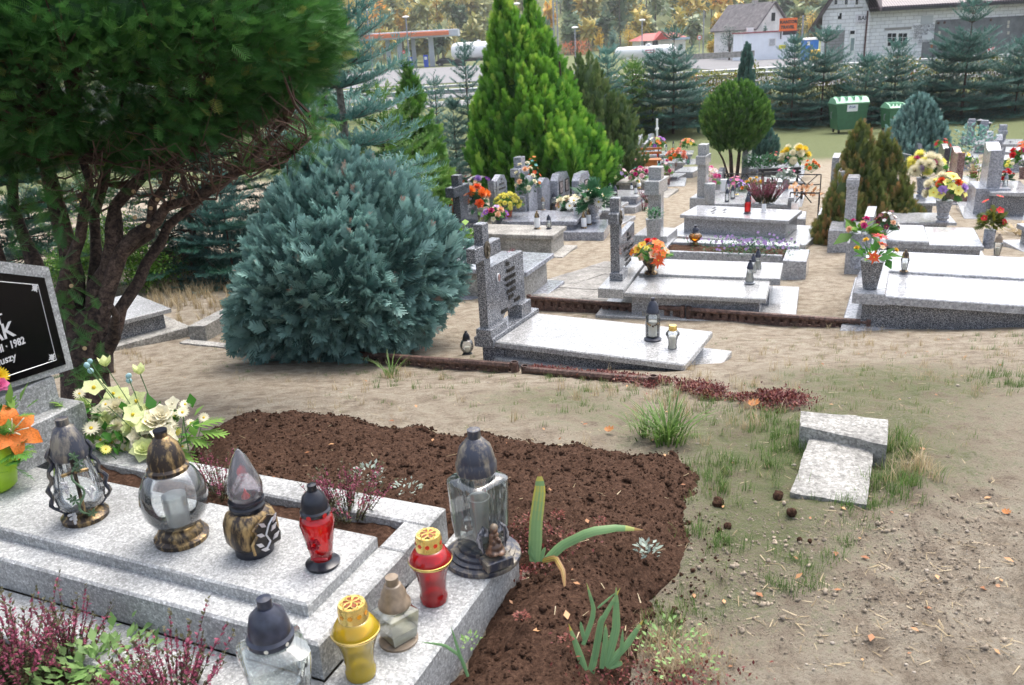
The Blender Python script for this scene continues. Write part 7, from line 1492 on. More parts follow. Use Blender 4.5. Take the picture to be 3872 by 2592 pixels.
# iris leaves: curved blades through given pixels
def blade_px(lv, pts, Z, wpx, t0=.2, t1=.6, twist=0., tipt=None, zgr=None):
 pts = [np.array(p, float) for p in pts]; n = len(pts); Zs = Z if hasattr(Z, '__len__') else [Z]*n; K = 12; xs = np.linspace(0, n-1, K)
 P = np.array([dp(np.interp(x, range(n), [p[0] for p in pts]), np.interp(x, range(n), [p[1] for p in pts]), np.interp(x, range(n), Zs)) for x in xs]); t = xs/(n-1)
 w = mpx(P[0], wpx)*np.interp(t, [0, .15, .6, .85, 1], [.75, 1, .9, .55, .04])
 tan = nrm(np.gradient(P, axis=0)); view = nrm(EYE-P); s = nrm(np.cross(tan, view)); s = nrm(s*math.cos(twist)+view*math.sin(twist)); nrm_ = nrm(np.cross(s, tan))
 V = np.stack([P+s*w[:, None]*c/2-nrm_*w[:, None]*.12*c*c for c in np.linspace(-1, 1, 8)], 1).reshape(-1, 3); F_ = []; T_ = []; vs = np.array([.14, -.03, .03, -.09, .05, -.04, .12])
 for i in range(K-1):
  for j in range(7): F_.append((i*8+j, i*8+j+1, i*8+j+9, i*8+j+8)); T_.append(vs[j]+t0+(t1-t0)*t[i] if tipt is None or t[i] < .7 else t0+(tipt-t0)*min(1, (t[i]-.7)/.2))
 lv.V.append(V); lv.F.append(np.array(F_)+lv.n); lv.n += len(V); lv.T.append(np.array(T_))
def iris():
 def Zat(x, y, z=.10): return depth(zp(x, y, z))
 Z = Zat(2030, 2125); root = empty('iris', zp(2030, 2125, .10), 'iris plant with one upright browned leaf and one long leaf arching right', 'iris'); lv = Leaves()
 blade_px(lv, [(2022, 2125), (2026, 1980), (2042, 1850), (2040, 1785)], Z, 52, .3, .85, 0, 1.)
 blade_px(lv, [(2060, 2125), (2120, 2065), (2230, 2010), (2340, 1995), (2432, 2005)], [Z, Z, Z-.03, Z-.02, Z], 38, .15, .4, .3, .95)
 blade_px(lv, [(2050, 2122), (2100, 2110), (2130, 2160), (2138, 2245)], [Z, Z-.05, Z-.1, Z-.14], 24, .9, 1., .2); blade_px(lv, [(2030, 2125), (2005, 2090), (2010, 2060)], Z, 20, .2, .3); blade_px(lv, [(2045, 2125), (2055, 2085), (2062, 2070)], Z, 16, .2, .3)
 lv.build('leaves', M['iris'], root)
 root = empty('iris', zp(2300, 2480, .08), 'group of bluish-green iris leaves at the lower edge of the peat', 'iris'); lv = Leaves(); Z = Zat(2290, 2480, .08)
 for pts, w, tip in [([(2240, 2640), (2200, 2500), (2150, 2360)], 30, .8), ([(2210, 2640), (2250, 2480), (2275, 2340), (2290, 2330)], 28, .4), ([(2205, 2440), (2240, 2340), (2245, 2300), (2218, 2205)], 20, .6), ([(2250, 2500), (2270, 2360), (2345, 2225)], 22, .75), ([(2290, 2520), (2330, 2380), (2330, 2220)], 34, .55), ([(2290, 2522), (2370, 2440), (2432, 2345)], 28, .85), ([(2275, 2530), (2290, 2420), (2290, 2360)], 22, .6), ([(2260, 2300), (2330, 2240)], 8, .3), ([(2320, 2520), (2350, 2460), (2355, 2380)], 18, .4), ([(2190, 2640), (2170, 2560), (2165, 2500)], 22, .7), ([(2300, 2525), (2345, 2510), (2350, 2500)], 20, .7), ([(2210, 2420), (2200, 2380), (2195, 2350)], 16, .3)]:
  blade_px(lv, pts, Z, w, .05, .3, 0, tip)
 lv.build('leaves', M['iris'], root)
 root = empty('iris', zp(1770, 2545, .08), 'single young iris blade bending over the ledge', 'iris'); lv = Leaves(); Z = Zat(1740, 2480, .14)
 blade_px(lv, [(1770, 2560), (1740, 2480), (1680, 2440), (1590, 2428)], Z, 14, .1, .2); blade_px(lv, [(1765, 2550), (1730, 2450), (1705, 2370)], Z, 12, .1, .2); lv.build('leaves', M['iris'], root)
iris()
# grasses
def tufts(name, spots, mat, label, seed=1, bl=BLADE, cat='grass'):
 """spots: (px, py, spread_px, n, height_m, tint0, tint1)"""
 g = np.random.default_rng(seed); lv = Leaves()
 for (x, y, sp, n, h, t0, t1) in spots:
  q = np.array([gp(x+dx, y+dy) for dx, dy in zip(g.normal(size=max(1, n//9))*sp, g.normal(size=max(1, n//9))*sp*.5)]); P = np.repeat(q, 18, 0)[:n*2]; n_ = len(P); P = P+g.normal(size=(n_, 3))*[.014, .014, 0]
  P[:, 2] = gh(P[:, 0], P[:, 1])-.004
  a = g.uniform(0, 6.28, n_); Fr = np.stack([np.stack([np.cos(a), np.sin(a), 0*a], -1), np.stack([-np.sin(a), np.cos(a), 0*a], -1), np.tile([0, 0, 1.], (n_, 1))], -1)
  s = h*(1.45 if y > 1690 else 1.1)*g.uniform(.4, 1.2, n_); lv.put(bl[0], bl[1], P, Fr, np.stack([s*g.uniform(.5, 1.8, n_), s*.55+.01, s*g.uniform(.6, 1, n_)], -1), g.uniform(t0, t1, n_))
 o = lv.build(name, M[mat], None); return tag(o, label, cat, None, 'stuff')
GS = [(1380, 1410, 110, 240, .035, 0, .6), (900, 1370, 90, 200, .03, 0, .6), (1500, 1420, 60, 120, .07, 0, .6), (1730, 1430, 80, 200, .04, 0, .8), (2050, 1460, 120, 260, .04, 0, .8), (2180, 1500, 90, 180, .035, 0, .7), (2300, 1450, 120, 200, .05, .1, .8), (2640, 1540, 100, 260, .06, .1, .8), (2850, 1570, 90, 260, .05, .1, .8), (2950, 1600, 60, 180, .05, .0, .6),
      (3150, 1430, 160, 300, .035, .1, .9), (3300, 1480, 140, 260, .035, .2, .9), (3200, 1560, 120, 200, .035, .1, .8), (2700, 1800, 60, 180, .045, 0, .7), (2790, 1880, 70, 160, .045, .0, .8), (2880, 1780, 70, 160, .04, 0, .7), (2980, 1700, 50, 160, .05, 0, .6), (3380, 1720, 60, 200, .06, 0, .8), (3400, 1850, 60, 240, .05, 0, .7), (3290, 1920, 70, 160, .035, 0, .6), (3250, 1930, 60, 90, .03, 0, .5),
      (3000, 2150, 80, 140, .03, 0, .6), (2990, 2250, 50, 100, .03, 0, .5), (2760, 2080, 40, 80, .03, 0, .5), (3190, 2060, 60, 90, .025, 0, .6), (2650, 2060, 40, 90, .04, 0, .6), (3750, 1435, 30, 160, .05, 0, .4), (3870, 1480, 40, 140, .05, 0, .4), (3100, 1750, 60, 90, .03, .1, .8), (3500, 1650, 100, 160, .03, .3, 1), (2500, 2380, 60, 160, .035, 0, .7), (2600, 2300, 70, 100, .03, 0, .7), (1640, 1870, 50, 60, .04, 0, .4), (1150, 1800, 40, 40, .05, 0, .4), (1560, 1880, 30, 50, .05, 0, .4), (2000, 1590, 90, 60, .03, .1, .8), (1300, 1500, 100, 60, .03, .3, 1), (3700, 1370, 150, 300, .045, .5, 1), (3400, 1320, 200, 300, .04, .4, 1), (3850, 1290, 90, 100, .05, 0, .5), (3150, 1290, 80, 120, .06, .6, 1), (2350, 1230, 120, 60, .04, 0, .8), (2600, 1240, 60, 40, .04, 0, .6), (2900, 1450, 60, 60, .03, .1, .8), (2750, 1330, 70, 50, .025, 0, .5), (3050, 1330, 80, 90, .03, .3, 1)]
tufts('grass', GS, 'grass', 'short grass growing in tufts on the sand', 1)
tufts('dry_grass', [(780, 1110, 150, 900, .16, .3, 1), (650, 1090, 90, 500, .16, .3, 1), (560, 1080, 70, 250, .14, .2, 1), (880, 1190, 60, 300, .1, .3, 1), (960, 1250, 60, 240, .09, .3, 1), (900, 1120, 60, 300, .14, .3, .9), (480, 1380, 50, 120, .08, .3, 1), (1500, 1390, 100, 200, .07, .3, 1), (2400, 1420, 250, 420, .07, .4, 1), (2750, 1520, 140, 320, .07, .4, 1), (950, 1530, 120, 70, .05, .6, 1), (1250, 1560, 150, 60, .04, .6, 1), (1300, 1370, 150, 160, .05, .5, 1), (3300, 1270, 90, 220, .07, .3, 1), (3500, 1340, 160, 200, .05, .4, 1), (2500, 2450, 90, 220, .04, .5, 1), (2560, 2540, 70, 200, .04, .5, 1), (3450, 1790, 60, 100, .07, .4, 1), (2680, 960, 60, 60, .1, .3, 1)], 'straw', 'dry yellowish grass around the kerbs and graves', 2)
def grassclump(px, py, n, h, mat, label, seed=1, spread=.05):
 g = np.random.default_rng(seed); P = gp(px, py); root = empty('grass_clump', P, label, 'grass clump'); lv = Leaves(); a = g.uniform(0, 6.28, n)
 Fr = np.stack([np.stack([np.cos(a), np.sin(a), 0*a], -1), np.stack([-np.sin(a), np.cos(a), 0*a], -1), np.tile([0, 0, 1.], (n, 1))], -1); s = h*g.uniform(.6, 1.15, n)
 lv.put(BLADE2[0], BLADE2[1], P+np.stack([np.cos(a), np.sin(a), 0*a], -1)*(g.random((n, 1))*spread), Fr, np.stack([s*g.uniform(.5, 1.5, n), s*.9, s*g.uniform(.55, 1., n)], -1), g.uniform(.1, .6, n)); lv.build('blades', M[mat], root)
grassclump(2525, 1665, 130, .17, 'grass', 'big clump of long bright green grass behind the peat bed', 1, .1); grassclump(2440, 1650, 40, .13, 'grass', 'loose grass clump left of the big one', 2, .08); grassclump(1480, 1425, 26, .16, 'grass', 'small grass clump in front of the rusty edging', 3); grassclump(2270, 1380, 20, .17, 'grass', 'few tall grass blades by the front of the speckled grave', 4)
grassclump(2570, 948, 60, .2, 'straw', 'wispy dry grass in the raised bed', 5, .25)
# red sedum strip
def sedum():
 g = np.random.default_rng(6); lv = Leaves(); path = [(2010, 1415), (2200, 1425), (2400, 1440), (2600, 1470), (2750, 1505), (2900, 1520), (3010, 1535)]; Pp = [gp(*p) for p in path]; n = 14000
 t = g.random(n)*(len(Pp)-1); i = t.astype(int).clip(0, len(Pp)-2); f = (t-i)[:, None]; A = np.array(Pp); P = A[i]*(1-f)+A[i+1]*f+[0, .03, 0]; P[:, :2] += g.normal(size=(n, 2))*[.06, .09]*np.interp(t/(len(Pp)-1), [0, .4, 1], [.55, 1, .9])[:, None]
 P = P[fbm(np.stack([P[:, 0]*6, P[:, 1]*6, 0*P[:, 0]], -1), 3, 5) > -.35]; n = len(P); P[:, 2] = gh(P[:, 0], P[:, 1])+g.random(n)*.035+.002
 lv.put(*LEAF, P, frames(nrm(rdir(n, g)+[0, 0, .8])), g.uniform(.008, .022, n), g.uniform(0, .9, n))
 for (x, y, s, m) in [(2520, 2480, .1, 700), (2480, 2540, .1, 500), (2000, 2080, .07, 260), (2110, 2060, .05, 120), (2050, 2030, .05, 160), (1990, 2000, .05, 160)]:
  c = zp(x, y, .1); Q = c+g.normal(size=(m, 3))*[s, s*.7, .003]; Q[:, 2] = [HZ(a, b) for a, b in Q[:, :2]]; Q[:, 2] += g.random(m)*.02+.003; lv.put(*LEAF, Q, frames(nrm(rdir(m, g)+[0, 0, .8])), g.uniform(.006, .016, m), g.uniform(.2, .85, m))
 tag(lv.build('sedum', M['sedum'], None), 'dark red sedum carpet along the rusty edging and in the peat', 'sedum', None, 'stuff')
sedum()
for i, (x, y, s) in enumerate([(2110, 1955, 9), (2000, 1970, 8), (2270, 1985, 7), (2530, 1370, 9), (2560, 1375, 9), (1975, 2345, 9), (2140, 2425, 9), (2365, 1350, 8)]):
 leafclump(zp(x, y, .12) if y > 1900 else gp(x, y)+ZU*.02, .018, 46, .010, 'sedum', 'small rust-red sedum tuft', 60+i, .02, 'sedum', 'sedum_tuft', 'rust-red sedum tufts', .6, .85)
# fallen leaves
def fallen():
 g = np.random.default_rng(12); lv = Leaves(); n = 120
 for k in range(n):
  x, y = g.uniform(700, 3800), g.uniform(1250, 2560); P = gp(x, y)
  u = (P-FG.o)@FG.u; v = (P-FG.o)@FG.v
  if (u < .35 and v < .65): continue
  P[2] = HZ(P[0], P[1])+.008; lv.put(*LEAF, P[None], frames(nrm(rdir(1, g)*[1, 1, .2])), np.array([g.uniform(.012, .035)]), g.random(1))
 tag(lv.build('leaf_litter', M['fallen'], None), 'small fallen leaves scattered on the sand and peat', 'leaves', None, 'stuff')
 for (x, y, r, lab) in [(2845, 1545, 34, 'large curled orange-brown leaf on the red sedum'), (2300, 1642, 28, 'curled brown leaf at the back edge of the peat'), (3800, 1958, 24, 'small tan leaf on the sand at the right edge')]:
  P = gp(x, y)+ZU*.012; s = mpx(P, r); mb = MB()
  for a in np.linspace(-1.9, 1.9, 7): petal(mb, P, np.array([math.cos(a+.6), math.sin(a+.6), .35]), ZU, s*(1.1-.2*abs(a)), s*.55, .25, 0, 3, .1)
  tag(mb.build('fallen_leaf', fmat((.55, .22, .06))), lab, 'leaf')
fallen()
def litter():
 g = np.random.default_rng(31); lv = Leaves(); n = 2600; xs, ys = g.uniform(350, 3850, n), 1180+1400*g.random(n)**1.3
 P = np.array([gp(x, y) for x, y in zip(xs, ys)]); q = (P-FG.o); k = ~((q@FG.u < .33) & (q@FG.v < .62)) & ~((q@FG.u < 1.) & (q@FG.v < 1.5) & (g.random(n) < .85)); P = P[k]; P[:, 2] = gh(P[:, 0], P[:, 1])+.003; P[:, 2] = np.maximum(P[:, 2], [HZ(u, v)+.003 for u, v in P[:, :2]]); n = len(P); a = g.uniform(0, 6.28, n)
 T, Q = tpl([needle((-.5, 0, 0), (1, 0, .02), 1, .09)]); lv.put(T, Q, P, frames(np.stack([np.cos(a), np.sin(a), g.normal(size=n)*.12], -1)), g.uniform(.008, .045, n)**1., g.uniform(0, 1, n))
 tag(lv.build('plant_litter', M['straw'], None), 'tiny bits of straw and needles strewn over the sand', 'litter', None, 'stuff')
litter()
# pebbles
def pebbles():
 g = np.random.default_rng(14); T = MB(); T.ball((0, 0, 0), 1, 0, 7, 5); TV = np.array(T.v); TQ = [f for f in T.f if len(f) == 4]; V, Fc, nn = [], [], 0
 for k in range(800):
  x, y = g.uniform(600, 3850), g.uniform(1230, 2580); P = gp(x, y)
  if (P-FG.o)@FG.u < .35 and (P-FG.o)@FG.v < .65: continue
  if (P-FG.o)@FG.u < 1.05 and (P-FG.o)@FG.v < 1.6: continue
  r = .002+.002*g.pareto(3); r = min(r, .009); P[2] = HZ(P[0], P[1]); V.append(TV*r*[1.2, 1, .7]+P+[0, 0, r*.3]); Fc += [tuple(q+nn for q in f) for f in TQ]; nn += len(TV)
 o = mkmesh('pebbles', np.concatenate(V), np.array(Fc), plain((.33, .29, .24), .8, 0, .35, 6, name='pebble_stone'), smooth=True); tag(o, 'small pebbles and grit lying on the sand', 'pebbles', None, 'stuff')
pebbles()
def soil_crumbs():
 g = np.random.default_rng(41); T = MB(); T.ball((0, 0, 0), 1, 0, 6, 4); TV = np.array(T.v); TQ = [f for f in T.f if len(f) == 4]; n = 3000
 c = np.array([(3650, 2420), (3300, 2300), (3560, 2200), (2900, 2050), (2760, 2300), (3700, 2000), (3400, 2000)])[g.integers(0, 7, n)]; P = np.array([gp(x, y) for x, y in c+g.normal(size=(n, 2))*[170, 110]]); P[:, 2] = gh(P[:, 0], P[:, 1])
 P = P[(P-FG.o)@FG.u > .45]; n = len(P); r = np.minimum(.009, .0018*(1+g.pareto(2.6, n)))
 V = (TV[None]*r[:, None, None]*(1+.35*g.normal(size=(n, len(TV), 1)))*[1, 1, .8]+P[:, None]+np.array([0, 0, 1.])*r[:, None, None]*.3).reshape(-1, 3); Fq = (np.array(TQ)[None]+(np.arange(n)*len(TV))[:, None, None]).reshape(-1, 4)
 tag(mkmesh('soil_crumbs', V, Fq, plain((.30, .25, .19), .95, 0, .35, 9, name='damp_soil')), 'small damp crumbs of sandy soil on the trodden ground', 'soil', None, 'stuff')
soil_crumbs()
# white plastic candle stub and bottle behind the yew
def boxm(mb, P, u, v, L, Wd, z0, z1, m=0, bev=0): mb.box(P, u, v, L, Wd, z0, z1, m, bev)
XU, YU = np.array([1., 0, 0]), np.array([0, 1., 0])
# wooden bench with a box seat
def bench_wood():
 P = dp(2445, 634, 22.6); P[2] = terr(P[0], P[1]); root = empty('wooden_bench', P, 'orange-brown wooden bench with a box seat and two back boards', 'bench'); u = nrm(np.array([[math.cos(R(-6)), math.sin(R(-6)), 0]]))[0]; v = np.array([-u[1], u[0], 0]); k = mpx(P, 1)
 Wm = plain((.42, .15, .04), .45, 0, .25, 8, name='varnished_wood'); z0 = P[2]; w = 112*k
 zb = z0+hto(P, 606)
 mb = MB(); mb.box(P-u*w/2, u, v, w, .38, zb-.03, zb, bev=.006); mb.build('seat', Wm, root)
 mb = MB(); mb.box(P-u*w*.38+v*.03, u, v, w*.74, .32, z0, zb-.0305); mb.build('box', Wm, root)
 for ty, by in ((560, 569), (576, 585)):
  mb = MB(); a, b = z0+hto(P+v*.4, by), z0+hto(P+v*.4, ty); mb.box(P-u*w*.46+v*.41, u, v, w*1.0, .03, a, b, bev=.004); mb.build('back_board', Wm, root)
 for s in (-.42, .42): mb = MB(); mb.box(P+u*w*s+v*.442, u, v, .03, .03, z0-.1, z0+hto(P+v*.4, 556)); mb.build('leg', M['steel_dark'], root); mb = MB(); mb.box(P+u*w*s+v*.02, u, v, .03, .03, z0-.1, zb-.03); mb.build('leg', M['steel_dark'], root)
bench_wood()
def bench_black():
 P = dp(2966, 708, 16.8); P[2] = terr(P[0], P[1]); root = empty('black_bench', P, 'black bench with two back boards inside the thin black rails', 'bench'); u, v = nrm(np.array([[math.cos(R(-3)), math.sin(R(-3)), 0]]))[0], YU; k = mpx(P, 1); z0 = P[2]; w = 158*k
 for ty, by in ((636, 646), (650, 659)):
  mb = MB(); mb.box(P-u*w/2+v*.33, u, v, w, .03, z0+hto(P+v*.33, by), z0+hto(P+v*.33, ty)); mb.build('back_board', M['steel_dark'], root)
 mb = MB(); mb.box(P-u*w/2, u, v, w, .30, z0+hto(P, 697)-.03, z0+hto(P, 697)); mb.build('seat', M['steel_dark'], root)
 for s in (-.43, .40):
  mb = MB(); mb.box(P+u*w*s+v*.32, u, v, .04, .04, z0-.1, z0+hto(P+v*.33, 640)); mb.build('leg', M['steel_dark'], root); mb = MB(); mb.box(P+u*w*s, u, v, .04, .04, z0-.1, z0+hto(P, 697)-.03); mb.build('leg', M['steel_dark'], root)
bench_black()
def rails():
 P = dp(2740, 658, 16.0); Q = dp(3105, 661, 16.0); g0 = terr(P[0], P[1])
 root = empty('iron_rail', (P+Q)/2*[1, 1, 0]+[0, 0, g0], 'thin black iron rail with zigzag bars in front of the black bench', 'rail')
 lo = dp(2740, 694, 16.0)[2]; d = (Q-P); mb = MB(); mb.tube([P, Q], .012, 5); mb.build('top_bar', M['steel_dark'], root); mb = MB(); P2, Q2 = P+d*.35, Q.copy(); P2[2] = P[2]-.19; Q2 = Q-ZU*.19; mb.tube([P2, Q2], .010, 5); mb.build('lower_bar', M['steel_dark'], root)
 z = [P+d*.0, P+d*.08-ZU*.19]; mb = MB()
 for a, b in ((0, .08), (.20, .14), (.22, .31), (.42, .37), (.46, .54), (.74, .85), (.97, .86)): mb.tube([P+d*a, P+d*b-ZU*.19], .009, 4)
 mb.build('brace', M['steel_dark'], root)
 for a in (.0, .5, 1.): mb = MB(); p = P+d*a; mb.tube([p, [p[0], p[1], g0-.1]], .012, 5); mb.build('post', M['steel_dark'], root)
 P = dp(2988, 729, 14.6); Q = dp(3098, 731, 14.6); g0 = terr(P[0], P[1]); root = empty('iron_rail', (P+Q)/2*[1, 1, 0]+[0, 0, g0], 'short black iron rail left of the browning thujas, nearer the camera', 'rail'); mb = MB(); mb.tube([P, Q], .014, 5); mb.build('top_bar', M['steel_dark'], root)
 mb = MB(); c = (P+Q)/2+(P-Q)*.05; mb.tube([c, c-(Q-P)*.26-ZU*.17], .010, 4); mb.tube([c, c+(Q-P)*.3-ZU*.17], .010, 4); mb.build('brace', M['steel_dark'], root)
 for p in (P, Q): mb = MB(); mb.tube([p, [p[0], p[1], g0-.1]], .012, 5); mb.build('post', M['steel_dark'], root)
 # small bar fence left of the further urn
 A, B = gp(3385, 640), gp(3440, 655); root = empty('bar_fence', A, 'small grey bar fence under the blue cypress', 'fence'); mb = MB(); mb.tube([A+ZU*.42, B+ZU*.42], .012, 4); mb.tube([A+ZU*.08, B+ZU*.08], .012, 4); mb.build('bar', M['galvanised'], root)
 mb = MB()
 for t in np.linspace(0, 1, 9): p = A+(B-A)*t; mb.tube([p, p+ZU*.44], .008, 4)
 mb.build('pickets', M['galvanised'], root)
rails()
# the green bins
def bins():
 G1, G2 = plain((.035, .13, .06), .5, 0, .15, 6, name='bin_green'), plain((.25, .5, .33), .35, 0, .1, 6, name='pale_lid_green')
 for (x0, x1, yb, yt, lab, tx) in [(3156, 3277, 497, 383, 'green wheeled bin with a pale lid and a white sticker', True), (3358, 3420, 497, 405, 'second green wheeled bin half hidden by the blue cypress', False)]:
  B = gp((x0+x1)/2, yb+8); k = mpx(B, 1); w = (x1-x0)*k; h = (yb-yt)*k*1.02; D = .9; root = empty('wheeled_bin', B, lab, 'bin', 'green wheeled bins'); z0 = B[2]+.16
  def sec(z, s, yo=0): return [B+np.array([sx*w/2*s, yo+(sy+1)*D/2*s, z-B[2]]) for sx, sy in ((-1, -1), (1, -1), (1, 1), (-1, 1))]
  mb = MB(); V = sec(z0, .84)+sec(z0+h*.72, .98)+sec(z0+h*.73, 1.03)+sec(z0+h*.79, 1.03); mb.add(V, [(i*4+q, i*4+(q+1) % 4, (i+1)*4+(q+1) % 4, (i+1)*4+q) for i in range(3) for q in range(4)]+[(3, 2, 1, 0), (12, 13, 14, 15)]); body = mb.build('body', G1, root)
  mb = MB()
  lidp = [(0, .795), (-.02, .83), (.18, .95), (.45, 1.), (.75, .97), (1., .80)]
  mb.prism([B+np.array([-w*.515, y*D, z0-B[2]+h*z]) for y, z in lidp], XU*w*1.03)
  for q in range(4): mb.box(B+np.array([-w*.4+q*w*.22, D*.1, 0]), XU, YU, .05, D*.7, z0+h*.8, z0+h*1.01)
  mb.build('lid', G2, root)
  for sx in (-1, 1):
   for sy in (.15, .8):
    mb = MB(); c = B+np.array([sx*w*.34, sy*D, .09]); mb.lathe([(0, -.02), (.085, -.02), (.09, 0), (.085, .02), (0, .02)], c, 14, rot=np.array([[0, 0, 1], [0, 1, 0], [1, 0, 0]])); mb.build('wheel', M['steel_dark'], root)
   mb = MB(); c = B+np.array([sx*w*.52, D*.4, z0-B[2]+h*.45]); mb.tube([c+[0, 0, .12], c+[sx*.04, 0, .1], c+[sx*.04, 0, -.1], c+[0, 0, -.12]], .015, 5); mb.build('handle', M['galvanised'], root)
  if tx:
   c = B+np.array([-.17*w, -.012, z0-B[2]+h*.56]); mb = MB(); mb.prism([c, c+XU*.42, c+XU*.42+ZU*.26, c+ZU*.26], YU*.006); st = mb.build('sticker', M['white_paint'], body); text('lettering', 'ZGK', c+XU*.2+ZU*.13-YU*.003, XU, ZU, .09, plain((.03, .06, .3), .5, 0, .05, 5), st, 'CENTER', .001, 1.1, .002)
bins()
def misc_small():
 # green wire mesh compost cage
 B = gp(2665, 505); k = mpx(B, 1); root = empty('wire_cage', B, 'green wire mesh cage at the hedge left of the ball thuja', 'cage'); mb = MB(); w = 40*k; h = 92*k; m = plain((.03, .12, .09), .5, .2, .1, 6, name='green_wire')
 for i in range(9): x = -w/2+w*i/8; mb.tube([B+[x, 0, 0], B+[x, 0, h]], .008, 4); mb.tube([B+[-w/2, w*i/8, 0], B+[-w/2, w*i/8, h]], .008, 4)
 for z in np.linspace(.02, 1, 7): mb.tube([B+[-w/2, w, h*z], B+[-w/2, 0, h*z], B+[w/2, 0, h*z], B+[w/2, w, h*z]], .008, 4)
 mb.build('mesh', m, root)
 # printed white grave box
 P = zp(2738, 725, -1.15); mb = MB(); k = mpx(P, 1); mb.box(P-XU*13*k, XU, YU, 26*k, .05, P[2], P[2]+46*k, bev=.01); tag(mb.build('white_box', M['white_paint']), 'white upright box with a faint print among the flowers', 'box')
 # white plastic bottle behind the yew stems
 P = gp(255, 1210); mb = MB(); k = mpx(P, 1); mb.lathe([(0, 0), (9*k, 0), (9*k, 40*k), (4*k, 52*k), (4*k, 60*k), (0, 60*k)], P, 12); tag(mb.build('plastic_bottle', plain((.6, .65, .8), .3, 0, .05, 9), None, True), 'pale plastic bottle glimpsed behind the yew trunk', 'bottle')
 # broken snag at the yew foot
 P = gp(385, 1415); mb = MB(); mb.tube([P-[.03, 0, .05], P+[.03, 0, .08], P+[.09, -.02, .17]], [.05, .045, .03], 7); s = mb.build('branch_snag', M['bark'], None); tag(s, 'short broken branch snag at the foot of the yew', 'snag')
 mb = MB()
 for a in range(5): mb.tube([P+[.085, -.02, .165], P+[.10+.01*math.cos(a), -.02+.01*math.sin(a*2), .195+.008*(a % 3)]], [.008, .001], 4)
 o = mb.build('splinters', plain((.5, .26, .1), .8, 0, .2, 20), s)
 # brown headstone and pale slab seen through the gap under the dark spruce
 stele('gap', 'dark red headstone glimpsed in the gap left of the round blue bush', 690, 1040, 930, 1.0, .08, 'granite_pink', 'rect', ang=-40)
 # dry tall stalk
 P = gp(700, 1085); root = empty('dry_stalk', P, 'tall dry seed stalk in the grass left of the blue spruce', 'plant'); mb = MB(); h = hto(P, 925); mb.tube([P, P+[.01, 0, h*.5], P+[-.02, 0, h]], .004, 4); mb.build('stem', M['straw'], root); lv = Leaves(); g = np.random.default_rng(1); n = 90; Q = P+np.stack([g.normal(size=n)*.025, g.normal(size=n)*.02, h*g.uniform(.4, 1, n)], -1); lv.put(*LEAF, Q, frames(rdir(n, g)), np.full(n, .02), g.uniform(.4, 1, n)); lv.build('seeds', M['straw'], root)
 # yellow flowers and pale grave far behind the yew
 P = gp(345, 815); leafclump(P+ZU*.25, .3, 160, .09, 'f_yellow', 'bright yellow flowers far behind the yew stems', 20, .2); r = zp(300, 825, P[2]+.3)
misc_small()
# ---------------- road, filling station, houses, forest ----------------
def fp(px, py, Y): d = ray(px, py); return EYE+d*(Y/d[1])
def quad(mb, Y, x0, x1, y0, y1, th=.04, out=0., m=0):
 """frontal panel given by photo pixels on the plane y=Y (x0..x1 columns, y0 top, y1 bottom)"""
 a, b = fp(x0, (y0+y1)/2, Y), fp(x1, (y0+y1)/2, Y); xc = (x0+x1)/2; zt, zb = fp(xc, y0, Y)[2], fp(xc, y1, Y)[2]
 mb.box((a[0], Y-out-th), XU, YU, b[0]-a[0], th, zb, zt, m); return a[0], b[0], zb, zt
def guard(Y, yt, yb, x, label, mat):
 zt, zb = fp(x, yt, Y)[2], fp(x, yb, Y)[2]; g0 = terr(0, Y); root = empty('guard_rail', (0, Y, g0), label, 'guard rail', 'guard rails of the road')
 mb = MB(); h = zt-zb
 pr = [(0, 0), (-.05, .15), (-.05, .35), (.0, .5), (-.05, .65), (-.05, .85), (0, 1)]
 mb.prism([np.array([-60, Y+a, zb+b*h]) for a, b in pr]+[np.array([-60, Y+a+.02, zb+b*h]) for a, b in reversed(pr)], XU*125); mb.build('beam', mat, root)
 for k in range(-14, 17):
  mb = MB(); mb.box((k*4.+.5, Y+.03), XU, YU, .10, .10, g0-.2, zt-.02); mb.build('post', mat, root)
guard(48.6, 243, 262, 3400, 'weathered grey guard rail on the near side of the far carriageway', M['galvanised'])
guard(61.5, 227, 238, 3400, 'pale guard rail on the far side of the carriageway', plain((.42, .44, .46), .5, .3, .1, 4, name='pale_galvanised'))
def post(px, base, top, r, label, headk='lamp', Z=None, hw=26, group='street lamps'):
 P = gp(px, base) if Z is None else at(px, Z, base); h = hto(P, top); root = empty('street_lamp' if headk == 'lamp' else 'pole', P, label, 'street lamp' if headk == 'lamp' else 'pole', group)
 mb = MB(); mb.tube([P, P+ZU*h], r, 6); mb.build('pole', M['galvanised'], root); w = mpx(P, hw)
 if headk == 'lamp': mb = MB(); mb.lathe([(.05*w, -.05*w), (.35*w, .02*w), (.5*w, .12*w), (.35*w, .22*w), (0, .28*w)], P+ZU*h, 12); mb.build('lamp_head', M['white_paint'], root, True)
for px, b, t, lab in [(1412, 235, 42, 'white-headed street lamp left of the filling station canopy'), (1553, 235, 68, 'white-headed street lamp behind the canopy'), (2177, 200, 108, 'flat-topped street lamp by the red bush'), (2428, 175, 80, 'flat-topped street lamp behind the kiosk'), (1965, 210, 18, 'street lamp left of the golden thuja tip')]: post(px, b, t, .09, lab, Z=112)
for px, t, lab in [(2098, -60, 'left one of two tall slim masts behind the golden thuja'), (2112, -60, 'right one of two tall slim masts behind the golden thuja')]: post(px, 160, t, .14, lab, 'none', Z=140, group='tall masts')
post(3028, 212, 58, .09, 'slim grey pole right of the orange sign', 'none', Z=92, group=None); post(2658, 185, 40, .1, 'dark pole right of the round road sign', 'none', Z=120, group=None)
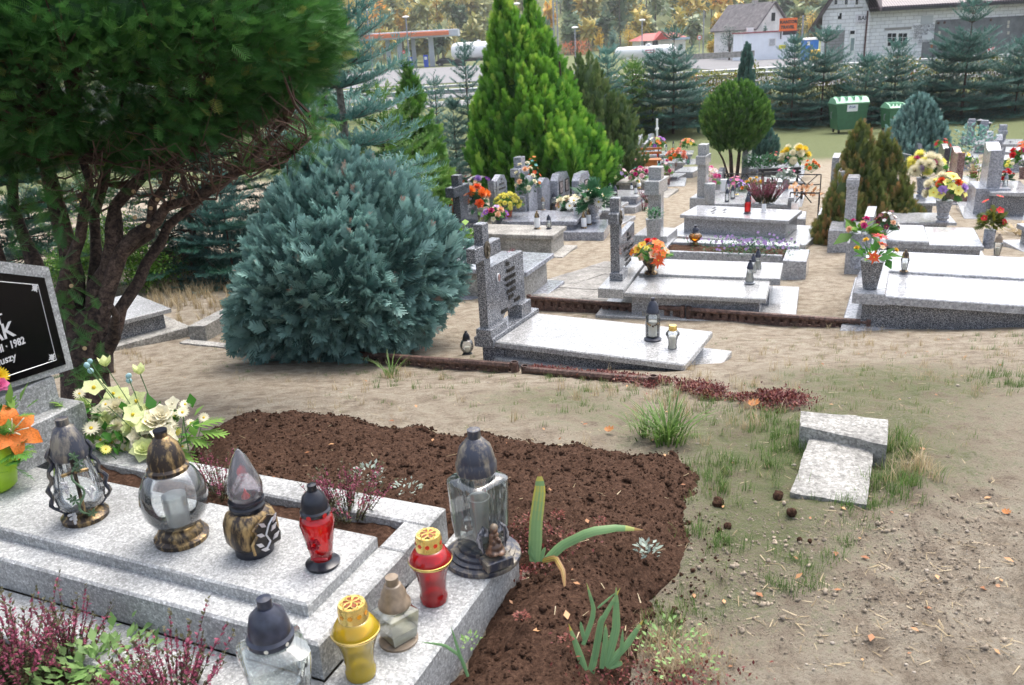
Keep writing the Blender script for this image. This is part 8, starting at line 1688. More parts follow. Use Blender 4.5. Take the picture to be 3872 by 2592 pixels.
def roundsign(px, py, r, base, label, Y, txt='no'):
 c = fp(px, py, Y); k = mpx(c, 1); P = np.array([c[0], Y, terr(c[0], Y)]); root = empty('road_sign', P, label, 'road sign', 'round road signs'); mb = MB(); mb.tube([P, [c[0], Y+.03, c[2]]], .04, 5); mb.build('pole', M['galvanised'], root); n = 20
 red = plain((.6, .03, .03), .4, 0, .05, 5, name='sign_red')
 def disc(rr, y, m, nm, par=root): mb = MB(); mb.prism([c+np.array([math.cos(a)*rr, y, math.sin(a)*rr]) for a in np.linspace(0, 2*math.pi, n, endpoint=False)], YU*.02); return mb.build(nm, m, par)
 disc(r*k, -.0, red, 'plate')
 if txt == 'no': w = disc(r*k*.74, -.025, M['white_paint'], 'face'); mb = MB(); [mb.box((c[0]+dx*k-1.6*k, Y-.035), XU, YU, 3.2*k, .008, c[2]-1.6*k, c[2]+1.6*k) for dx in (-2.4, 2.4)]; mb.build('symbol', INK, root)
 else: mb = MB(); mb.box((c[0]-r*k*.7, Y-.03), XU, YU, r*k*1.4, .01, c[2]-r*k*.16, c[2]+r*k*.16); mb.build('symbol', M['white_paint'], root)
roundsign(2645, 143, 9, 0, 'white round road sign with a red rim right of the red-roofed kiosk', 112); roundsign(1526, 198, 6, 0, 'red no-entry sign between the canopy columns', 150, 'bar')
P = gp(2896, 312); mb = MB(); mb.box(P-XU*.07, XU, YU, .14, .06, P[2], P[2]+.75, bev=.01); tag(mb.build('road_marker', M['white_paint']), 'white roadside marker post behind the hedge', 'marker post')
# filling station
def station():
 Y = 158.; g0 = terr(0, Y); orange = plain((.62, .17, .07), .5, 0, .06, 2, name='orange_fascia'); pale = plain((.42, .46, .52), .5, 0, .05, 2, name='pale_grey_panel')
 c = fp(1510, 130, Y); root = empty('petrol_station_canopy', (c[0], Y, g0), 'orange petrol station canopy on grey columns', 'canopy')
 xl, xr = fp(1284, 140, Y)[0], fp(1731, 120, Y)[0]; zt = fp(1510, 121, Y)[2]; zb = fp(1510, 148, Y)[2]
 mb = MB(); mb.box((xl, Y), XU, YU, xr-xl, 9, zb, zt, bev=.1); mb.build('roof', pale, root)
 xo = fp(1697, 130, Y)[0]; xo0 = fp(1305, 140, Y)[0]; mb = MB(); mb.box((xo0, Y-.25), XU, YU, xo-xo0, .24, zb+.25, zt-.2, bev=.08); f = mb.build('fascia', orange, root)
 p = fp(1496, 140, Y); text('lettering', 'V12', (p[0], Y-.27, zb+.35), XU, ZU, zt-zb-.5, plain((.1, .35, .3), .5, 0, .1, 5, name='green_letters'), f, 'CENTER', .03, 1.1, .03)
 for px, w in ((1468, 16), (1512, 18), (1565, 15), (1632, 19)):
  a = fp(px, 200, Y+2+(px % 3)); k = mpx(a, 1); mb = MB(); mb.box((a[0]-w*k/2, a[1]), XU, YU, w*k, .7, g0-.2, zb); mb.build('column', pale, root)
 for px, w, yt, yb, lab in [(1525, 14, 238, 256, 'small blue petrol pump between the columns'), (1553, 17, 214, 254, 'blue petrol pump with a white front, middle one'), (1612, 17, 206, 250, 'tall blue petrol pump beside the right column')]:
  Yp = Y+.5; a = fp(px, yb, Yp); k = mpx(a, 1); r2 = empty('petrol_pump', (a[0], Yp, g0), lab, 'petrol pump', 'blue petrol pumps'); H = (yb-yt)*k; mb = MB(); mb.box((a[0]-w*k/2, Yp), XU, YU, w*k, .5, g0, g0+H, bev=.05); mb.build('body', plain((.01, .07, .5), .4, 0, .1, 3, name='pump_blue'), r2)
  mb = MB(); mb.box((a[0]-w*k*.3, Yp-.02), XU, YU, w*k*.6, .018, g0+H*.62, g0+H*.85); mb.build('display', M['white_paint'], r2); mb = MB(); mb.tube([(a[0]+w*k/2+.02, Yp, g0+H*.7), (a[0]+w*k/2+.2, Yp, g0+H*.4), (a[0]+w*k/2+.05, Yp, g0+H*.3)], .03, 4); mb.build('hose', M['steel_dark'], r2)
station()
def car(P, L, ang, mat, label, glassw=M['window']):
 root = empty('parked_car', P, label, 'car', 'parked cars'); u = np.array([math.cos(R(ang)), math.sin(R(ang)), 0]); v = np.array([-u[1], u[0], 0]); k = L/4.3; Wd = 1.72*k
 def Q(x, y, z): return P+u*x*k+v*y*k+ZU*z*k
 lo = [(-2.1, .35), (-2.15, .6), (-2.05, .85), (-1.2, .95), (-.9, 1.0), (1.6, 1.02), (2.05, .95), (2.15, .6), (2.1, .35)]
 mb = MB(); V = []; n = len(lo)
 for y, s in ((-.86, .97), (-.80, 1.), (.80, 1.), (.86, .97)): V += [Q(x*s, y, .35+(z-.35)*(1 if abs(y) < .85 else .93)) for x, z in lo]
 mb.add(V, [(j*n+i, j*n+(i+1) % n, (j+1)*n+(i+1) % n, (j+1)*n+i) for j in range(3) for i in range(n)]+[tuple(reversed(range(n))), tuple(range(3*n, 4*n))]); body = mb.build('body', mat, root, True)
 cb = [(-1.15, .95), (-.45, 1.40), (.95, 1.44), (1.75, 1.0)]
 def cabin(s, m, nm, y0=.72, y1=.60):
  mb = MB(); V = []
  for sg in (-1, 1): V += [Q(x*s+.0, sg*(y0 if z < 1.1 else y1), z) for x, z in cb]
  mb.add(V, [(0, 1, 2, 3), (7, 6, 5, 4), (0, 4, 5, 1), (1, 5, 6, 2), (2, 6, 7, 3), (3, 7, 4, 0)]); return mb.build(nm, m, root)
 cabin(1., glassw, 'windows')
 mb = MB(); V = [Q(x, y, z) for x, y, z in [(-.5, -.62, 1.39), (1.0, -.62, 1.43), (1.0, .62, 1.43), (-.5, .62, 1.39), (-.4, -.58, 1.46), (.9, -.58, 1.49), (.9, .58, 1.49), (-.4, .58, 1.46)]]; mb.add(V, [(0, 1, 5, 4), (1, 2, 6, 5), (2, 3, 7, 6), (3, 0, 4, 7), (4, 5, 6, 7)]); mb.build('roof', mat, root)
 for sg in (-1, 1):
  for pts in ([(-1.18, .95), (-.48, 1.41)], [(.2, .98), (.2, 1.42)], [(.98, 1.44), (1.78, 1.0)]): mb = MB(); mb.tube([Q(pts[0][0], sg*.735, pts[0][1]), Q(pts[1][0], sg*.615, pts[1][1])], .035*k, 4); mb.build('pillar', mat, root)
  for x in (-1.35, 1.35):
   mb = MB(); c = Q(x, sg*.80, .32); rt = np.column_stack([u, ZU, v]); mb.lathe([(0, -.1*k), (.30*k, -.1*k), (.32*k, 0), (.30*k, .1*k), (0, .1*k)], c, 16, rot=rt); w = mb.build('wheel', M['black_plastic'], root); mb = MB(); mb.lathe([(0, .102*k), (.18*k, .11*k), (.19*k, .1*k)] if sg > 0 else [(0, -.102*k), (.18*k, -.11*k), (.19*k, -.1*k)], c, 12, rot=rt); mb.build('rim', M['galvanised'], w)
  mb = MB(); mb.ball(Q(-2.05, sg*.6, .72), .13*k, 0, 8, 5, (.5, 1.4, .7), np.column_stack([u, v, ZU])); mb.build('headlight', M['white_paint'], root, True)
 mb = MB(); mb.box(Q(-2.17, -.26, 0), u, v, .02*k, .52*k, P[2]+.45*k, P[2]+.56*k); mb.build('number_plate', M['white_paint'], root)
dark1 = plain((.012, .022, .025), .15, .2, .1, 2, name='dark_green_car_paint'); dark2 = plain((.008, .009, .012), .12, .2, .1, 2, name='black_car_paint')
P = gp(1692, 249); car(P, mpx(P, 82), 180-12, dark1, 'dark hatchback beside the filling station canopy'); P = gp(2920, 222); car(P, mpx(P, 138), 12, dark2, 'black coupe parked by the low white annexe')
# tankers
def tank(x0, x1, yt, yb, Y, label, white, legs, truck=False):
 a, b = fp(x0, (yt+yb)/2, Y), fp(x1, (yt+yb)/2, Y); xc = (x0+x1)/2; zt, zb = fp(xc, yt, Y)[2], fp(xc, yb, Y)[2]; r = (zt-zb)/2; L = b[0]-a[0]; g0 = terr(0, Y); c = np.array([a[0], Y+r, (zt+zb)/2])
 root = empty('gas_tank' if not truck else 'tanker_trailer', (a[0]+L/2, Y+r, g0), label, 'tank' if not truck else 'tanker'); rt = np.array([[0, 0, 1.], [1, 0, 0], [0, 1, 0]])
 mb = MB(); mb.lathe([(0, 0), (r*.5, .06*r), (r*.85, .3*r), (r, .7*r), (r, L-.7*r), (r*.85, L-.3*r), (r*.5, L-.06*r), (0, L)], c, 24, rot=rt); mb.build('tank_body', white, root, True)
 for f in legs:
  mb = MB(); p = c+XU*L*f
  if truck: mb.lathe([(0, -.15), (.5, -.15), (.52, 0), (.5, .15), (0, .15)], (p[0], Y+.3, g0+.5), 14, rot=np.array([[1, 0, 0], [0, 0, 1], [0, 1, 0]])); mb.build('wheel', M['black_plastic'], root)
  else: mb.box((p[0]-.2, Y+.2), XU, YU, .4, 1.4, g0-.2, zb+.4); mb.build('support', white, root)
 mb = MB(); mb.lathe([(.35, 0), (.35, .25), (0, .3)], (c[0]+L*.55, Y+r, zt-.05), 12); mb.build('dome', white, root)
 if truck: mb = MB(); mb.box((c[0]+.5, Y+.3), XU, YU, L-1, 1.6, zb-.3, zb+.1); mb.build('chassis', M['steel_dark'], root)
 return root, c, r, L, zb, zt
tank(1703, 1900, 158, 224, 150, 'long white tanker trailer with a yellow rim parked right of the canopy', M['white_paint'], (.12, .2, .75, .83, .91), True)
root, c, r, L, zb, zt = tank(2328, 2560, 174, 222, 112, 'white gas tank with a small red sign in front of the red-roofed kiosk', M['white_paint'], (.2, .4, .6, .85))
mb = MB(); x, x1, z0, z1 = quad(mb, 112, 2440, 2475, 189, 201, .03, .05); sg = mb.build('sign_plate', plain((.45, .05, .08), .5, 0, .1, 4), root)
mb = MB(); mb.box((x+.12, 112-.085), XU, YU, x1-x-.24, .004, z0+.1, z1-.1); mb.build('sign_face', M['white_paint'], sg)
# kiosk
def kiosk():
 Y = 124.; root = empty('kiosk', (fp(2510, 190, Y)[0], Y, terr(0, Y)), 'white kiosk with a low red roof behind the gas tank', 'kiosk'); mb = MB(); a, b, z0, z1 = quad(mb, Y, 2420, 2592, 150, 200, 0.01); mb = MB(); mb.box((a, Y), XU, YU, b-a, 7, terr(0, Y)-.3, z1); mb.build('wall', M['white_paint'], root)
 e0, e1, _, _ = quad(MB(), Y, 2406, 2608, 140, 152); zt = fp(2510, 124, Y)[2]; mb = MB(); o = .6; V = [(e0, Y-o, z1-.05), (e1, Y-o, z1-.05), (e1, Y+7+o, z1-.05), (e0, Y+7+o, z1-.05), (e0+1.6, Y+2.6, zt), (e1-1.6, Y+2.6, zt)]
 mb.add([np.array(p, float) for p in V], [(0, 1, 5, 4), (1, 2, 5), (2, 3, 4, 5), (3, 0, 4), (3, 2, 1, 0)]); mb.build('roof', plain((.42, .06, .05), .6, 0, .15, 3, name='red_roof'), root)
 mb = MB(); V = [(fp(2470, 150, Y)[0], Y-1.2, z1), (fp(2530, 150, Y)[0], Y-1.2, z1), (fp(2500, 150, Y)[0], Y-1.2, z1+1.1), (fp(2470, 150, Y)[0], Y+2, z1), (fp(2530, 150, Y)[0], Y+2, z1), (fp(2500, 150, Y)[0], Y+2, z1+1.1)]; mb.add([np.array(p, float) for p in V], [(0, 1, 2), (1, 4, 5, 2), (0, 2, 5, 3)]); mb.build('porch_roof', plain((.42, .06, .05), .6, 0, .15, 3), root)
 for (x0, x1, y0, y1) in ((2433, 2445, 158, 175), (2467, 2488, 155, 172), (2570, 2580, 168, 185)): mb = MB(); quad(mb, Y, x0, x1, y0, y1, .05, .002); mb.build('window', M['window'], root)
 mb = MB(); quad(mb, Y, 2495, 2605, 143, 152, .05, .65); mb.build('fascia', plain((.4, .5, .6), .5, 0, .05, 3), root)
kiosk()
def blockmat(name, base, mortar, s=1.):
 m, t, b = newmat(name); L = t.links; tc = N(t, 'ShaderNodeTexCoord'); mp = N(t, 'ShaderNodeMapping'); mp.inputs['Rotation'].default_value = (R(90), 0, 0)
 br = N(t, 'ShaderNodeTexBrick'); br.inputs['Scale'].default_value = 1.; br.inputs['Brick Width'].default_value = .62*s; br.inputs['Row Height'].default_value = .26*s; br.inputs['Mortar Size'].default_value = .018*s; br.inputs['Color1'].default_value = (*base, 1); br.inputs['Color2'].default_value = (*[v*.86 for v in base], 1); br.inputs['Mortar'].default_value = (*mortar, 1)
 L.new(tc.outputs['Object'], mp.inputs[0]); L.new(mp.outputs[0], br.inputs['Vector']); no = N(t, 'ShaderNodeTexNoise', Scale=1.3, Detail=6.); L.new(tc.outputs['Object'], no.inputs['Vector']); rp = ramp(t, [(.35, (.9, .9, .92)), (.6, (1, 1, 1))]); L.new(no.outputs['Fac'], rp.inputs['Fac'])
 mx = N(t, 'ShaderNodeMix', data_type='RGBA', blend_type='MULTIPLY'); mx.inputs[0].default_value = .8; L.new(br.outputs['Color'], mx.inputs[6]); L.new(rp.outputs[0], mx.inputs[7]); L.new(mx.outputs[2], b.inputs['Base Color']); b.inputs['Roughness'].default_value = .85; return m
M['blocks'] = blockmat('white_aerated_blocks', (.86, .87, .9), (.5, .5, .52)); M['darkwall'] = soilmat('dark_plaster', (.13, .14, .15), (.19, .20, .215), (.26, .265, .28), 1.3, .9, .2, .01); M['stonepatch'] = blockmat('rough_stonework', (.3, .3, .31), (.15, .15, .15), .8); M['tilesr'] = soilmat('old_roof_tiles', (.10, .095, .10), (.17, .16, .165), (.27, .25, .25), 2.2, .9, .5, .05)
DV = np.array([.52, .854, 0.])
def blockhouse():
 Y = 67.; g0 = terr(0, Y); root = empty('block_house', (fp(3400, 235, Y)[0], Y, g0), 'unfinished white block house with a dark metal roof and handwritten lettering', 'house')
 xa, xb, xc_ = fp(3107, 120, Y)[0], fp(3283, 120, Y)[0], fp(4000, 120, Y+1)[0]; ze = fp(3560, 22, Y+1)[2]; zap = ze+3.9; zg = fp(3107, 60, Y)[2]
 mb = MB(); xm = (xa+xb)/2+.2; mb.prism([np.array(p, float) for p in [(xa, Y, g0-.3), (xb, Y, g0-.3), (xb, Y, zg), (xm, Y, zg+3.4), (xa, Y, zg)]], DV*9); mb.build('wall', M['blocks'], root)
 mb = MB(); mb.box((xb, Y+1), XU, DV, xc_-xb, 8, g0-.3, ze); mb.build('wall', M['blocks'], root)
 brown = plain((.07, .05, .055), .5, 0, .15, 3, name='brown_boards'); rm = newmat('metal_roof_tiles'); m, t, b = rm; wv = N(t, 'ShaderNodeTexWave'); wv.inputs['Scale'].default_value = 1.6; tc = N(t, 'ShaderNodeTexCoord'); t.links.new(tc.outputs['Object'], wv.inputs['Vector']); rp = ramp(t, [(.1, (.05, .035, .045)), (.8, (.16, .13, .15))]); t.links.new(wv.outputs['Fac'], rp.inputs['Fac']); t.links.new(rp.outputs[0], b.inputs['Base Color']); b.inputs['Roughness'].default_value = .5
 mb = MB(); mb.prism([np.array(p, float) for p in [(xb-.3, Y+.2, ze-.05), (xb-.3, Y+.2, ze+.15), (xb-.3, Y+5, ze+2.6), (xb-.3, Y+5, ze+2.4)]], XU*(xc_-xb+.6)); mb.build('roof', m, root)
 mb = MB(); mb.box((xb-.3, Y+.1), XU, YU, xc_-xb+.6, .12, ze-.18, ze+.03); mb.build('gutter', plain((.03, .03, .035), .4, .2, .1, 3), root)
 for sx, (p, q) in enumerate((((xa-1.3, zg-1.15), (xm, zg+3.75)), ((xb+.35, zg+.1), (xm, zg+3.75)))):
  mb = MB(); mb.prism([np.array([p[0], Y-.9, p[1]]), np.array([q[0], Y-.9, q[1]]), np.array([q[0], Y-.9, q[1]+.22]), np.array([p[0], Y-.9, p[1]+.22])], DV*10); mb.build('roof', brown, root)
 def pan(x0, x1, y0, y1, m, nm, th=.05, out=.003, par=root, Yq=Y): mb = MB(); r = quad(mb, Yq, x0, x1, y0, y1, th, out); return mb.build(nm, m, par), r
 for x0 in (3154, 3193, 3233): w_, r = pan(x0, x0+13, -22, 21, M['white_paint'], 'window'); pan(x0+2, x0+6, -20, 18, M['window'], 'pane', .02, .06, w_); pan(x0+7.5, x0+11, -20, 18, M['window'], 'pane', .02, .06, w_)
 pan(3108, 3262, 30, 36, plain((.35, .35, .34), .8, 0, .1, 3), 'concrete_band', .03)
 pan(3174, 3182, 50, 73, M['window'], 'vent', .02); pan(3168, 3176, 62, 73, M['window'], 'vent', .02)
 pan(3116, 3190, 116, 240, M['stonepatch'], 'stone_patch', .04, .002)
 d, r = pan(3209, 3231, 113, 240, M['white_paint'], 'door', .06); pan(3214, 3230, 117, 130, M['window'], 'pane', .02, .065, d); pan(3215, 3228, 145, 192, plain((.25, .32, .33), .2, 0, .1, 4), 'pane', .02, .065, d)
 s, r = pan(3236, 3284, 57, 93, plain((.7, .68, .72), .5, 0, .05, 3), 'shop_sign', .06); c = fp(3262, 74, Y); text('lettering', 'BAR', (c[0], Y-.075, c[2]-.05), XU, ZU, .30, plain((.05, .05, .07), .5, 0, .05, 4), s, 'CENTER', .005, 1., .008); c = fp(3258, 86, Y); text('lettering', 'U BOGUSI', (c[0], Y-.075, c[2]-.04), XU, ZU, .12, GREY_INK, s, 'CENTER', .003)
 mb = MB(); a = fp(3280, 40, Y); mb.tube([(a[0], Y-.08, ze-.1), (a[0], Y-.08, g0)], .06, 6); mb.build('drainpipe', plain((.08, .03, .03), .5, 0, .1, 4), root)
 Y2 = Y+1.
 pan(3345, 3446, 105, 114, plain((.3, .29, .28), .8, 0, .1, 3), 'lintel', .04, .002, root, Y2)
 w_, r = pan(3349, 3436, 118, 183, M['white_paint'], 'window', .07, .002, root, Y2)
 for i in range(2):
  for j in range(2):
   for k in range(3): x0 = 3355+i*41+j*17; pan(x0, x0+14.5, 127+k*16.5, 141.5+k*16.5, M['window'], 'pane', .02, .075, w_, Y2)
 pan(3530, 4000, 65, 236, M['darkwall'], 'plastered_wall', .05, .002, root, Y2); pan(3484, 3529.5, 160, 236, M['darkwall'], 'plastered_wall', .05, .002, root, Y2)
 pan(3482, 3527, 60, 92, plain((.5, .53, .56), .7, 0, .05, 2), 'grey_board', .04, .002, root, Y2); b_, r = pan(3486, 3528, 93, 158, plain((.66, .68, .72), .6, 0, .04, 2), 'board', .04, .003, root, Y2)
 ink = plain((.16, .16, .19), .6, 0, .1, 4, name='brush_paint')
 for s_, x, y, h in [('ВОДИТЕЛЬ ТК', 3452, 108, 11), ('ОДЛУКЦЬОВШ', 3454, 122, 11), ('ЦЕРУКТЫ', 3453, 135, 11), ('ЦЕНА', 3452, 149, 12), ('ДОГОВОРН', 3470, 163, 10)]: c = fp(x, y, Y2); text('lettering', s_, (c[0], Y2-.055, c[2]), XU, ZU, mpx(c, h), ink, root, 'LEFT', .004, .74)
 for (x, y, r_) in [(3547, 88, 5), (3570, 86, 5), (3745, 76, 5)]: c = fp(x, y, Y2); k = mpx(c, r_); mb = MB(); mb.ball((c[0], Y2-.07, c[2]), k, 0, 8, 6, (1, .3, 1)); mb.build('bracket', M['rust'], root)
 for (x, y, c_) in [(3550, 125, .5), (3812, 85, .5), (3810, 100, .5), (3811, 125, .5), (3837, 149, .5), (3738, 152, .2), (3712, 178, .2), (3521, 176, .2)]: pan(x-4, x+4, y-6, y+6, plain((.5, .48, .42), .8, 0, .1, 4) if c_ > .3 else plain((.35, .14, .06), .8, 0, .2, 4), 'wall_patch', .02, .053, root, Y2)
 mb = MB(); a = fp(3870, 150, Y2); mb.box((a[0], Y2-.4), XU, YU, .22, .22, g0, ze); mb.build('post', plain((.12, .02, .02), .6, 0, .1, 4), root)
blockhouse()
def bazar():
 Y = 65.6; mb = MB(); c = fp(3740, 228, Y); g0 = terr(0, Y); k = mpx(c, 1); root = empty('leaning_sign', (c[0], Y, g0), 'white board sign standing on its end against the dark wall, red letters and arrow', 'sign'); z0 = g0; w, h = 31*k, (c[2]-g0)+42*k
 u = nrm(np.array([[1, 0, .0]]))[0]; a = R(-7); ux = np.array([math.cos(a), 0, math.sin(a)*-1*-1]); ux = np.array([math.cos(a), 0, math.sin(a)]); uz = np.array([-math.sin(a)*-1*-1, 0, math.cos(a)]); uz = np.array([-math.sin(a), .15, math.cos(a)]); O = np.array([c[0]-w*.8, Y, z0+.1])
 O = np.array([fp(3733, 228, Y)[0], Y, z0+.12]); uz = nrm(np.array([[-.16, .12, 1.]]))[0]; ux = np.array([1., 0, .12]); mb.prism([O, O+ux*w, O+ux*w+uz*h, O+uz*h], YU*.04); b = mb.build('board', M['white_paint'], root); red = plain((.6, .03, .04), .5, 0, .05, 4)
 text('lettering', 'BAZAR', O+ux*w*.55+uz*h*.98-YU*.012, -uz, ux, w*.38, red, b, 'LEFT', .002, 1., .006)
 mb = MB(); A = O+ux*w*.25-YU*.012; mb.tube([A+uz*h*.35, A+uz*h*.75], .03, 4); mb.add([A+uz*h*.88, A+uz*h*.7-ux*.1, A+uz*h*.7+ux*.1], [(0, 1, 2)]); mb.build('arrow', red, b)
bazar()
def oldhouse():
 Y = 104.; C = fp(2857, 190, Y); g0 = terr(0, Y); C[2] = g0; root = empty('old_house', C, 'old plastered house with a steep weathered tile roof', 'house'); ug = np.array([math.cos(R(32)), math.sin(R(32)), 0]); ul = np.array([-math.cos(R(58)), math.sin(R(58)), 0])
 Wd, L, he = 5.4, 6.6, hto(C, 104); ap = C+ug*Wd/2; hr = hto(ap, 10)
 mb = MB(); P = [C, C+ug*Wd, C+ug*Wd+ZU*he, C+ug*Wd/2+ZU*hr, C+ZU*he]; P = [p-ZU*.3 if i < 2 else p for i, p in enumerate(P)]; mb.prism(P, ul*L); mb.build('wall', plain((.72, .7, .68), .9, 0, .18, 1.2, name='old_plaster'), root)
 o = .45
 for s, e0 in ((0, 1), (1, -1)):
  A = C+ug*(Wd*s)+ZU*he; B = C+ug*Wd/2+ZU*hr; d = nrm((A-B)[None])[0]; A2 = A+d*o; n = nrm(np.cross(d, ul)[None])[0]; n = n if n[2] > 0 else -n
  mb = MB(); mb.prism([A2-ul*.35+n*.02, B-ul*.35+n*.02, B-ul*.35+n*.18, A2-ul*.35+n*.18], ul*(L+.7)); mb.build('roof', M['tilesr'], root)
 def gw(a, z0, z1, w, nm='window'): p = C+ug*a-ul*.02; mb = MB(); mb.prism([p+ZU*z0, p+ug*w+ZU*z0, p+ug*w+ZU*z1, p+ZU*z1], ul*-.04); mb.build(nm, M['window'], root)
 gw(Wd*.45, he+.6, he+1.5, .6); gw(Wd*.44, he+2.4, he+2.7, .35); mb = MB(); p = C+ul*3; mb.box(p+ug*2.4, ug, -ul, .5, .5, g0+hr-.5, g0+hr+.5); mb.build('chimney', plain((.4, .38, .36), .9, 0, .1, 3), root)
oldhouse()
def annexe():
 Y = 97.; g0 = terr(0, Y); root = empty('annexe', (fp(2910, 215, Y)[0], Y, g0), 'low flat-roofed white annexe carrying the orange sign', 'building'); mb = MB(); a, b, z0, z1 = quad(MB(), Y, 2809, 3010, 123, 215)
 mb.box((a, Y), XU, YU, b-a, 4, g0-.3, z1); mb.build('wall', plain((.78, .82, .88), .7, 0, .05, 1.5, name='pale_blue_white_plaster'), root); mb = MB(); mb.box((a-.15, Y-.15), XU, YU, b-a+.3, 4.3, z1+.001, z1+.12); mb.build('roof_edge', plain((.25, .04, .05), .5, 0, .1, 3), root)
 def pan(x0, x1, y0, y1, m, nm, out=.003, par=root): mb = MB(); quad(mb, Y, x0, x1, y0, y1, .05, out); return mb.build(nm, m, par)
 pan(2960, 3012, 118, 132, plain((.03, .025, .04), .5, 0, .1, 3), 'dark_band'); w_ = pan(2906, 2934, 145, 174, M['white_paint'], 'window'); pan(2910, 2930, 148, 172, plain((.2, .22, .25), .3, 0, .1, 4), 'pane', .055, w_)
 mb = MB()
 for q in range(8): c = fp(2911+q*2.7, 160, Y); mb.tube([(c[0], Y-.13, fp(2911, 173, Y)[2]), (c[0], Y-.13, fp(2911, 147, Y)[2])], .02, 4)
 mb.build('window_bars', M['white_paint'], w_)
 y_ = pan(2945, 2971, 171, 185, plain((.75, .7, .05), .5, 0, .05, 3, name='yellow_sign'), 'yellow_sign'); c = fp(2962, 181, Y); text('lettering', 'BAR', (c[0], Y-.06, c[2]), XU, ZU, .2, INK, y_, 'CENTER', .003)
 mb = MB(); a_, b_, s0, s1 = quad(mb, Y, 2828, 2851, 105, 126, .5, -.6); mb.build('air_conditioner', M['white_paint'], root)
 r2 = empty('billboard', (fp(2980, 215, Y-.3)[0], Y-.3, g0), 'orange sign with two rows of black lettering, standing on the annexe roof', 'sign'); mb = MB(); a, b, z0, z1 = quad(mb, Y-.3, 2947, 3013, 69, 117, .1); bd = mb.build('board', plain((.82, .15, .02), .5, 0, .04, 2, name='orange_board'), r2)
 mb = MB(); [mb.box((a+(b-a)*f, Y-.29), XU, YU, .1, .1, z0-.8, z0+.2) for f in (.1, .85)]; mb.build('support', M['steel_dark'], r2)
 H = z1-z0; text('lettering', 'KANTOR', ((a+b)/2, Y-.42, z0+H*.58), XU, ZU, H*.24, INK, bd, 'CENTER', .01, 1.05, .02); text('lettering', 'TRAVEL', ((a+b)/2-.1, Y-.42, z0+H*.18), XU+ZU*.0, ZU+XU*.15, H*.24, INK, bd, 'CENTER', .01, 1., .02)
annexe()
def toilet():
 Y = 84.; g0 = terr(0, Y); root = empty('portable_toilet', (fp(3070, 215, Y)[0], Y, g0), 'blue portable toilet with a white roof behind a tall spruce', 'toilet'); a, b, z0, z1 = quad(MB(), Y, 3047, 3094, 152, 218); bl = plain((.01, .16, .55), .4, 0, .1, 3, name='toilet_blue')
 mb = MB(); mb.box((a, Y), XU, YU, b-a, 1.3, g0, z1, bev=.04); mb.build('cabin', bl, root); mb = MB(); mb.box((a-.04, Y-.04), XU, YU, b-a+.08, 1.4, z1+.001, z1+.2, bev=.12); mb.build('roof', M['white_paint'], root)
 mb = MB(); quad(mb, Y, 3052, 3062, 158, 172, .02, .003); mb.build('notice', M['white_paint'], root); mb = MB(); mb.box((a+.45, Y-.04), XU, YU, .75*(b-a)-.2, .035, g0+.1, z1-.15); mb.build('door', bl, root)
 r = empty('yellow_bin', (fp(3085, 215, Y-1)[0], Y-1, g0), 'yellow bin in front of the portable toilet', 'bin'); mb = MB(); a, b, z0, z1 = quad(MB(), Y-1, 3062, 3098, 192, 222); mb.box((a, Y-1.8), XU, YU, b-a, .8, g0+.1, z1, bev=.05); mb.build('body', plain((.75, .5, .02), .5, 0, .05, 3), r); mb = MB(); mb.box((a-.03, Y-1.83), XU, YU, b-a+.06, .86, z1+.001, z1+.08, bev=.03); mb.build('lid', plain((.75, .5, .02), .5, 0, .05, 3), r)
toilet()
# barrier line of concrete and white road edge near the black car
mb = MB(); quad(mb, 88, 2560, 2850, 200, 222, .25); tag(mb.build('low_wall', M['concrete']), 'low pale concrete wall in front of the old house', 'wall')
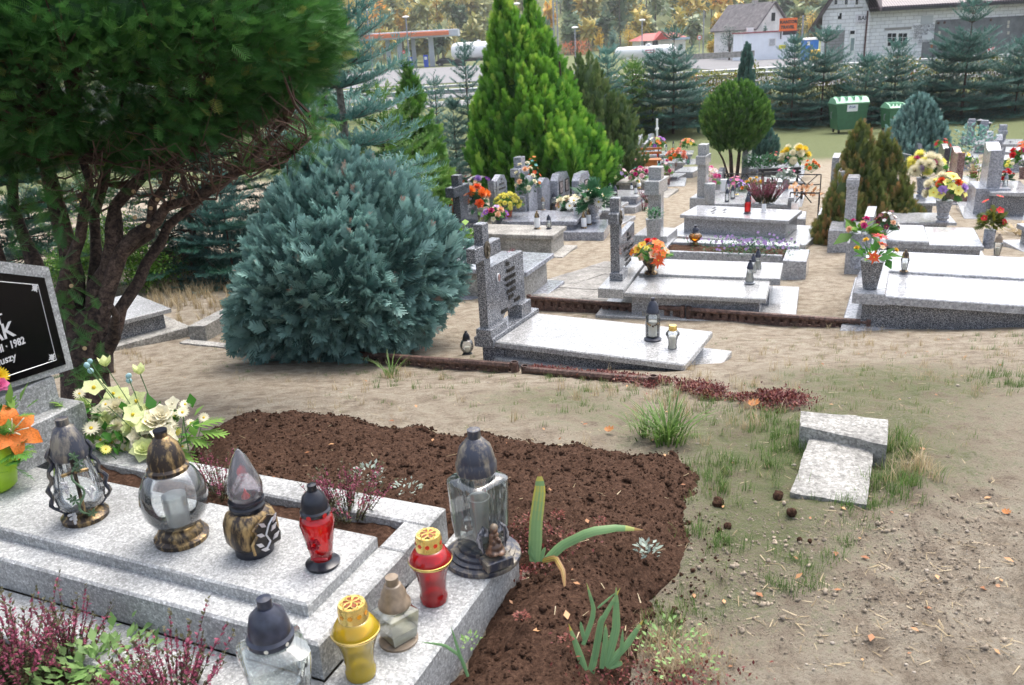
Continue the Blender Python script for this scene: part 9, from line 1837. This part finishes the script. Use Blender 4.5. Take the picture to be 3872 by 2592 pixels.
# trees around the buildings
for (px, b, t, w, mt, lab, Z, tn) in [(2757, 192, 88, 40, 'f_dark', 'round dark green tree in front of the old house', 98, .45), (2185, 212, 148, 72, 'f_red', 'spreading red-leaved bush behind the golden thuja', 122, .5), (2267, 182, 108, 22, 'f_yellow', 'small yellow birch left of the grey-green one', 150, .5), (2381, 175, 88, 32, 'f_yellow', 'bright yellow tree left of the kiosk roof', 150, .5), (2322, 178, 96, 27, 'f_spruce', 'grey-green round tree between two yellow ones', 150, .8),
  (1785, 160, 62, 24, 'f_yellow', 'yellow-green birch behind the tanker trailer', 190, .2), (1718, 150, 55, 20, 'f_forest', 'pale birch behind the canopy end', 190, .7), (1640, 230, 110, 26, 'f_forest', 'yellowish bush behind the petrol pumps', 185, .75), (1505, 230, 30, 34, 'f_forest', 'light yellow birch above the canopy', 200, .78), (2140, 160, 75, 26, 'f_forest', 'yellowing tree by the tall masts', 190, .7), (2230, 170, 50, 36, 'f_forest', 'large yellow-green tree behind the red bush', 190, .66),
  (2960, 100, 60, 14, 'f_spruce', 'small blue spruce against the gable of the old house', 99, .6), (2890, 118, 82, 14, 'f_spruce', 'little spruce on the left of the gable', 99, .6), (2700, 195, 120, 40, 'f_box', 'mixed green bushes left of the round dark tree', 118, .3), (3065, 200, 20, 60, 'f_forest', 'yellow autumn tree between the annexe and the block house', 125, .78), (2690, 200, 150, 22, 'f_yellow', 'small yellow bush beside the dark pole', 112, .3)]:
 B = at(px, Z, b); h = hto(B, t); broadleaf('autumn_tree' if mt in ('f_yellow', 'f_red', 'f_forest') else 'green_tree', B, h, mpx(B, w), mt, lab, 'tree', seed=px, n=900, leaf=mpx(B, 5.5), z0=.12, trunkr=.12, blobs=14, tint0=tn, tintv=.12)
def forest():
 g = np.random.default_rng(21); lv = Leaves(); tk = MB(); T, Q = LEAF
 for k in range(620):
  Z = g.choice([175, 195, 215, 240, 270, 310])*g.uniform(.96, 1.05); px = g.uniform(1150, 4100) if g.random() < .9 else g.uniform(-400, 1200); P = at(px, Z, 170)
  if Z < 200 and g.random() < .5: continue
  h = g.uniform(10, 17)*(.55 if Z < 185 else 1); r = h*g.uniform(.16, .26); m = 150; c = np.array([0, 0, h*.58]); nb = 7; C = rdir(nb, g)*g.uniform(.2, .75, (nb, 1))*[r, r, h*.4]+c; b = g.integers(0, nb, m); pos = P+C[b]+rdir(m, g)*r*.55*g.random((m, 1))**.4
  x = (px-1300)/2600; base = np.clip(.5-.28*x+.17*g.normal(), .02, .95) if g.random() < .8 else g.uniform(.5, .9); base = base if g.random() < .82 else .05
  lv.put(T, Q, pos, frames(rdir(m, g)), g.uniform(1.1, 2.1, m)*1.15, np.clip(base+g.normal(size=m)*.06, 0, 1)); tk.tube([P-ZU, P+ZU*h*.85], [.22, .06], 4)
 root = lv.build('forest', M['f_forest'], None); tag(root, 'mixed autumn forest covering the hillside behind the road', 'forest', None, 'stuff'); t = tk.build('forest_trunks', M['bark_grey'], None); tag(t, 'trunks of the far forest trees', 'forest', None, 'stuff')
forest()
# the damp autumn air
def haze():
 mb = MB(); mb.box((-1400, -30), XU, YU, 2800, 980, -4.5, 110); m = bpy.data.materials.new('haze'); m.use_nodes = True; t = m.node_tree; t.nodes.clear(); o = N(t, 'ShaderNodeOutputMaterial'); v = N(t, 'ShaderNodeVolumePrincipled'); v.inputs['Color'].default_value = (.9, .92, .94, 1); v.inputs['Density'].default_value = .0004; v.inputs['Anisotropy'].default_value = .2; t.links.new(v.outputs[0], o.inputs['Volume'])
 tag(mb.build('haze', m, None), 'pale damp haze in the air', 'haze', None, 'stuff')
haze()
